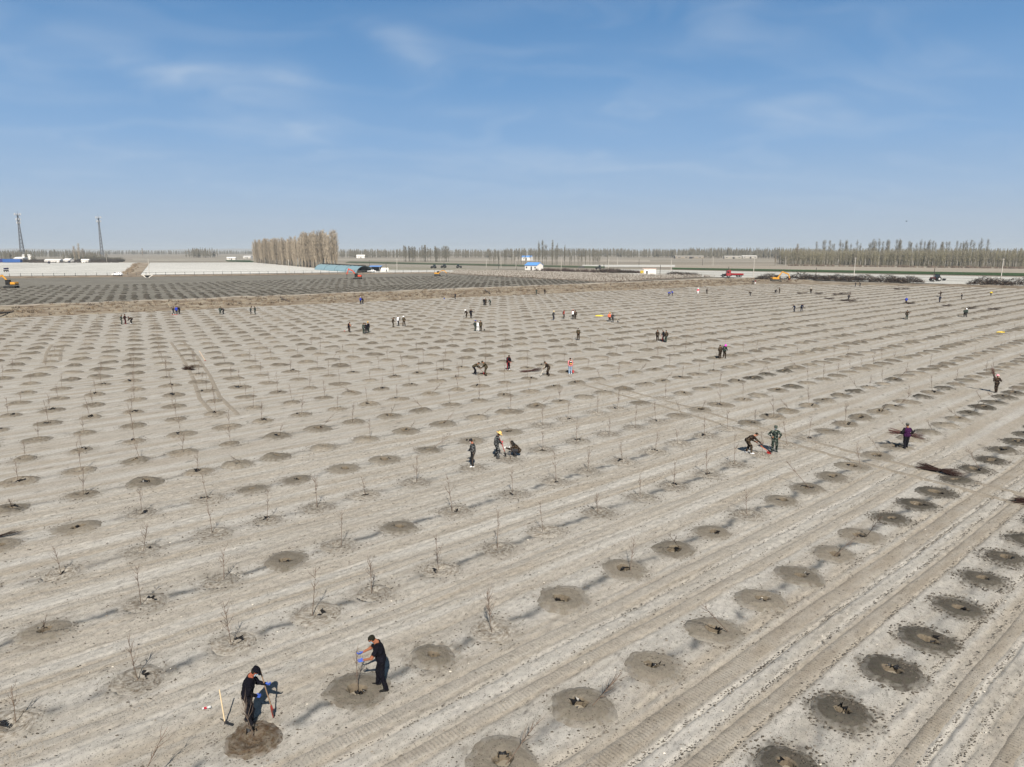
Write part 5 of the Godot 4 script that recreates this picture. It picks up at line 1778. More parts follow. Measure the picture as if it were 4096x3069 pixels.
func person(at: Vector3, yaw: float, pose: String, fit: Dictionary, label: String) -> Node3D:
	var far := at.length()
	var cell := 0.017 if far < 30.0 else 0.024 if far < 60.0 else 0.034
	var hc := 0.008 if far < 30.0 else 0.011 if far < 60.0 else 0.016
	var key := "%s %s" % [pose, cell]
	if not pose_cache.has(key):
		var sk := skeleton(POSES[pose])
		sk.body = nets(sk.bones, cell, 0.045)
		pose_cache[key] = sk
	var sk: Dictionary = pose_cache[key]
	var v := PackedVector3Array()
	var col := PackedColorArray()
	var idx := PackedInt32Array()
	var off := rng.randf() * 30.0
	var skin: Color = fit.get("skin", Color(0.22, 0.11, 0.068))
	var jacket = fit.j
	var legs = fit.t
	var shoe: Color = fit.get("s", Color(0.03, 0.03, 0.03))
	for k in sk.body.v.size():
		var p: Vector3 = sk.body.v[k]
		var c: Color
		match sk.body.r[k]:
			R_JACKET: c = cloth(p, jacket, off)
			R_SLEEVE: c = cloth(p, fit.get("sleeve", jacket), off)
			R_LEGS: c = cloth(p, legs, off + 9.0)
			R_SHOE: c = shoe
			_: c = skin
		if fit.has("vest") and sk.body.r[k] == R_JACKET: c = cloth(p, fit.vest, off)
		if fit.has("stripe") and (sk.body.r[k] == R_SLEEVE or sk.body.r[k] == R_LEGS) and absf(absf(p.x) - 0.17) < 0.02: c = fit.stripe
		# folds and creases of the cloth
		if sk.body.r[k] != R_SHOE and sk.body.r[k] != R_SKIN:
			var q := Vector3(n_camo.get_noise_3d(p.x * 2.2 + off, p.y * 1.1, p.z * 2.2), 0.0, n_camo.get_noise_3d(p.x * 2.2, p.y * 1.1, p.z * 2.2 + off))
			p += q * 0.022
		v.append(p)
		col.append(c)
	idx.append_array(sk.body.i)
	var hs := head_shape(hc)
	var o0 := v.size()
	var hair: Color = fit.get("hair", Color(0.014, 0.012, 0.011))
	for p in hs.v:
		var c := skin
		if p.y > 0.062 or (p.z > 0.012 and p.y > -0.045) or (p.y > 0.03 and p.z > -0.03 and absf(p.x) > 0.06): c = hair
		elif p.z < -0.07 and absf(p.y - 0.024) < 0.008 and absf(absf(p.x) - 0.033) < 0.014: c = Color(0.03, 0.02, 0.018)
		elif p.z < -0.07 and absf(p.y - 0.042) < 0.007 and absf(absf(p.x) - 0.034) < 0.020: c = tone(hair, 1.2)
		elif p.z < -0.07 and absf(p.y + 0.046) < 0.007 and absf(p.x) < 0.025: c = Color(0.24, 0.09, 0.07)
		if fit.has("mask") and p.z < -0.035 and p.y < 0.006 and p.y > -0.10: c = fit.mask
		if fit.get("covered", false) and not (p.z < -0.062 and p.y < 0.05): c = fit.hatc
		v.append(sk.head * p)
		col.append(c)
	for i in hs.i: idx.append(i + o0)
	for s in 2:
		var hd := hand_shape(hc, fit.get("curl", 0.75))
		o0 = v.size()
		var t: Transform3D = sk.hands[s]
		for p in hd.v:
			v.append(t * (p if s == 0 else Vector3(-p.x, p.y, p.z)))
			col.append(fit.get("g", skin))
		for k in range(0, hd.i.size(), 3):
			idx.append(hd.i[k] + o0)
			if s == 0:
				idx.append(hd.i[k + 1] + o0); idx.append(hd.i[k + 2] + o0)
			else:
				idx.append(hd.i[k + 2] + o0); idx.append(hd.i[k + 1] + o0)
	var a := Acc.new()
	a.v = v; a.c = col; a.idx = idx
	var o := base("person", at + Vector3(0, 0.01, 0), yaw)
	o.scale = Vector3.ONE * fit.get("tall", 1.0)
	put("body", a, M.vc, o)
	hat(o, sk.head, fit)
	if fit.has("bag"):
		a = Acc.new()
		var bb: Basis = sk.head.basis
		var mid: Vector3 = (sk.bones[2][0] + sk.bones[2][1]) * 0.5 + Vector3(0, 0.02, 0.20)
		a.box(mid, Vector3(0.30, 0.40, 0.16), Color(0.03, 0.03, 0.03), Basis.IDENTITY, 0.05)
		a.box(mid + Vector3(0, -0.12, 0.07), Vector3(0.24, 0.13, 0.08), fit.bag, Basis.IDENTITY, 0.03)
		a.box(mid + Vector3(0, 0.12, 0.07), Vector3(0.18, 0.07, 0.04), Color(0.7, 0.7, 0.7), Basis.IDENTITY, 0.01)
		put("backpack", a, M.vc, o)
	tag(o, label, "person", "people planting trees")
	return o

func hat(o: Node3D, t: Transform3D, fit: Dictionary) -> void:
	var kind: String = fit.get("hat", "")
	if kind == "": return
	var c: Color = fit.get("hatc", Color(0.02, 0.02, 0.022))
	var a := Acc.new()
	if kind == "cap":
		a.lathe(Vector3(0, 0.045, 0.006), [Vector2(0.101, 0.0), Vector2(0.106, 0.05), Vector2(0.098, 0.085), Vector2(0.06, 0.10), Vector2(0.0, 0.105)], 16, c)
		for k in 8:
			var w0 := PI + PI * 0.2 + PI * 0.6 * k / 8.0
			var w1 := PI + PI * 0.2 + PI * 0.6 * (k + 1) / 8.0
			var y := Vector3(0, 0.052, 0)
			a.quad(Vector3(cos(w0) * 0.10, 0, sin(w0) * 0.10) + y, Vector3(cos(w1) * 0.10, 0, sin(w1) * 0.10) + y, Vector3(cos(w1) * 0.13, -0.018, sin(w1) * 0.19) + y, Vector3(cos(w0) * 0.13, -0.018, sin(w0) * 0.19) + y, c, Vector3.UP)
	elif kind == "straw":
		a.lathe(Vector3(0, 0.05, 0), [Vector2(0.235, -0.03), Vector2(0.17, 0.0), Vector2(0.103, 0.015), Vector2(0.098, 0.08), Vector2(0.07, 0.115), Vector2(0.0, 0.12)], 20, c)
		a.lathe(Vector3(0, 0.047, 0), [Vector2(0.104, 0.012), Vector2(0.17, -0.004), Vector2(0.235, -0.034)], 20, tone(c, 0.8))
	elif kind == "bucket":
		a.lathe(Vector3(0, 0.05, 0), [Vector2(0.175, -0.05), Vector2(0.108, 0.012), Vector2(0.103, 0.075), Vector2(0.07, 0.095), Vector2(0.0, 0.10)], 16, c)
	elif kind == "helmet":
		a.lathe(Vector3(0, 0.045, 0), [Vector2(0.135, -0.005), Vector2(0.125, 0.02), Vector2(0.12, 0.06), Vector2(0.09, 0.10), Vector2(0.0, 0.12)], 16, c)
	elif kind == "scarf":
		a.lathe(Vector3(0, 0.0, 0.012), [Vector2(0.15, -0.17), Vector2(0.118, -0.10), Vector2(0.112, 0.0), Vector2(0.116, 0.06), Vector2(0.085, 0.115), Vector2(0.0, 0.132)], 16, c)
	var h := put({"cap": "cap", "straw": "straw_hat", "bucket": "sun_hat", "helmet": "hard_hat", "scarf": "headscarf"}[kind], a, M.vc, o)
	h.transform = t

const POSES := {
	"lean_shovel": {"lean": 14.0, "head": 26.0, "look": 0.0, "hands": [Vector3(-0.10, 1.06, -0.46), Vector3(0.10, 0.88, -0.22)], "feet": [Vector3(-0.12, 0, 0.08), Vector3(0.12, 0, -0.05)]},
	"reach": {"lean": 12.0, "head": 34.0, "short": true, "slim": 0.93, "hands": [Vector3(-0.20, 1.02, -0.46), Vector3(0.08, 1.08, -0.50)], "feet": [Vector3(-0.14, 0, 0.12), Vector3(0.16, 0, -0.10)], "elbows": [Vector3(-0.8, -0.7, 0.3), Vector3(0.8, -0.7, 0.3)]},
	"stand": {"lean": 3.0},
	"front": {"lean": 6.0, "head": 18.0, "hands": [Vector3(-0.08, 1.0, -0.26), Vector3(0.08, 1.02, -0.26)]},
	"wide_dig": {"lean": 12.0, "head": 22.0, "hands": [Vector3(-0.06, 0.80, -0.34), Vector3(0.10, 0.98, -0.28)], "feet": [Vector3(-0.24, 0, 0.05), Vector3(0.22, 0, -0.02)], "hip": 0.86},
	"bend_dig": {"lean": 58.0, "head": -8.0, "hip": 0.84, "back": 0.12, "hands": [Vector3(-0.12, 0.70, -0.50), Vector3(0.22, 0.56, -0.84)], "feet": [Vector3(-0.16, 0, 0.05), Vector3(0.16, 0, -0.14)]},
	"bend": {"lean": 68.0, "head": -2.0, "hip": 0.82, "back": 0.16, "hands": [Vector3(-0.16, 0.55, -0.55), Vector3(0.16, 0.52, -0.58)], "feet": [Vector3(-0.14, 0, 0.02), Vector3(0.14, 0, -0.06)]},
	"stoop": {"lean": 34.0, "head": 12.0, "hip": 0.87, "back": 0.06, "hands": [Vector3(-0.10, 0.80, -0.48), Vector3(0.14, 0.86, -0.40)], "feet": [Vector3(-0.12, 0, 0.05), Vector3(0.14, 0, -0.06)]},
	"crouch": {"lean": 44.0, "head": -10.0, "hip": 0.32, "back": 0.16, "knees": 0.35, "hands": [Vector3(-0.20, 0.52, -0.62), Vector3(0.16, 0.46, -0.42)], "feet": [Vector3(-0.15, 0, -0.02), Vector3(0.17, 0, -0.14)]},
	"hips": {"lean": 2.0, "head": 10.0, "hands": [Vector3(-0.24, 0.92, -0.12), Vector3(0.20, 1.0, -0.10)], "feet": [Vector3(-0.15, 0, 0.02), Vector3(0.13, 0, -0.05)], "elbows": [Vector3(-1, -0.2, 0.5), Vector3(1, -0.1, 0.3)]},
	"carry": {"lean": 4.0, "head": 8.0, "hands": [Vector3(-0.24, 0.98, -0.20), Vector3(0.50, 1.16, -0.16)], "feet": [Vector3(-0.10, 0, 0.10), Vector3(0.11, 0, -0.12)], "elbows": [Vector3(-0.6, -0.5, 0.7), Vector3(0.3, -1, 0.3)]},
	"shoulder": {"lean": 3.0, "head": 6.0, "hands": [Vector3(-0.24, 1.22, -0.18), Vector3(0.44, 1.12, -0.10)], "feet": [Vector3(-0.11, 0, 0.10), Vector3(0.12, 0, -0.10)], "elbows": [Vector3(-0.5, -1, 0.2), Vector3(0.5, -1, 0.3)]},
	"point": {"lean": 4.0, "head": 8.0, "hands": [Vector3(-0.26, 0.88, -0.08), Vector3(0.56, 1.20, -0.22)], "elbows": [Vector3(-0.6, -0.5, 0.7), Vector3(0.2, -1, 0.2)]},
	"stride": {"lean": 8.0, "head": 12.0, "hands": [Vector3(-0.26, 0.90, -0.22), Vector3(0.27, 0.86, 0.10)], "feet": [Vector3(-0.10, 0, 0.24), Vector3(0.10, 0, -0.22)], "hip": 0.87},
	"look_down": {"lean": 10.0, "head": 30.0, "hands": [Vector3(-0.22, 0.86, -0.20), Vector3(0.14, 0.94, -0.36)]},
}

func shovel(o: Node3D, top: Vector3, foot: Vector3, wood: Color, steel: Color, label: String, kind := "shovel") -> void:
	# stands in its holder's frame, yet is a thing of its own
	var n := base(kind, o.position, 0.0)
	n.basis = o.basis
	var d := (foot - top).normalized()
	var a := Acc.new()
	var m := top.lerp(foot, 0.5) + Vector3(0.008, 0, 0.006)
	var joint_ := foot - d * (0.26 if kind == "shovel" else 0.02)
	a.tube(top, m, 0.018, 0.018, 8, wood, true)
	a.tube(m, joint_, 0.018, 0.017, 8, wood, true)
	put("handle", a, M.vc, n)
	a = Acc.new()
	var s := d.cross(Vector3(0.3, 0.2, 1)).normalized()
	var up := s.cross(d)
	if kind == "shovel":
		var rows := 6
		var cols := 6
		for face in 2:
			var i0 := a.v.size()
			for r in rows + 1:
				var f := float(r) / rows
				var w := 0.115 * (1.0 if f < 0.55 else cos((f - 0.55) / 0.45 * PI * 0.48))
				for c in cols + 1:
					var e := float(c) / cols * 2.0 - 1.0
					a.v.append(joint_ + d * (f * 0.30 - 0.02) + s * e * w + up * (0.035 * e * e + 0.02 * f - 0.005 * face))
					a.c.append(tone(steel, 0.85 + 0.3 * f))
			for r in rows:
				for c in cols:
					var p := i0 + r * (cols + 1) + c
					if face == 0: a.idx.append_array(PackedInt32Array([p, p + 1, p + cols + 2, p, p + cols + 2, p + cols + 1]))
					else: a.idx.append_array(PackedInt32Array([p, p + cols + 2, p + 1, p, p + cols + 1, p + cols + 2]))
		a.tube(joint_ - d * 0.12, joint_ + d * 0.05, 0.022, 0.026, 8, steel)
		put("blade", a, M.gloss, n)
	else:
		a.box(foot - d * 0.02, Vector3(0.05, 0.05, 0.06), steel, Basis(s, up, d), 0.006)
		a.box(foot + up * 0.10, Vector3(0.11, 0.20, 0.012), steel, Basis(s, up, d), 0.003)
		a.box(foot - up * 0.09, Vector3(0.035, 0.16, 0.02), steel, Basis(s, up, d), 0.003)
		put("head", a, M.gloss, n)
	tag(n, label, kind, "digging tools")

func bundle(at: Vector3, dir: Vector3, long: float, thick: float, n: int, label: String, c := Color(0.060, 0.038, 0.034)) -> void:
	# a bundle of bare saplings, tied in the middle, its twigs fanning out at both ends
	var o := base("sapling_bundle", at)
	var d := dir.normalized()
	var s := d.cross(Vector3.UP if absf(d.y) < 0.9 else Vector3.RIGHT).normalized()
	var t := s.cross(d)
	var a := Acc.new()
	for k in n:
		var w := rng.randf() * TAU
		var r := sqrt(rng.randf()) * thick
		var off := s * cos(w) * r + t * (sin(w) * r * 0.8)
		var e := rng.randf_range(0.5, 1.15)
		var tip := d * long * 0.55 * e + off * rng.randf_range(2.0, 5.2)
		var root := -d * long * 0.45 * rng.randf_range(0.55, 1.1) + off * rng.randf_range(1.2, 4.2)
		var cc := vary(c, 0.45)
		a.tube(root, off * 0.8 + d * rng.randf_range(-0.1, 0.1) * long, 0.008, 0.008, 4, cc)
		a.spike(off * 0.8, tip, 0.009, cc)
		for q in 2:
			var b := (off * 0.8).lerp(tip, rng.randf_range(0.35, 0.8))
			a.spike(b, b + d * long * 0.16 + s * rng.randf_range(-0.14, 0.14) * long * 0.5 + t * rng.randf_range(-0.08, 0.10) * long * 0.5, 0.005, cc)
	put("twigs", a, M.vc, o)
	a = Acc.new()
	a.tube(-d * 0.03, d * 0.03, thick * 1.02, thick * 1.02, 12, Color(0.05, 0.04, 0.035))
	put("tie", a, M.vc, o)
	tag(o, label, "bundle", "bundles of saplings")

func people() -> void:
	var black := Color(0.0075, 0.0075, 0.009)
	var wcamo := [Color(0.009, 0.010, 0.012), Color(0.022, 0.024, 0.027), Color(0.06, 0.063, 0.067), Color(0.14, 0.145, 0.15)]
	var gcamo := [Color(0.007, 0.009, 0.008), Color(0.014, 0.021, 0.018), Color(0.035, 0.048, 0.040), Color(0.13, 0.15, 0.135)]
	var bcamo := [Color(0.008, 0.007, 0.006), Color(0.020, 0.015, 0.011), Color(0.045, 0.033, 0.022), Color(0.085, 0.07, 0.05)]
	var tcamo := [Color(0.010, 0.009, 0.007), Color(0.028, 0.023, 0.015), Color(0.07, 0.054, 0.032), Color(0.12, 0.10, 0.065)]
	var glove := Color(0.045, 0.10, 0.42)
	var white := Color(0.75, 0.77, 0.80)
	var sky_mask := Color(0.40, 0.62, 0.78)
	var navy := Color(0.012, 0.016, 0.035)
	var royal := Color(0.02, 0.045, 0.36)
	var red := Color(0.28, 0.016, 0.014)
	var orange := Color(0.55, 0.13, 0.04)
	var wood := Color(0.55, 0.42, 0.27)
	var dgrey := Color(0.03, 0.03, 0.034)
	# the two men in the foreground
	var o := person(Vector3(-7.03, 0, -17.05), -78.0, "lean_shovel", {"j": black, "t": Color(0.010, 0.011, 0.014), "s": Color(0.05, 0.045, 0.04), "g": glove, "mask": sky_mask, "hat": "cap", "hatc": black, "skin": Color(0.24, 0.082, 0.048), "tall": 1.0}, "man in black jacket, black cap and blue gloves leaning over a shovel")
	shovel(o, Vector3(-0.10, 1.48, -0.34), Vector3(-0.14, 0.03, -0.62), Color(0.22, 0.15, 0.10), Color(0.24, 0.035, 0.025), "shovel with a red blade held upright by the man in the black cap")
	o = person(Vector3(-3.78, 0, -18.62), 98.0, "reach", {"j": black, "t": black, "s": Color(0.012, 0.012, 0.013), "g": glove, "mask": sky_mask, "skin": Color(0.235, 0.098, 0.058), "curl": 0.55, "tall": 1.05}, "bareheaded man in black t-shirt and blue gloves holding a sapling")
	# the three by the crouching planter
	person(Vector3(-2.29, 0, -40.12), 80.0, "front", {"j": wcamo, "t": Color(0.012, 0.013, 0.016), "s": white, "g": Color(0.3, 0.3, 0.3), "mask": white, "hat": "cap", "hatc": Color(0.018, 0.018, 0.02), "skin": Color(0.32, 0.13, 0.09)}, "person in dark camouflage jacket with white mask and white shoes")
	o = person(Vector3(-0.95, 0, -41.96), -80.0, "wide_dig", {"j": wcamo, "t": wcamo, "g": Color(0.45, 0.03, 0.05), "hat": "straw", "hatc": Color(0.62, 0.42, 0.16), "skin": Color(0.10, 0.06, 0.05), "tall": 1.02}, "person in grey camouflage and straw hat digging with a red shovel")
	shovel(o, Vector3(0.05, 1.22, -0.18), Vector3(0.02, 0.03, -0.62), red, Color(0.03, 0.03, 0.032), "red-handled shovel with a black blade below the straw hat")
	person(Vector3(0.28, 0, -42.39), 78.0, "crouch", {"j": bcamo, "t": dgrey, "g": white, "hat": "scarf", "hatc": Color(0.012, 0.012, 0.014), "covered": true, "skin": Color(0.1, 0.06, 0.05)}, "person in black hood and white gloves crouching at a sapling")
	# the pair to the right
	o = person(Vector3(14.80, 0, -42.94), -88.0, "bend_dig", {"j": bcamo, "t": bcamo, "s": white, "skin": Color(0.36, 0.17, 0.11)}, "bareheaded person in brown camouflage bent over an orange shovel")
	shovel(o, Vector3(-0.10, 0.76, -0.40), Vector3(0.40, 0.06, -1.30), orange, red, "orange-handled shovel with a red blade pushed towards the right")
	person(Vector3(16.54, 0, -43.28), 172.0, "hips", {"j": gcamo, "t": gcamo, "mask": Color(0.72, 0.86, 0.92), "hat": "cap", "hatc": Color(0.05, 0.065, 0.055), "s": Color(0.05, 0.055, 0.055)}, "person in green camouflage with pale mask standing with hands at the waist")
	o = person(Vector3(25.18, 0, -43.91), -6.0, "carry", {"j": Color(0.012, 0.012, 0.013), "vest": Color(0.034, 0.008, 0.042), "t": Color(0.011, 0.011, 0.013), "hat": "cap", "hatc": Color(0.10, 0.10, 0.095), "g": Color(0.02, 0.02, 0.02)}, "person in purple vest seen from behind carrying a bundle of saplings")
	bundle(o.position + Vector3(0.05, 0.98, -0.20), Vector3(1.0, -0.16, 0.12), 2.3, 0.085, 60, "loose bundle of saplings under the arm of the person in the purple vest", Color(0.10, 0.05, 0.048))
	o = person(Vector3(43.27, 0, -62.28), -4.0, "shoulder", {"j": bcamo, "t": bcamo, "hat": "bucket", "hatc": Color(0.72, 0.30, 0.36), "s": Color(0.03, 0.025, 0.02), "tall": 0.97}, "person in brown camouflage with a pink sun hat shouldering saplings")
	bundle(o.position + Vector3(-0.30, 1.55, -0.10), Vector3(-0.42, 1.0, 0.0), 1.7, 0.07, 45, "upright bundle of saplings on the shoulder of the pink-hatted person", Color(0.085, 0.045, 0.040))
	# the row further back in the middle
	o = person(Vector3(-3.83, 0, -71.50), -84.0, "bend_dig", {"j": tcamo, "t": black, "s": Color(0.12, 0.12, 0.12)}, "person in camouflage top and black trousers bent over a red shovel")
	shovel(o, Vector3(-0.12, 0.80, -0.36), Vector3(0.20, 0.05, -1.12), Color(0.30, 0.14, 0.06), red, "shovel with a red blade between two bending people in the middle")
	person(Vector3(-2.63, 0, -70.91), 84.0, "stoop", {"j": tcamo, "t": tcamo, "hat": "cap", "hatc": Color(0.05, 0.04, 0.03)}, "person in full tan camouflage stooping opposite the red shovel")
	person(Vector3(-0.40, 0, -74.43), -150.0, "look_down", {"j": black, "t": black, "stripe": Color(0.3, 0.03, 0.04), "s": white, "g": Color(0.4, 0.12, 0.05)}, "person in black tracksuit with a red and white side stripe")
	o = person(Vector3(3.67, 0, -70.76), 100.0, "stoop", {"j": bcamo, "t": bcamo, "hat": "cap", "hatc": Color(0.07, 0.06, 0.05)}, "person in dark camouflage leaning on a white-handled hoe")
	shovel(o, Vector3(0.05, 1.05, -0.36), Vector3(-0.05, 0.03, -0.82), Color(0.66, 0.60, 0.52), Color(0.05, 0.05, 0.05), "white-handled hoe in front of the person in dark camouflage", "hoe")
	o = person(Vector3(5.99, 0, -71.95), 4.0, "front", {"j": Color(0.62, 0.22, 0.24), "t": Color(0.22, 0.30, 0.42), "s": white, "hair": Color(0.03, 0.015, 0.012), "bag": Color(0.6, 0.32, 0.10)}, "person in pink jacket and jeans with a backpack")
	shovel(o, Vector3(0.24, 1.62, -0.22), Vector3(0.30, 0.10, -0.12), Color(0.26, 0.11, 0.06), Color(0.3, 0.03, 0.03), "upright shovel beside the pink jacket")
	person(Vector3(24.32, 0, -82.19), 14.0, "front", {"j": bcamo, "t": bcamo}, "person in brown camouflage seen from behind, next to a magenta headscarf")
	person(Vector3(24.99, 0, -82.78), -50.0, "look_down", {"j": gcamo, "t": bcamo, "hat": "scarf", "hatc": Color(0.55, 0.04, 0.46), "covered": true, "g": Color(0.012, 0.01, 0.01)}, "person with a magenta headscarf walking beside camouflaged companion")
	o = person(Vector3(20.24, 0, -98.40), -20.0, "front", {"j": bcamo, "t": bcamo, "s": white}, "person in brown camouflage holding a white pole upright")
	shovel(o, Vector3(-0.28, 1.05, -0.05), Vector3(-0.20, 0.03, -0.05), Color(0.66, 0.62, 0.58), Color(0.5, 0.5, 0.5), "white pole of a tool standing beside brown camouflage trousers", "hoe")
	o = person(Vector3(21.08, 0, -98.40), 60.0, "front", {"j": black, "t": dgrey, "hair": Color(0.2, 0.2, 0.2)}, "dark-clothed person half hidden behind another with a red shovel")
	shovel(o, Vector3(-0.2, 1.0, -0.2), Vector3(-0.25, 0.03, -0.05), red, Color(0.5, 0.02, 0.02), "red shovel standing between two people right of the middle")
	person(Vector3(21.29, 0, -97.58), 30.0, "stand", {"j": bcamo, "t": gcamo}, "person in camouflage standing right of the red shovel")
	person(Vector3(9.39, 0, -100.09), 168.0, "front", {"j": tcamo, "t": bcamo, "mask": white, "tall": 1.04}, "person alone in tan camouflage jacket with hands before the chest")
	person(Vector3(17.34, 0, -126.23), -30.0, "stand", {"j": Color(0.72, 0.17, 0.10), "t": black, "s": white, "hat": "straw", "hatc": Color(0.68, 0.45, 0.16)}, "person in bright orange vest and straw hat")
	o = person(Vector3(17.75, 0, -125.34), -40.0, "point", {"j": wcamo, "t": wcamo, "hat": "cap", "hatc": Color(0.05, 0.05, 0.05)}, "person in grey camouflage beside the orange vest reaching out an arm")
	shovel(o, Vector3(0.45, 1.25, -0.3), Vector3(0.8, 0.03, -0.6), Color(0.5, 0.42, 0.3), Color(0.02, 0.02, 0.022), "shovel with a black blade right of the orange vest")
	person(Vector3(7.54, 0, -128.99), -60.0, "point", {"j": wcamo, "t": navy, "s": white, "hat": "straw", "hatc": Color(0.7, 0.55, 0.3)}, "person in dark jacket and pale hat reaching right, left of three others")
	person(Vector3(9.64, 0, -132.35), -120.0, "stand", {"j": black, "t": black, "vest": Color(0.30, 0.06, 0.05)}, "person with dark trousers and a reddish top standing tall")
	person(Vector3(11.28, 0, -131.86), -20.0, "front", {"j": white, "sleeve": Color(0.5, 0.03, 0.05), "t": black, "hat": "straw", "hatc": Color(0.6, 0.2, 0.15)}, "person in red and white jacket close to brown camouflage")
	person(Vector3(11.62, 0, -130.41), 25.0, "stand", {"j": bcamo, "t": bcamo, "tall": 1.05}, "person in brown camouflage beside the red and white jacket")
	o = person(Vector3(-8.56, 0, -134.36), 60.0, "stoop", {"j": bcamo, "t": bcamo, "hat": "scarf", "hatc": white}, "person with a white head cover stooping with a spade")
	shovel(o, Vector3(0.0, 1.1, -0.35), Vector3(-0.1, 0.03, -0.75), Color(0.2, 0.15, 0.1), Color(0.03, 0.03, 0.03), "spade held by the person with the white head cover")
	person(Vector3(-7.67, 0, -132.85), -30.0, "point", {"j": black, "t": black, "tall": 1.06}, "person all in black right of the white head cover")
	person(Vector3(-6.47, 0, -164.80), -40.0, "stand", {"j": black, "t": dgrey, "hat": "helmet", "hatc": white}, "person in black with a white cap beside a brown jacket")
	person(Vector3(-6.07, 0, -164.80), 20.0, "look_down", {"j": bcamo, "t": bcamo}, "person in brown camouflage behind the white cap")
	person(Vector3(-5.03, 0, -164.80), 50.0, "stoop", {"j": gcamo, "t": gcamo}, "person in green camouflage facing the white cap")
	person(Vector3(-14.73, 0, -185.27), 60.0, "stand", {"j": dgrey, "t": black}, "person in black alone near the weedy bank, beside a blue bucket")
	person(Vector3(7.08, 0, -206.59), 20.0, "front", {"j": gcamo, "t": gcamo, "hat": "cap", "hatc": Color(0.7, 0.65, 0.55)}, "person in green camouflage with a pale cap in front of the bank")
	person(Vector3(9.52, 0, -207.78), -30.0, "stand", {"j": bcamo, "t": dgrey}, "stocky person in dark camouflage right of the pale cap at the bank")
	o = person(Vector3(-25.20, 0, -109.43), -40.0, "look_down", {"j": black, "t": Color(0.03, 0.02, 0.018), "sleeve": Color(0.35, 0.16, 0.1)}, "person in black t-shirt with a white-handled shovel")
	shovel(o, Vector3(0.35, 1.1, -0.55), Vector3(-0.9, 0.04, 0.35), white, Color(0.5, 0.04, 0.03), "white-handled shovel with a red blade held slanting to the ground")
	person(Vector3(-22.69, 0, -108.08), -50.0, "front", {"j": gcamo, "t": gcamo}, "person in green camouflage, left of a huddle of three")
	person(Vector3(-22.33, 0, -108.42), 30.0, "stoop", {"j": black, "t": dgrey, "g": white}, "person in black stooping in the middle of a huddle of three")
	person(Vector3(-22.15, 0, -109.43), 60.0, "front", {"j": black, "t": gcamo, "hat": "helmet", "hatc": Color(0.72, 0.40, 0.03)}, "person wearing a bright yellow hat in a huddle of three")
	person(Vector3(-19.72, 0, -117.44), -70.0, "look_down", {"j": bcamo, "t": tcamo, "hat": "bucket", "hatc": Color(0.03, 0.025, 0.02)}, "person in brown camouflage and dark brimmed hat facing a tracksuit")
	person(Vector3(-19.20, 0, -119.42), -150.0, "stand", {"j": black, "vest": Color(0.62, 0.63, 0.65), "t": black, "stripe": white, "tall": 1.05}, "tall person in black and white track jacket")
	person(Vector3(-18.19, 0, -119.42), 160.0, "stride", {"j": tcamo, "t": bcamo, "hat": "helmet", "hatc": white}, "person in tan camouflage and white cap striding")
	person(Vector3(-5.79, 0, -111.50), -50.0, "stand", {"j": gcamo, "t": gcamo, "hat": "helmet", "hatc": Color(0.02, 0.06, 0.40)}, "person in green camouflage wearing a blue helmet")
	person(Vector3(-5.39, 0, -111.50), -20.0, "stoop", {"j": white, "t": white, "hat": "bucket", "hatc": white}, "person in white half hidden between two camouflaged people")
	o = person(Vector3(-4.91, 0, -111.15), 10.0, "front", {"j": tcamo, "t": bcamo, "tall": 1.04}, "person in tan camouflage right of the blue helmet")
	shovel(o, Vector3(0.35, 1.0, -0.1), Vector3(0.6, 0.03, -0.1), Color(0.25, 0.2, 0.15), Color(0.03, 0.03, 0.03), "shovel with a black blade beside the tan camouflage and blue helmet")
	person(Vector3(-67.11, 0, -121.89), -60.0, "front", {"j": gcamo, "t": gcamo}, "person in green camouflage, leftmost worker in the field")
	person(Vector3(-66.69, 0, -122.31), -40.0, "point", {"j": Color(0.02, 0.008, 0.008), "t": Color(0.05, 0.015, 0.012), "s": Color(0.2, 0.02, 0.02), "tall": 1.04}, "person in dark red clothes between two others at the far left")
	person(Vector3(-66.06, 0, -123.16), 88.0, "bend", {"j": bcamo, "t": black, "s": white, "hat": "straw", "hatc": white}, "person in white hat bending low at the far left")
	person(Vector3(-66.74, 0, -140.19), -70.0, "stride", {"j": dgrey, "t": dgrey, "s": Color(0.75, 0.03, 0.015)}, "dark-clothed person with bright red shoes striding")
	person(Vector3(-66.36, 0, -140.74), 30.0, "look_down", {"j": royal, "t": black, "g": white, "s": Color(0.75, 0.03, 0.015)}, "person in royal blue jacket and red shoes near the bank")
	person(Vector3(-66.33, 0, -141.86), 60.0, "stoop", {"j": black, "t": bcamo}, "person in black stooping right of the royal blue jacket")
	person(Vector3(-57.52, 0, -140.19), -10.0, "look_down", {"j": gcamo, "t": gcamo}, "person in green camouflage, left of a bending pair by the bank")
	person(Vector3(-57.55, 0, -141.86), 70.0, "bend_dig", {"j": dgrey, "t": dgrey}, "dark-clothed person leaning far forward, right of the bending pair")
	person(Vector3(-51.51, 0, -140.19), -80.0, "look_down", {"j": gcamo, "t": black, "s": white}, "person in dark camouflage facing another across a gap, left one")
	person(Vector3(-51.02, 0, -141.30), 80.0, "front", {"j": gcamo, "t": gcamo}, "person in dark camouflage facing another across a gap, right one")
	person(Vector3(-36.01, 0, -169.49), -30.0, "front", {"j": royal, "t": black, "hat": "cap", "hatc": white}, "person in blue jacket with a white cap at the foot of the bank")
	person(Vector3(-35.42, 0, -169.49), 60.0, "stoop", {"j": black, "t": black}, "person in black stooping behind the blue jacket at the bank")
	person(Vector3(43.81, 0, -199.70), -80.0, "bend", {"j": royal, "t": black}, "person in blue jacket bending low, left of the blue pair")
	person(Vector3(44.86, 0, -199.70), 75.0, "stoop", {"j": royal, "t": black, "s": white}, "person in blue jacket stooping, right of the blue pair")
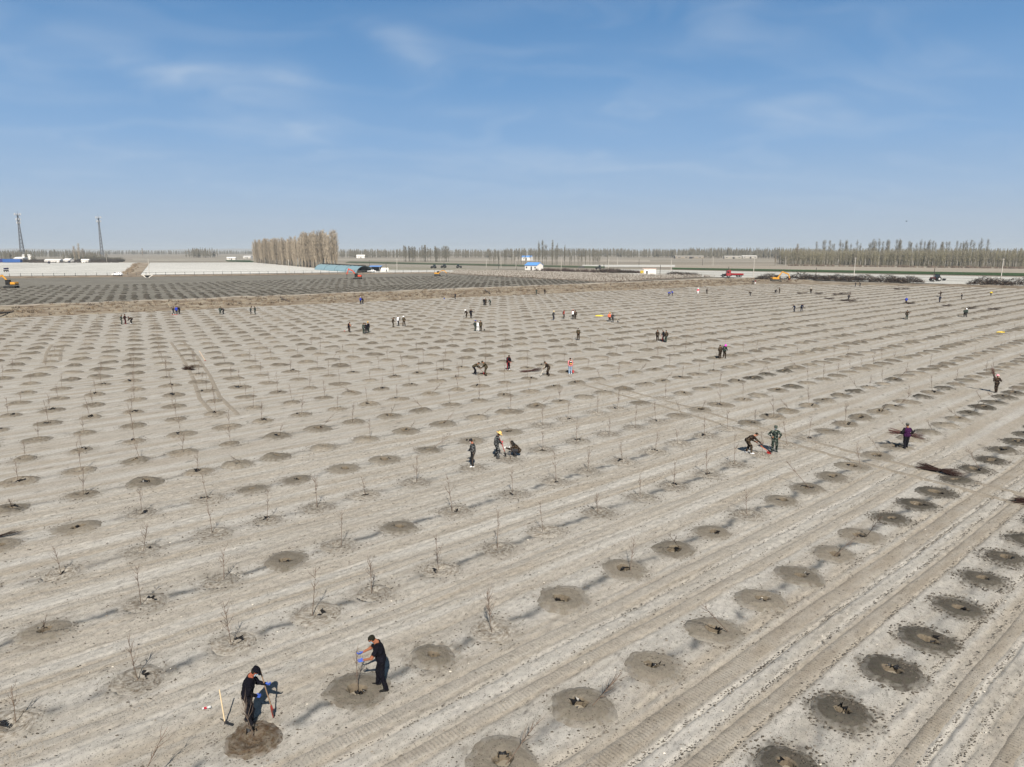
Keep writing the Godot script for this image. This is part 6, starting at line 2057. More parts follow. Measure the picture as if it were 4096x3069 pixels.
	person(Vector3(54.38, 0, -208.99), 170.0, "stand", {"j": Color(0.66, 0.10, 0.14), "t": white, "hat": "straw", "hatc": white}, "person in pink-red jacket, white hat and white trousers")
	person(Vector3(56.61, 0, -207.78), -70.0, "point", {"j": bcamo, "t": bcamo}, "person in dark brown pointing right, beside the pink-red jacket")
	person(Vector3(67.03, 0, -200.82), 40.0, "bend", {"j": bcamo, "t": dgrey}, "dark-clothed person crouched over a pit far right of the middle")
	person(Vector3(77.93, 0, -211.45), -60.0, "bend", {"j": black, "t": black, "hat": "helmet", "hatc": white}, "person in black with white cap bending, left of a far pair")
	person(Vector3(79.11, 0, -211.45), 40.0, "front", {"j": bcamo, "t": bcamo}, "person in dark brown standing, right of a far pair")
	person(Vector3(90.14, 0, -268.04), 20.0, "stand", {"j": dgrey, "t": dgrey, "hat": "helmet", "hatc": white}, "far person with a white cap below the pale concrete pole")
	person(Vector3(91.66, 0, -270.04), 150.0, "stoop", {"j": dgrey, "vest": Color(0.4, 0.03, 0.05), "t": white}, "far person with red and white clothes below the pale pole")
	person(Vector3(58.66, 0, -147.75), 84.0, "stoop", {"j": navy, "t": navy}, "person in navy stooping, left of two navy workers")
	person(Vector3(60.30, 0, -148.36), -60.0, "stoop", {"j": navy, "t": navy, "tall": 1.05}, "person in navy stooping, right of two navy workers")
	person(Vector3(87.85, 0, -210.21), 150.0, "stand", {"j": bcamo, "t": black, "hat": "helmet", "hatc": Color(0.7, 0.66, 0.58)}, "far person with a pale hat and dark jacket near lying bundles")
	person(Vector3(120.51, 0, -251.26), 30.0, "front", {"j": dgrey, "t": dgrey, "hat": "cap", "hatc": Color(0.6, 0.5, 0.4)}, "far person with a pale cap in front of the brush heaps, left one")
	person(Vector3(123.02, 0, -253.02), 80.0, "stoop", {"j": dgrey, "t": dgrey}, "far dark person stooping in front of the brush heaps, right one")
	o = person(Vector3(85.16, 0, -180.60), 20.0, "shoulder", {"j": dgrey, "t": dgrey, "s": white}, "far person shouldering an upright bundle, standing on white ground sheet")
	bundle(o.position + Vector3(0.3, 1.5, 0), Vector3(0.1, 1, 0), 1.8, 0.07, 30, "upright bundle on the shoulder of a far person")
	person(Vector3(93.22, 0, -168.69), -50.0, "look_down", {"j": royal, "t": bcamo, "hat": "bucket", "hatc": white}, "person in bright blue jacket and white hat among lying bundles")
	o = person(Vector3(117.19, 0, -195.36), 20.0, "carry", {"j": bcamo, "t": bcamo}, "far person in brown carrying twigs across the body")
	bundle(o.position + Vector3(0.0, 1.1, 0.15), Vector3(1.0, 0.3, 0.1), 1.9, 0.06, 26, "twigs carried across the body of the far person in brown")
	person(Vector3(105.12, 0, -175.30), 10.0, "stand", {"j": navy, "t": navy}, "person in navy standing just below the far twig carrier")
	person(Vector3(116.14, 0, -184.32), 60.0, "look_down", {"j": dgrey, "t": bcamo}, "person in dark jacket standing alone right of the navy one")
	person(Vector3(134.55, 0, -200.82), -75.0, "bend", {"j": Color(0.62, 0.46, 0.03), "t": gcamo, "g": Color(0.5, 0.05, 0.03)}, "person in bright yellow jacket bending near the tractor")
	person(Vector3(72.49, 0, -130.41), -10.0, "point", {"j": bcamo, "t": gcamo, "g": Color(0.45, 0.1, 0.05), "tall": 1.04}, "person in dark camouflage stretching an arm to the right")
	person(Vector3(86.21, 0, -135.38), -20.0, "front", {"j": gcamo, "t": black, "s": white}, "person in dark green, left of a close pair at the right")
	person(Vector3(86.97, 0, -135.90), 40.0, "look_down", {"j": gcamo, "t": dgrey, "hat": "scarf", "hatc": white}, "person with a white hood, right of a close pair")

# ------------------------------------------------------------------ small things in the field
func small_things() -> void:
	# mattock stuck in the ground beside the man in the cap
	var n := base("mattock", Vector3(-7.68, 0, -17.08), 0.0)
	var a := Acc.new()
	a.tube(Vector3(-0.03, 0.02, 0), Vector3(-0.10, 1.02, 0.02), 0.020, 0.017, 8, Color(0.62, 0.50, 0.33), true)
	put("handle", a, M.vc, n)
	a = Acc.new()
	a.box(Vector3(0.0, 0.05, 0.02), Vector3(0.07, 0.09, 0.07), Color(0.02, 0.019, 0.018), Basis.IDENTITY, 0.01)
	a.box(Vector3(0.12, 0.03, 0.06), Vector3(0.22, 0.015, 0.12), Color(0.022, 0.02, 0.02), Basis(Vector3.FORWARD, 0.35), 0.004)
	a.box(Vector3(-0.09, 0.10, -0.01), Vector3(0.16, 0.03, 0.03), Color(0.022, 0.02, 0.02), Basis(Vector3.FORWARD, 0.6), 0.006)
	put("head", a, M.gloss, n)
	tag(n, "mattock with a pale wooden handle standing beside the man in the cap", "mattock", "digging tools")
	# hoe lying across the rows at the left
	n = base("hoe", Vector3(-39.38, 0, -88.68), 0.0)
	a = Acc.new()
	var e: Vector3 = Vector3(-35.12, 0, -80.48) - Vector3(-39.38, 0, -88.68)
	a.tube(Vector3(0, 0.05, 0), e * 0.9 + Vector3(0, 0.04, 0), 0.03, 0.03, 7, Color(0.66, 0.50, 0.36), true)
	put("handle", a, M.vc, n)
	a = Acc.new()
	a.box(e * 0.95 + Vector3(0, 0.05, 0), Vector3(0.16, 0.03, 0.26), Color(0.3, 0.04, 0.03), Basis.IDENTITY, 0.005)
	put("head", a, M.vc, n)
	tag(n, "long pale-handled tool lying alone in the left of the field", "hoe", "digging tools")
	# wrapper on the ground
	n = base("wrapper", Vector3(-8.48, 0, -17.73), 25.0)
	a = Acc.new()
	for k in 6:
		var x0 := -0.11 + 0.037 * k
		var y0 := 0.015 + 0.012 * (k % 2)
		var y1 := 0.015 + 0.012 * ((k + 1) % 2)
		a.quad(Vector3(x0, y0, -0.05), Vector3(x0 + 0.037, y1, -0.055), Vector3(x0 + 0.037, y1, 0.055), Vector3(x0, y0 + 0.01, 0.05), Color(0.50, 0.012, 0.03) if k in [1, 2] else Color(0.72, 0.72, 0.72), Vector3.UP)
	put("foil", a, M.gloss, n)
	tag(n, "crumpled red and white wrapper on the sand left of the mattock", "wrapper")
	# bundles lying on the field
	bundle(Vector3(24.42, 0, -38.97) + Vector3(0, 0.16, 0), Vector3(0.62, 0.02, 0.78), 2.5, 0.11, 120, "large tied bundle of dark saplings lying across the wheel ruts at the right", Color(0.040, 0.024, 0.021))
	bundle(Vector3(26.19, 0, -33.85) + Vector3(0, 0.14, 0), Vector3(0.9, 0.02, 0.3), 2.2, 0.10, 80, "dark bundle of saplings cut by the right picture edge", Color(0.045, 0.026, 0.022))
	bundle(Vector3(1.94, 0, -73.32) + Vector3(0, 0.14, 0), Vector3(1.0, 0.12, -0.25), 2.5, 0.09, 70, "reddish bundle of saplings lying between the tracksuit and the hoe", Color(0.080, 0.045, 0.042))
	bundle(Vector3(-34.37, 0, -74.59) + Vector3(0, 0.18, 0), Vector3(1.0, 0.0, 0.2), 1.4, 0.17, 110, "compact dark heap of saplings lying alone at the left", Color(0.035, 0.02, 0.017))
	bundle(Vector3(-22.70, 0, -29.55) + Vector3(0, 0.10, 0), Vector3(0.9, 0.12, -0.6), 2.0, 0.06, 26, "loose saplings at the left picture edge", Color(0.06, 0.04, 0.035))
	var lying := [[3588, 1157.5], [3622, 1158.5], [3275, 1177.5], [3350, 1180], [3379, 1178.5], [3378, 1205], [3408, 1206.5], [3316, 1198], [3208, 1176], [3640, 1216.5], [3785, 1227], [3888, 1236], [3974, 1240.5]]
	var said := ["small one below the dark heaps left of the tractor", "larger one below the heaps left of the tractor", "short one right of the pale-hatted far person", "left of a close pair of bundles", "right of a close pair of bundles", "at the left foot of the far shouldering person", "at the right foot of the far shouldering person", "short one between two far rows", "left of the far pale-hatted person", "at the feet of the bright blue jacket", "long one left of the white hood", "just above the white hood", "right of the white hood"]
	var pts := [Vector3(125.95, 0, -234.13), Vector3(127.91, 0, -232.62), Vector3(88.91, 0, -207.19), Vector3(93.02, 0, -204.24), Vector3(95.90, 0, -206.00), Vector3(83.32, 0, -178.80), Vector3(84.58, 0, -177.47), Vector3(82.27, 0, -185.27), Vector3(84.78, 0, -208.99), Vector3(94.39, 0, -169.09), Vector3(98.18, 0, -161.09), Vector3(100.00, 0, -154.80), Vector3(102.70, 0, -151.84)]
	for k in pts.size():
		bundle(pts[k] + Vector3(0, 0.18, 0), Vector3(1.0, 0.03, rng.randf_range(-0.4, 0.4)), rng.randf_range(2.6, 3.6), 0.2, 60, "dark lying bundle, " + said[k], Color(0.035, 0.022, 0.02))
	# sacks, bucket
	var sacks := [Vector3(16.83, 0, -137.48), Vector3(75.26, 0, -109.09)]
	for k in 2:
		n = base("sack", sacks[k], 20.0 * k)
		a = Acc.new()
		var m := 10
		for j in 5:
			for i in m:
				var w := TAU * i / m
				var rr: float = [1.0, 1.02, 0.85, 0.5, 0.05][j] * (1.0 + 0.12 * n_fine.get_noise_2d(i * 1.3, j + k * 9.0))
				a.v.append(Vector3(cos(w) * 0.75 * rr, [0.0, 0.09, 0.17, 0.22, 0.23][j], sin(w) * 0.34 * rr))
				a.c.append(vary(Color(0.62, 0.46, 0.06), 0.1))
		for j in 4:
			for i in m:
				var p0 := j * m + i
				var p1 := j * m + (i + 1) % m
				a.idx.append_array(PackedInt32Array([p0, p0 + m, p1 + m, p0, p1 + m, p1]))
		put("cloth", a, M.vc, n)
		a = Acc.new(); a.tube(Vector3(0.68, 0.10, 0), Vector3(0.88, 0.07, 0.03), 0.05, 0.09, 7, Color(0.55, 0.40, 0.05)); put("mouth", a, M.vc, n)
		tag(n, ["flat yellow sack lying left of the orange vest", "flat yellow sack lying alone at the right"][k], "sack")
	n = base("bucket", Vector3(-17.67, 0, -186.23))
	a = Acc.new(); a.lathe(Vector3.ZERO, [Vector2(0.13, 0), Vector2(0.17, 0.34), Vector2(0.155, 0.34), Vector2(0.12, 0.02), Vector2(0.0, 0.02)], 14, Color(0.015, 0.04, 0.26)); put("pail", a, M.vc, n)
	a = Acc.new()
	for k in 8:
		var w0 := PI * k / 8.0
		var w1 := PI * (k + 1) / 8.0
		a.tube(Vector3(cos(w0) * 0.165, 0.33 + sin(w0) * 0.15, 0), Vector3(cos(w1) * 0.165, 0.33 + sin(w1) * 0.15, 0), 0.008, 0.008, 4, Color(0.2, 0.2, 0.2))
	put("handle", a, M.vc, n)
	tag(n, "dark blue bucket standing near the weedy bank", "bucket")
	# fallen trunks on the bank
	var logs := [[Vector3(-96.94, 0, -133.85), Vector3(-98.86, 0, -141.30), 0.25, "pale log on the weedy bank at the left edge"], [Vector3(-58.59, 0, -180.60), Vector3(-52.89, 0, -169.49), 0.22, "dark fallen trunk lying down the bank in the middle"], [Vector3(-8.08, 0, -213.96), Vector3(-6.04, 0, -200.82), 0.2, "dark broken branch on the bank left of the pale cap"]]
	for q in logs:
		n = base("fallen_trunk", q[0])
		a = Acc.new()
		var d: Vector3 = q[1] - q[0]
		a.tube(Vector3(0, 0.9, 0), d + Vector3(0, 0.5, 0), q[2], q[2] * 0.5, 8, Color(0.12, 0.10, 0.085), true)
		put("stem", a, M.vc, n)
		a = Acc.new()
		for k in 4: a.spike(d * (0.4 + 0.15 * k) + Vector3(0, 0.7, 0), d * (0.5 + 0.15 * k) + Vector3(rng.randf_range(-1, 1), 1.4, rng.randf_range(-1, 1)), 0.08, Color(0.10, 0.08, 0.07))
		put("branch", a, M.vc, n)
		tag(n, q[3], "log")
	# concrete culvert mouth below the fence
	n = base("culvert", Vector3(-170.90, 0, -336.57), 0.0)
	a = Acc.new()
	var conc := Color(0.55, 0.53, 0.50)
	a.quad(Vector3(-2.6, 1.1, 0), Vector3(-2.0, 1.1, 0), Vector3(-0.4, 0.0, 0.3), Vector3(-0.9, 0.0, 0.3), conc, Vector3(0, 0, 1))
	a.quad(Vector3(2.6, 1.1, 0), Vector3(2.0, 1.1, 0), Vector3(0.4, 0.0, 0.3), Vector3(0.9, 0.0, 0.3), conc, Vector3(0, 0, 1))
	a.box(Vector3(0, 1.2, -0.2), Vector3(5.4, 0.22, 0.7), conc)
	put("headwall", a, M.vc, n)
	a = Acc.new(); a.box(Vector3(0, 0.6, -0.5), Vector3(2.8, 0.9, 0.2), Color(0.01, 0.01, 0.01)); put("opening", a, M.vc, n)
	tag(n, "concrete culvert mouth with slanting wings under the fence", "culvert")
	# a bird over the right-hand trees
	n = base("bird", Vector3(110.0, 20.5, -203.0), 40.0)
	a = Acc.new()
	a.lathe(Vector3.ZERO, [Vector2(0.0, -0.25), Vector2(0.07, -0.1), Vector2(0.08, 0.05), Vector2(0.03, 0.22), Vector2(0.0, 0.3)], 8, Color(0.03, 0.03, 0.03), Basis(Vector3.RIGHT, PI * 0.5))
	put("body", a, M.vc, n)
	for s in [-1.0, 1.0]:
		a = Acc.new()
		a.tri(Vector3(0.05 * s, 0.02, -0.1), Vector3(0.05 * s, 0.02, 0.12), Vector3(0.5 * s, 0.2, 0.0), Color(0.03, 0.03, 0.03), Vector3.UP)
		a.tri(Vector3(0.05 * s, 0.0, -0.1), Vector3(0.05 * s, 0.0, 0.12), Vector3(0.5 * s, 0.19, 0.0), Color(0.03, 0.03, 0.03), Vector3.DOWN)
		put("wing", a, M.vc, n)
	tag(n, "small dark bird in the sky above the right-hand trees", "bird")

# ------------------------------------------------------------------ machines and cars
func wheel(o: Node3D, at: Vector3, r: float, w: float, rim: Color) -> void:
	var a := Acc.new()
	var b := Basis(Vector3.FORWARD, PI * 0.5)
	a.lathe(at, [Vector2(r * 0.55, -w * 0.5), Vector2(r * 0.92, -w * 0.5), Vector2(r, -w * 0.3), Vector2(r, w * 0.3), Vector2(r * 0.92, w * 0.5), Vector2(r * 0.55, w * 0.5)], 18, Color(0.016, 0.016, 0.017), b)
	var t := put("wheel", a, M.vc, o)
	a = Acc.new()
	a.lathe(at, [Vector2(0.0, -w * 0.42), Vector2(r * 0.56, -w * 0.42), Vector2(r * 0.56, w * 0.42), Vector2(0.0, w * 0.42)], 14, rim, b)
	put("rim", a, M.gloss, t)

func excavator(at: Vector3, yaw: float, house_yaw: float, paint: Color, reach: Array, auger: bool, label: String, sc := 1.0) -> void:
	# forward -z; reach: boom foot, boom knee, stick joint, tool joint as (forward, up)
	var o := base("excavator", at, yaw)
	o.scale = Vector3.ONE * sc
	var steel := Color(0.025, 0.024, 0.024)
	for s in [-1.0, 1.0]:
		var a := Acc.new()
		a.box(Vector3(1.05 * s, 0.42, 0), Vector3(0.5, 0.66, 2.9), steel, Basis.IDENTITY, 0.16)
		for e in [-1.0, 1.0]: a.lathe(Vector3(1.05 * s, 0.42, 1.5 * e), [Vector2(0.0, -0.25), Vector2(0.4, -0.25), Vector2(0.4, 0.25), Vector2(0.0, 0.25)], 14, steel, Basis(Vector3.FORWARD, PI * 0.5))
		put("track", a, M.vc, o)
	var top := Node3D.new()
	top.name = "upper_carriage"
	o.add_child(top)
	top.rotation.y = deg_to_rad(house_yaw)
	var a := Acc.new()
	a.box(Vector3(0, 1.12, 0.35), Vector3(2.3, 0.25, 3.1), steel)
	a.box(Vector3(0.05, 1.62, 1.05), Vector3(2.2, 0.85, 1.7), paint, Basis.IDENTITY, 0.14)
	a.box(Vector3(0.75, 1.55, -0.35), Vector3(0.7, 0.7, 1.2), paint, Basis.IDENTITY, 0.08)
	put("engine_cover", a, M.gloss, top)
	a = Acc.new()
	a.box(Vector3(-0.6, 1.95, -0.5), Vector3(1.0, 1.55, 1.5), Color(0.012, 0.013, 0.014), Basis.IDENTITY, 0.12)
	put("cab", a, M.glass, top)
	a = Acc.new()
	a.box(Vector3(-0.6, 2.78, -0.5), Vector3(1.06, 0.1, 1.56), Color(0.03, 0.03, 0.03), Basis.IDENTITY, 0.03)
	put("cab_roof", a, M.vc, top)
	var pt := []
	for q in reach: pt.append(Vector3(0.15, q[1], -q[0]))
	for seg in 2:
		a = Acc.new()
		var p: Vector3 = pt[seg]
		var q: Vector3 = pt[seg + 1]
		var b := Basis.looking_at((q - p).normalized(), Vector3.UP)
		a.box((p + q) * 0.5, Vector3(0.36, 0.46, p.distance_to(q) + 0.3), paint, b, 0.06)
		put("boom", a, M.gloss, top)
	a = Acc.new()
	a.box((pt[2] + pt[3]) * 0.5, Vector3(0.3, 0.38, (pt[2] as Vector3).distance_to(pt[3]) + 0.2), paint, Basis.looking_at((pt[3] - pt[2]).normalized(), Vector3(0, 0.3, 1)), 0.05)
	put("stick", a, M.gloss, top)
	a = Acc.new()
	a.tube(pt[0] + Vector3(0.3, 0.1, -0.4), pt[1] + Vector3(0.3, -0.1, 0), 0.07, 0.05, 7, Color(0.2, 0.2, 0.2))
	a.tube(pt[1] + Vector3(0, 0.35, 0), pt[2] + Vector3(0, 0.3, 0), 0.07, 0.05, 7, Color(0.2, 0.2, 0.2))
	put("hydraulic_ram", a, M.vc, top)
	a = Acc.new()
	var e: Vector3 = pt[3]
	if auger:
		a.box(e + Vector3(0, -0.1, 0), Vector3(0.3, 0.5, 0.3), steel, Basis.IDENTITY, 0.05)
		a.tube(e + Vector3(0, -0.3, 0), Vector3(e.x, 0.05, e.z), 0.07, 0.05, 7, steel)
		for k in 14:
			var y0 := lerpf(e.y - 0.5, 0.1, k / 14.0)
			a.lathe(Vector3(e.x, y0, e.z), [Vector2(0.05, 0.0), Vector2(0.2, -0.03), Vector2(0.05, -0.05)], 10, steel)
		put("auger", a, M.vc, top)
	else:
		for k in 6:
			var w0 := -0.6 + 0.5 * k
			var w1 := w0 + 0.5
			var p0 := e + Vector3(0, -0.45 - cos(w0) * 0.4, sin(w0) * 0.45)
			var p1 := e + Vector3(0, -0.45 - cos(w1) * 0.4, sin(w1) * 0.45)
			var nn := (p0 + p1) * 0.5 - e - Vector3(0, -0.45, 0)
			a.quad(p0 + Vector3(-0.5, 0, 0), p0 + Vector3(0.5, 0, 0), p1 + Vector3(0.5, 0, 0), p1 + Vector3(-0.5, 0, 0), Color(0.12, 0.03, 0.02), nn)
			a.quad(p0 + Vector3(-0.47, 0, 0) - nn * 0.1, p0 + Vector3(0.47, 0, 0) - nn * 0.1, p1 + Vector3(0.47, 0, 0) - nn * 0.1, p1 + Vector3(-0.47, 0, 0) - nn * 0.1, Color(0.1, 0.03, 0.02), -nn)
			for s in [-0.5, 0.5]: a.tri(p0 + Vector3(s, 0, 0), p1 + Vector3(s, 0, 0), e + Vector3(s, -0.4, 0), Color(0.1, 0.03, 0.02), Vector3(s, 0, 0))
		put("bucket", a, M.vc, top)
	tag(o, label, "excavator", "excavators")

func car(at: Vector3, yaw: float, paint: Color, label: String, suv := true, called := "parked_car") -> void:
	# forward -z, 4.7 m long
	var o := base(called, at, yaw)
	var h := 0.95 if suv else 0.82
	var prof := [Vector2(-2.3, 0.45), Vector2(-2.32, 0.80), Vector2(-2.1, h), Vector2(-1.15, h + 0.08), Vector2(2.05, h + 0.10), Vector2(2.32, h), Vector2(2.34, 0.45)]
	var a := Acc.new()
	body_from(a, prof, 0.92, 0.86, paint, Vector2(0, 0.5))
	put("body", a, M.gloss, o)
	a = Acc.new()
	var top := 1.72 if suv else 1.45
	var cab := [Vector2(-1.1, h + 0.05), Vector2(-0.35, top - 0.06), Vector2(0.0, top), Vector2(1.4 if suv else 0.9, top - 0.02), Vector2(2.1 if suv else 1.75, h + 0.08)]
	body_from(a, cab, 0.84, 0.66, paint, Vector2(0.4, h))
	put("roof", a, M.gloss, o)
	for s in [-1.0, 1.0]:
		for k in 3:
			var z0: float = [-0.75, 0.12, 1.05][k]
			a = Acc.new()
			a.box(Vector3(0.755 * s, h + 0.36, z0 + 0.38), Vector3(0.16, 0.42, 0.72 if k < 2 else 0.55), Color(0.012, 0.014, 0.016), Basis(Vector3.FORWARD, 0.23 * s), 0.03)
			put("window", a, M.glass, o)
		for z in [-1.45, 1.4]: wheel(o, Vector3(0.82 * s, 0.36, z), 0.36, 0.24, Color(0.3, 0.3, 0.32))
		a = Acc.new(); a.box(Vector3(0.66 * s, 0.78, -2.26), Vector3(0.36, 0.14, 0.12), Color(0.7, 0.72, 0.75), Basis.IDENTITY, 0.02); put("headlight", a, M.glass, o)
	a = Acc.new()
	a.box(Vector3(0, h + 0.33, -0.82), Vector3(1.3, 0.03, 0.85), Color(0.012, 0.014, 0.016), Basis(Vector3.RIGHT, 0.68)); put("windscreen", a, M.glass, o)
	tag(o, label, "car")

func body_from(a: Acc, prof: Array, w0: float, w1: float, c: Color, mid: Vector2) -> void:
	# a closed outline (z, y) given width, narrower towards the top
	var lo := 9.0
	var hi := -9.0
	for p in prof:
		lo = minf(lo, p.y); hi = maxf(hi, p.y)
	var n := prof.size()
	for s in [-1.0, 1.0]:
		for k in n:
			var p: Vector2 = prof[k]
			var q: Vector2 = prof[(k + 1) % n]
			var wp := lerpf(w0, w1, (p.y - lo) / (hi - lo))
			var wq := lerpf(w0, w1, (q.y - lo) / (hi - lo))
			var wm := lerpf(w0, w1, clampf((mid.y - lo) / (hi - lo), 0, 1))
			a.tri(Vector3(wp * s, p.y, p.x), Vector3(wq * s, q.y, q.x), Vector3(wm * s, mid.y, mid.x), c, Vector3(s, 0.1, 0))
	for k in n:
		var p: Vector2 = prof[k]
		var q: Vector2 = prof[(k + 1) % n]
		var wp := lerpf(w0, w1, (p.y - lo) / (hi - lo))
		var wq := lerpf(w0, w1, (q.y - lo) / (hi - lo))
		var d := Vector3(0, -(q.x - p.x), q.y - p.y)
		var m := (p + q) * 0.5 - mid
		if d.y * m.y + d.z * m.x < 0.0: d = -d
		a.quad(Vector3(-wp, p.y, p.x), Vector3(wp, p.y, p.x), Vector3(wq, q.y, q.x), Vector3(-wq, q.y, q.x), c, d)

func tractor(at: Vector3, yaw: float, paint: Color, label: String, blade: bool, rim := Color(0.45, 0.45, 0.45)) -> void:
	var o := base("tractor", at, yaw)
	var a := Acc.new()
	a.box(Vector3(0, 1.25, -1.35), Vector3(0.85, 0.75, 2.0), paint, Basis.IDENTITY, 0.12)
	put("bonnet", a, M.gloss, o)
	a = Acc.new()
	a.box(Vector3(0, 0.8, -0.3), Vector3(0.7, 0.5, 3.6), Color(0.02, 0.02, 0.02), Basis.IDENTITY, 0.05)
	a.tube(Vector3(0.35, 1.5, -1.1), Vector3(0.35, 2.5, -1.1), 0.06, 0.05, 7, Color(0.02, 0.02, 0.02))
	put("chassis", a, M.vc, o)
	a = Acc.new()
	body_from(a, [Vector2(-0.45, 1.3), Vector2(-0.3, 2.6), Vector2(1.05, 2.6), Vector2(1.2, 1.3)], 0.75, 0.62, Color(0.014, 0.022, 0.024), Vector2(0.4, 1.9))
	put("cab", a, M.glass, o)
	a = Acc.new(); a.box(Vector3(0, 2.66, 0.4), Vector3(1.4, 0.14, 1.6), Color(0.02, 0.02, 0.02), Basis.IDENTITY, 0.04); put("cab_roof", a, M.vc, o)
	for s in [-1.0, 1.0]:
		wheel(o, Vector3(0.85 * s, 0.86, 0.75), 0.86, 0.5, rim)
		wheel(o, Vector3(0.78 * s, 0.62, -1.75), 0.62, 0.4, tone(rim, 0.3))
		a = Acc.new(); a.box(Vector3(0.85 * s, 1.78, 0.75), Vector3(0.5, 0.08, 1.3), paint, Basis.IDENTITY, 0.02); put("mudguard", a, M.vc, o)
	if blade:
		a = Acc.new()
		a.box(Vector3(0, 0.9, 2.2), Vector3(0.25, 0.2, 1.4), Color(0.02, 0.02, 0.02))
		a.box(Vector3(0, 0.65, 3.1), Vector3(2.4, 0.9, 0.1), Color(0.03, 0.03, 0.03), Basis(Vector3.RIGHT, 0.5))
		put("scraper_blade", a, M.vc, o)
	tag(o, label, "tractor")

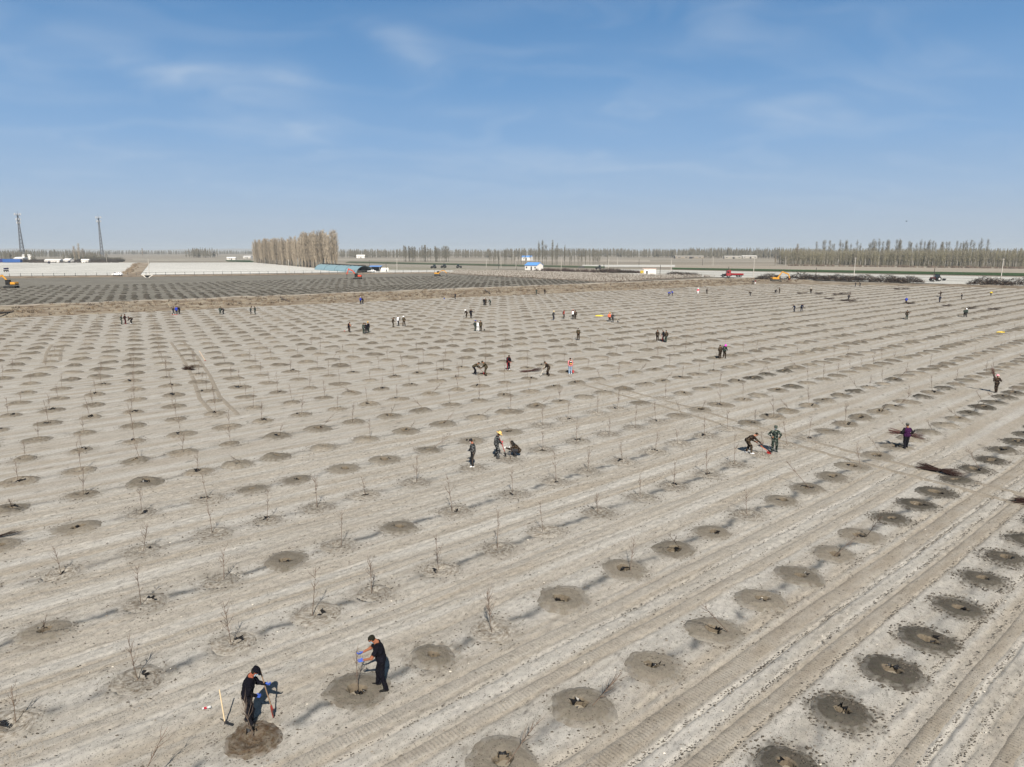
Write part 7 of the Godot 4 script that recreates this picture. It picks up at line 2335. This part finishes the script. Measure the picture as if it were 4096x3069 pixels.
func vehicles() -> void:
	var yellow := Color(0.52, 0.25, 0.02)
	var red := Color(0.55, 0.055, 0.012)
	excavator(Vector3(-168.61, 0, -241.18), 92.0, 0.0, yellow, [[0.5, 1.5], [2.6, 4.2], [4.6, 3.6], [4.9, 1.5]], true, "yellow excavator with a hanging tool, cut by the left picture edge")
	excavator(Vector3(-67.94, 0, -316.03), 88.0, 0.0, red, [[0.4, 1.5], [2.4, 4.0], [4.3, 4.9], [5.2, 2.4]], true, "orange-red excavator drilling pits with an auger below the polytunnel", 0.92)
	excavator(Vector3(-36.97, 0, -356.41), -82.0, 0.0, yellow, [[0.4, 1.5], [2.2, 3.0], [4.0, 3.1], [5.4, 1.6]], true, "small yellow excavator with its arm lowered to the right, behind black mounds", 0.85)
	excavator(Vector3(105.23, 0, -286.07), -84.0, 0.0, yellow, [[0.4, 1.5], [2.4, 4.1], [5.0, 3.2], [5.6, 1.7]], false, "yellow excavator with an arched arm in front of the brush heaps", 1.0)
	car(Vector3(-192.04, 0, -349.54) + Vector3(0, 0.42, 0), 90.0, Color(0.75, 0.76, 0.78), "white estate car on the road by the film-covered field")
	car(Vector3(-79.27, 0, -406.24) + Vector3(0, 0.42, 0), 96.0, Color(0.75, 0.76, 0.78), "white car parked before the dark open shed", false)
	car(Vector3(100.80, 0, -338.14) + Vector3(0, 0.2, 0), -86.0, Color(0.008, 0.008, 0.01), "black car parked in front of the red truck", false)
	car(Vector3(49.80, 0, -515.58), 90.0, Color(0.01, 0.01, 0.012), "small dark car far right of the white farmhouse", false)
	tractor(Vector3(171.18, 0, -289.50) + Vector3(0, 0.3, 0), 86.0, Color(0.06, 0.008, 0.008), "dark red and black tractor with a rear scraper among brush heaps", true)
	tractor(Vector3(-55.11, 0, -508.38), 80.0, Color(0.02, 0.022, 0.02), "far dark tractor, leftmost of three in the bare strip", false, Color(0.04, 0.04, 0.04))
	tractor(Vector3(-49.42, 0, -522.97), 70.0, Color(0.02, 0.022, 0.02), "far dark tractor, middle of three in the bare strip", false, Color(0.04, 0.04, 0.04))
	tractor(Vector3(-38.33, 0, -515.58), -80.0, Color(0.02, 0.022, 0.02), "far dark tractor, rightmost of three in the bare strip", false, Color(0.04, 0.04, 0.04))
	tractor(Vector3(58.23, 0, -481.50), 84.0, Color(0.02, 0.022, 0.02), "far dark tractor left of the first brush heaps", false, Color(0.06, 0.06, 0.06))
	# little three-wheeled carts on the film field
	var spots := [Vector3(-299.01, 0, -425.24), Vector3(-436.16, 0, -678.62), Vector3(-441.62, 0, -718.68)]
	for k in 3:
		var o := base("cargo_trike", spots[k], 20.0 * k)
		var a := Acc.new()
		a.box(Vector3(0, 1.9, 0.1), Vector3(1.5, 0.9, 2.4), Color(0.012, 0.014, 0.05), Basis.IDENTITY, 0.08); put("canopy", a, M.vc, o)
		a = Acc.new(); a.box(Vector3(0, 0.85, 0.3), Vector3(1.4, 0.6, 2.6), Color(0.015, 0.015, 0.018), Basis.IDENTITY, 0.05); put("body", a, M.vc, o)
		for s in [-1.0, 1.0]: wheel(o, Vector3(0.65 * s, 0.35, 1.0), 0.35, 0.18, Color(0.1, 0.1, 0.1))
		wheel(o, Vector3(0, 0.35, -1.3), 0.35, 0.16, Color(0.1, 0.1, 0.1))
		tag(o, ["covered dark trike on the film-covered field at the left", "small dark cart at the far edge of the left film field", "flat dark cart right of the other one at the far field edge"][k], "trike")
	# the red lorry
	var o := base("lorry", Vector3(103.84, 0, -335.02) + Vector3(0, 0.25, 0), 84.0)
	var paint := Color(0.24, 0.012, 0.018)
	var a := Acc.new()
	body_from(a, [Vector2(-3.9, 0.7), Vector2(-3.95, 1.7), Vector2(-3.7, 2.9), Vector2(-2.2, 3.35), Vector2(-1.9, 2.9), Vector2(-1.9, 0.7)], 1.2, 1.08, paint, Vector2(-2.8, 1.8))
	put("cab", a, M.gloss, o)
	a = Acc.new(); a.box(Vector3(0, 2.35, -3.86), Vector3(1.9, 0.8, 0.06), Color(0.01, 0.012, 0.014), Basis(Vector3.RIGHT, -0.2)); put("windscreen", a, M.glass, o)
	for s in [-1.0, 1.0]:
		a = Acc.new(); a.box(Vector3(1.13 * s, 2.3, -3.1), Vector3(0.08, 0.7, 0.9), Color(0.01, 0.012, 0.014)); put("window", a, M.glass, o)
		for z in [-3.0, 1.4, 2.6]: wheel(o, Vector3(1.0 * s, 0.5, z), 0.5, 0.3, Color(0.35, 0.35, 0.36))
		a = Acc.new(); a.box(Vector3(1.2 * s, 1.4, 1.1), Vector3(0.08, 0.6, 5.4), paint, Basis.IDENTITY, 0.02); put("side_board", a, M.vc, o)
	a = Acc.new(); a.box(Vector3(0, 0.95, 0.3), Vector3(2.3, 0.3, 7.0), Color(0.03, 0.02, 0.02)); put("flatbed", a, M.vc, o)
	a = Acc.new(); a.box(Vector3(0, 1.4, 3.8), Vector3(2.4, 0.6, 0.08), paint); put("tailboard", a, M.vc, o)
	tag(o, "red flatbed lorry standing before the pale field at the right", "lorry")
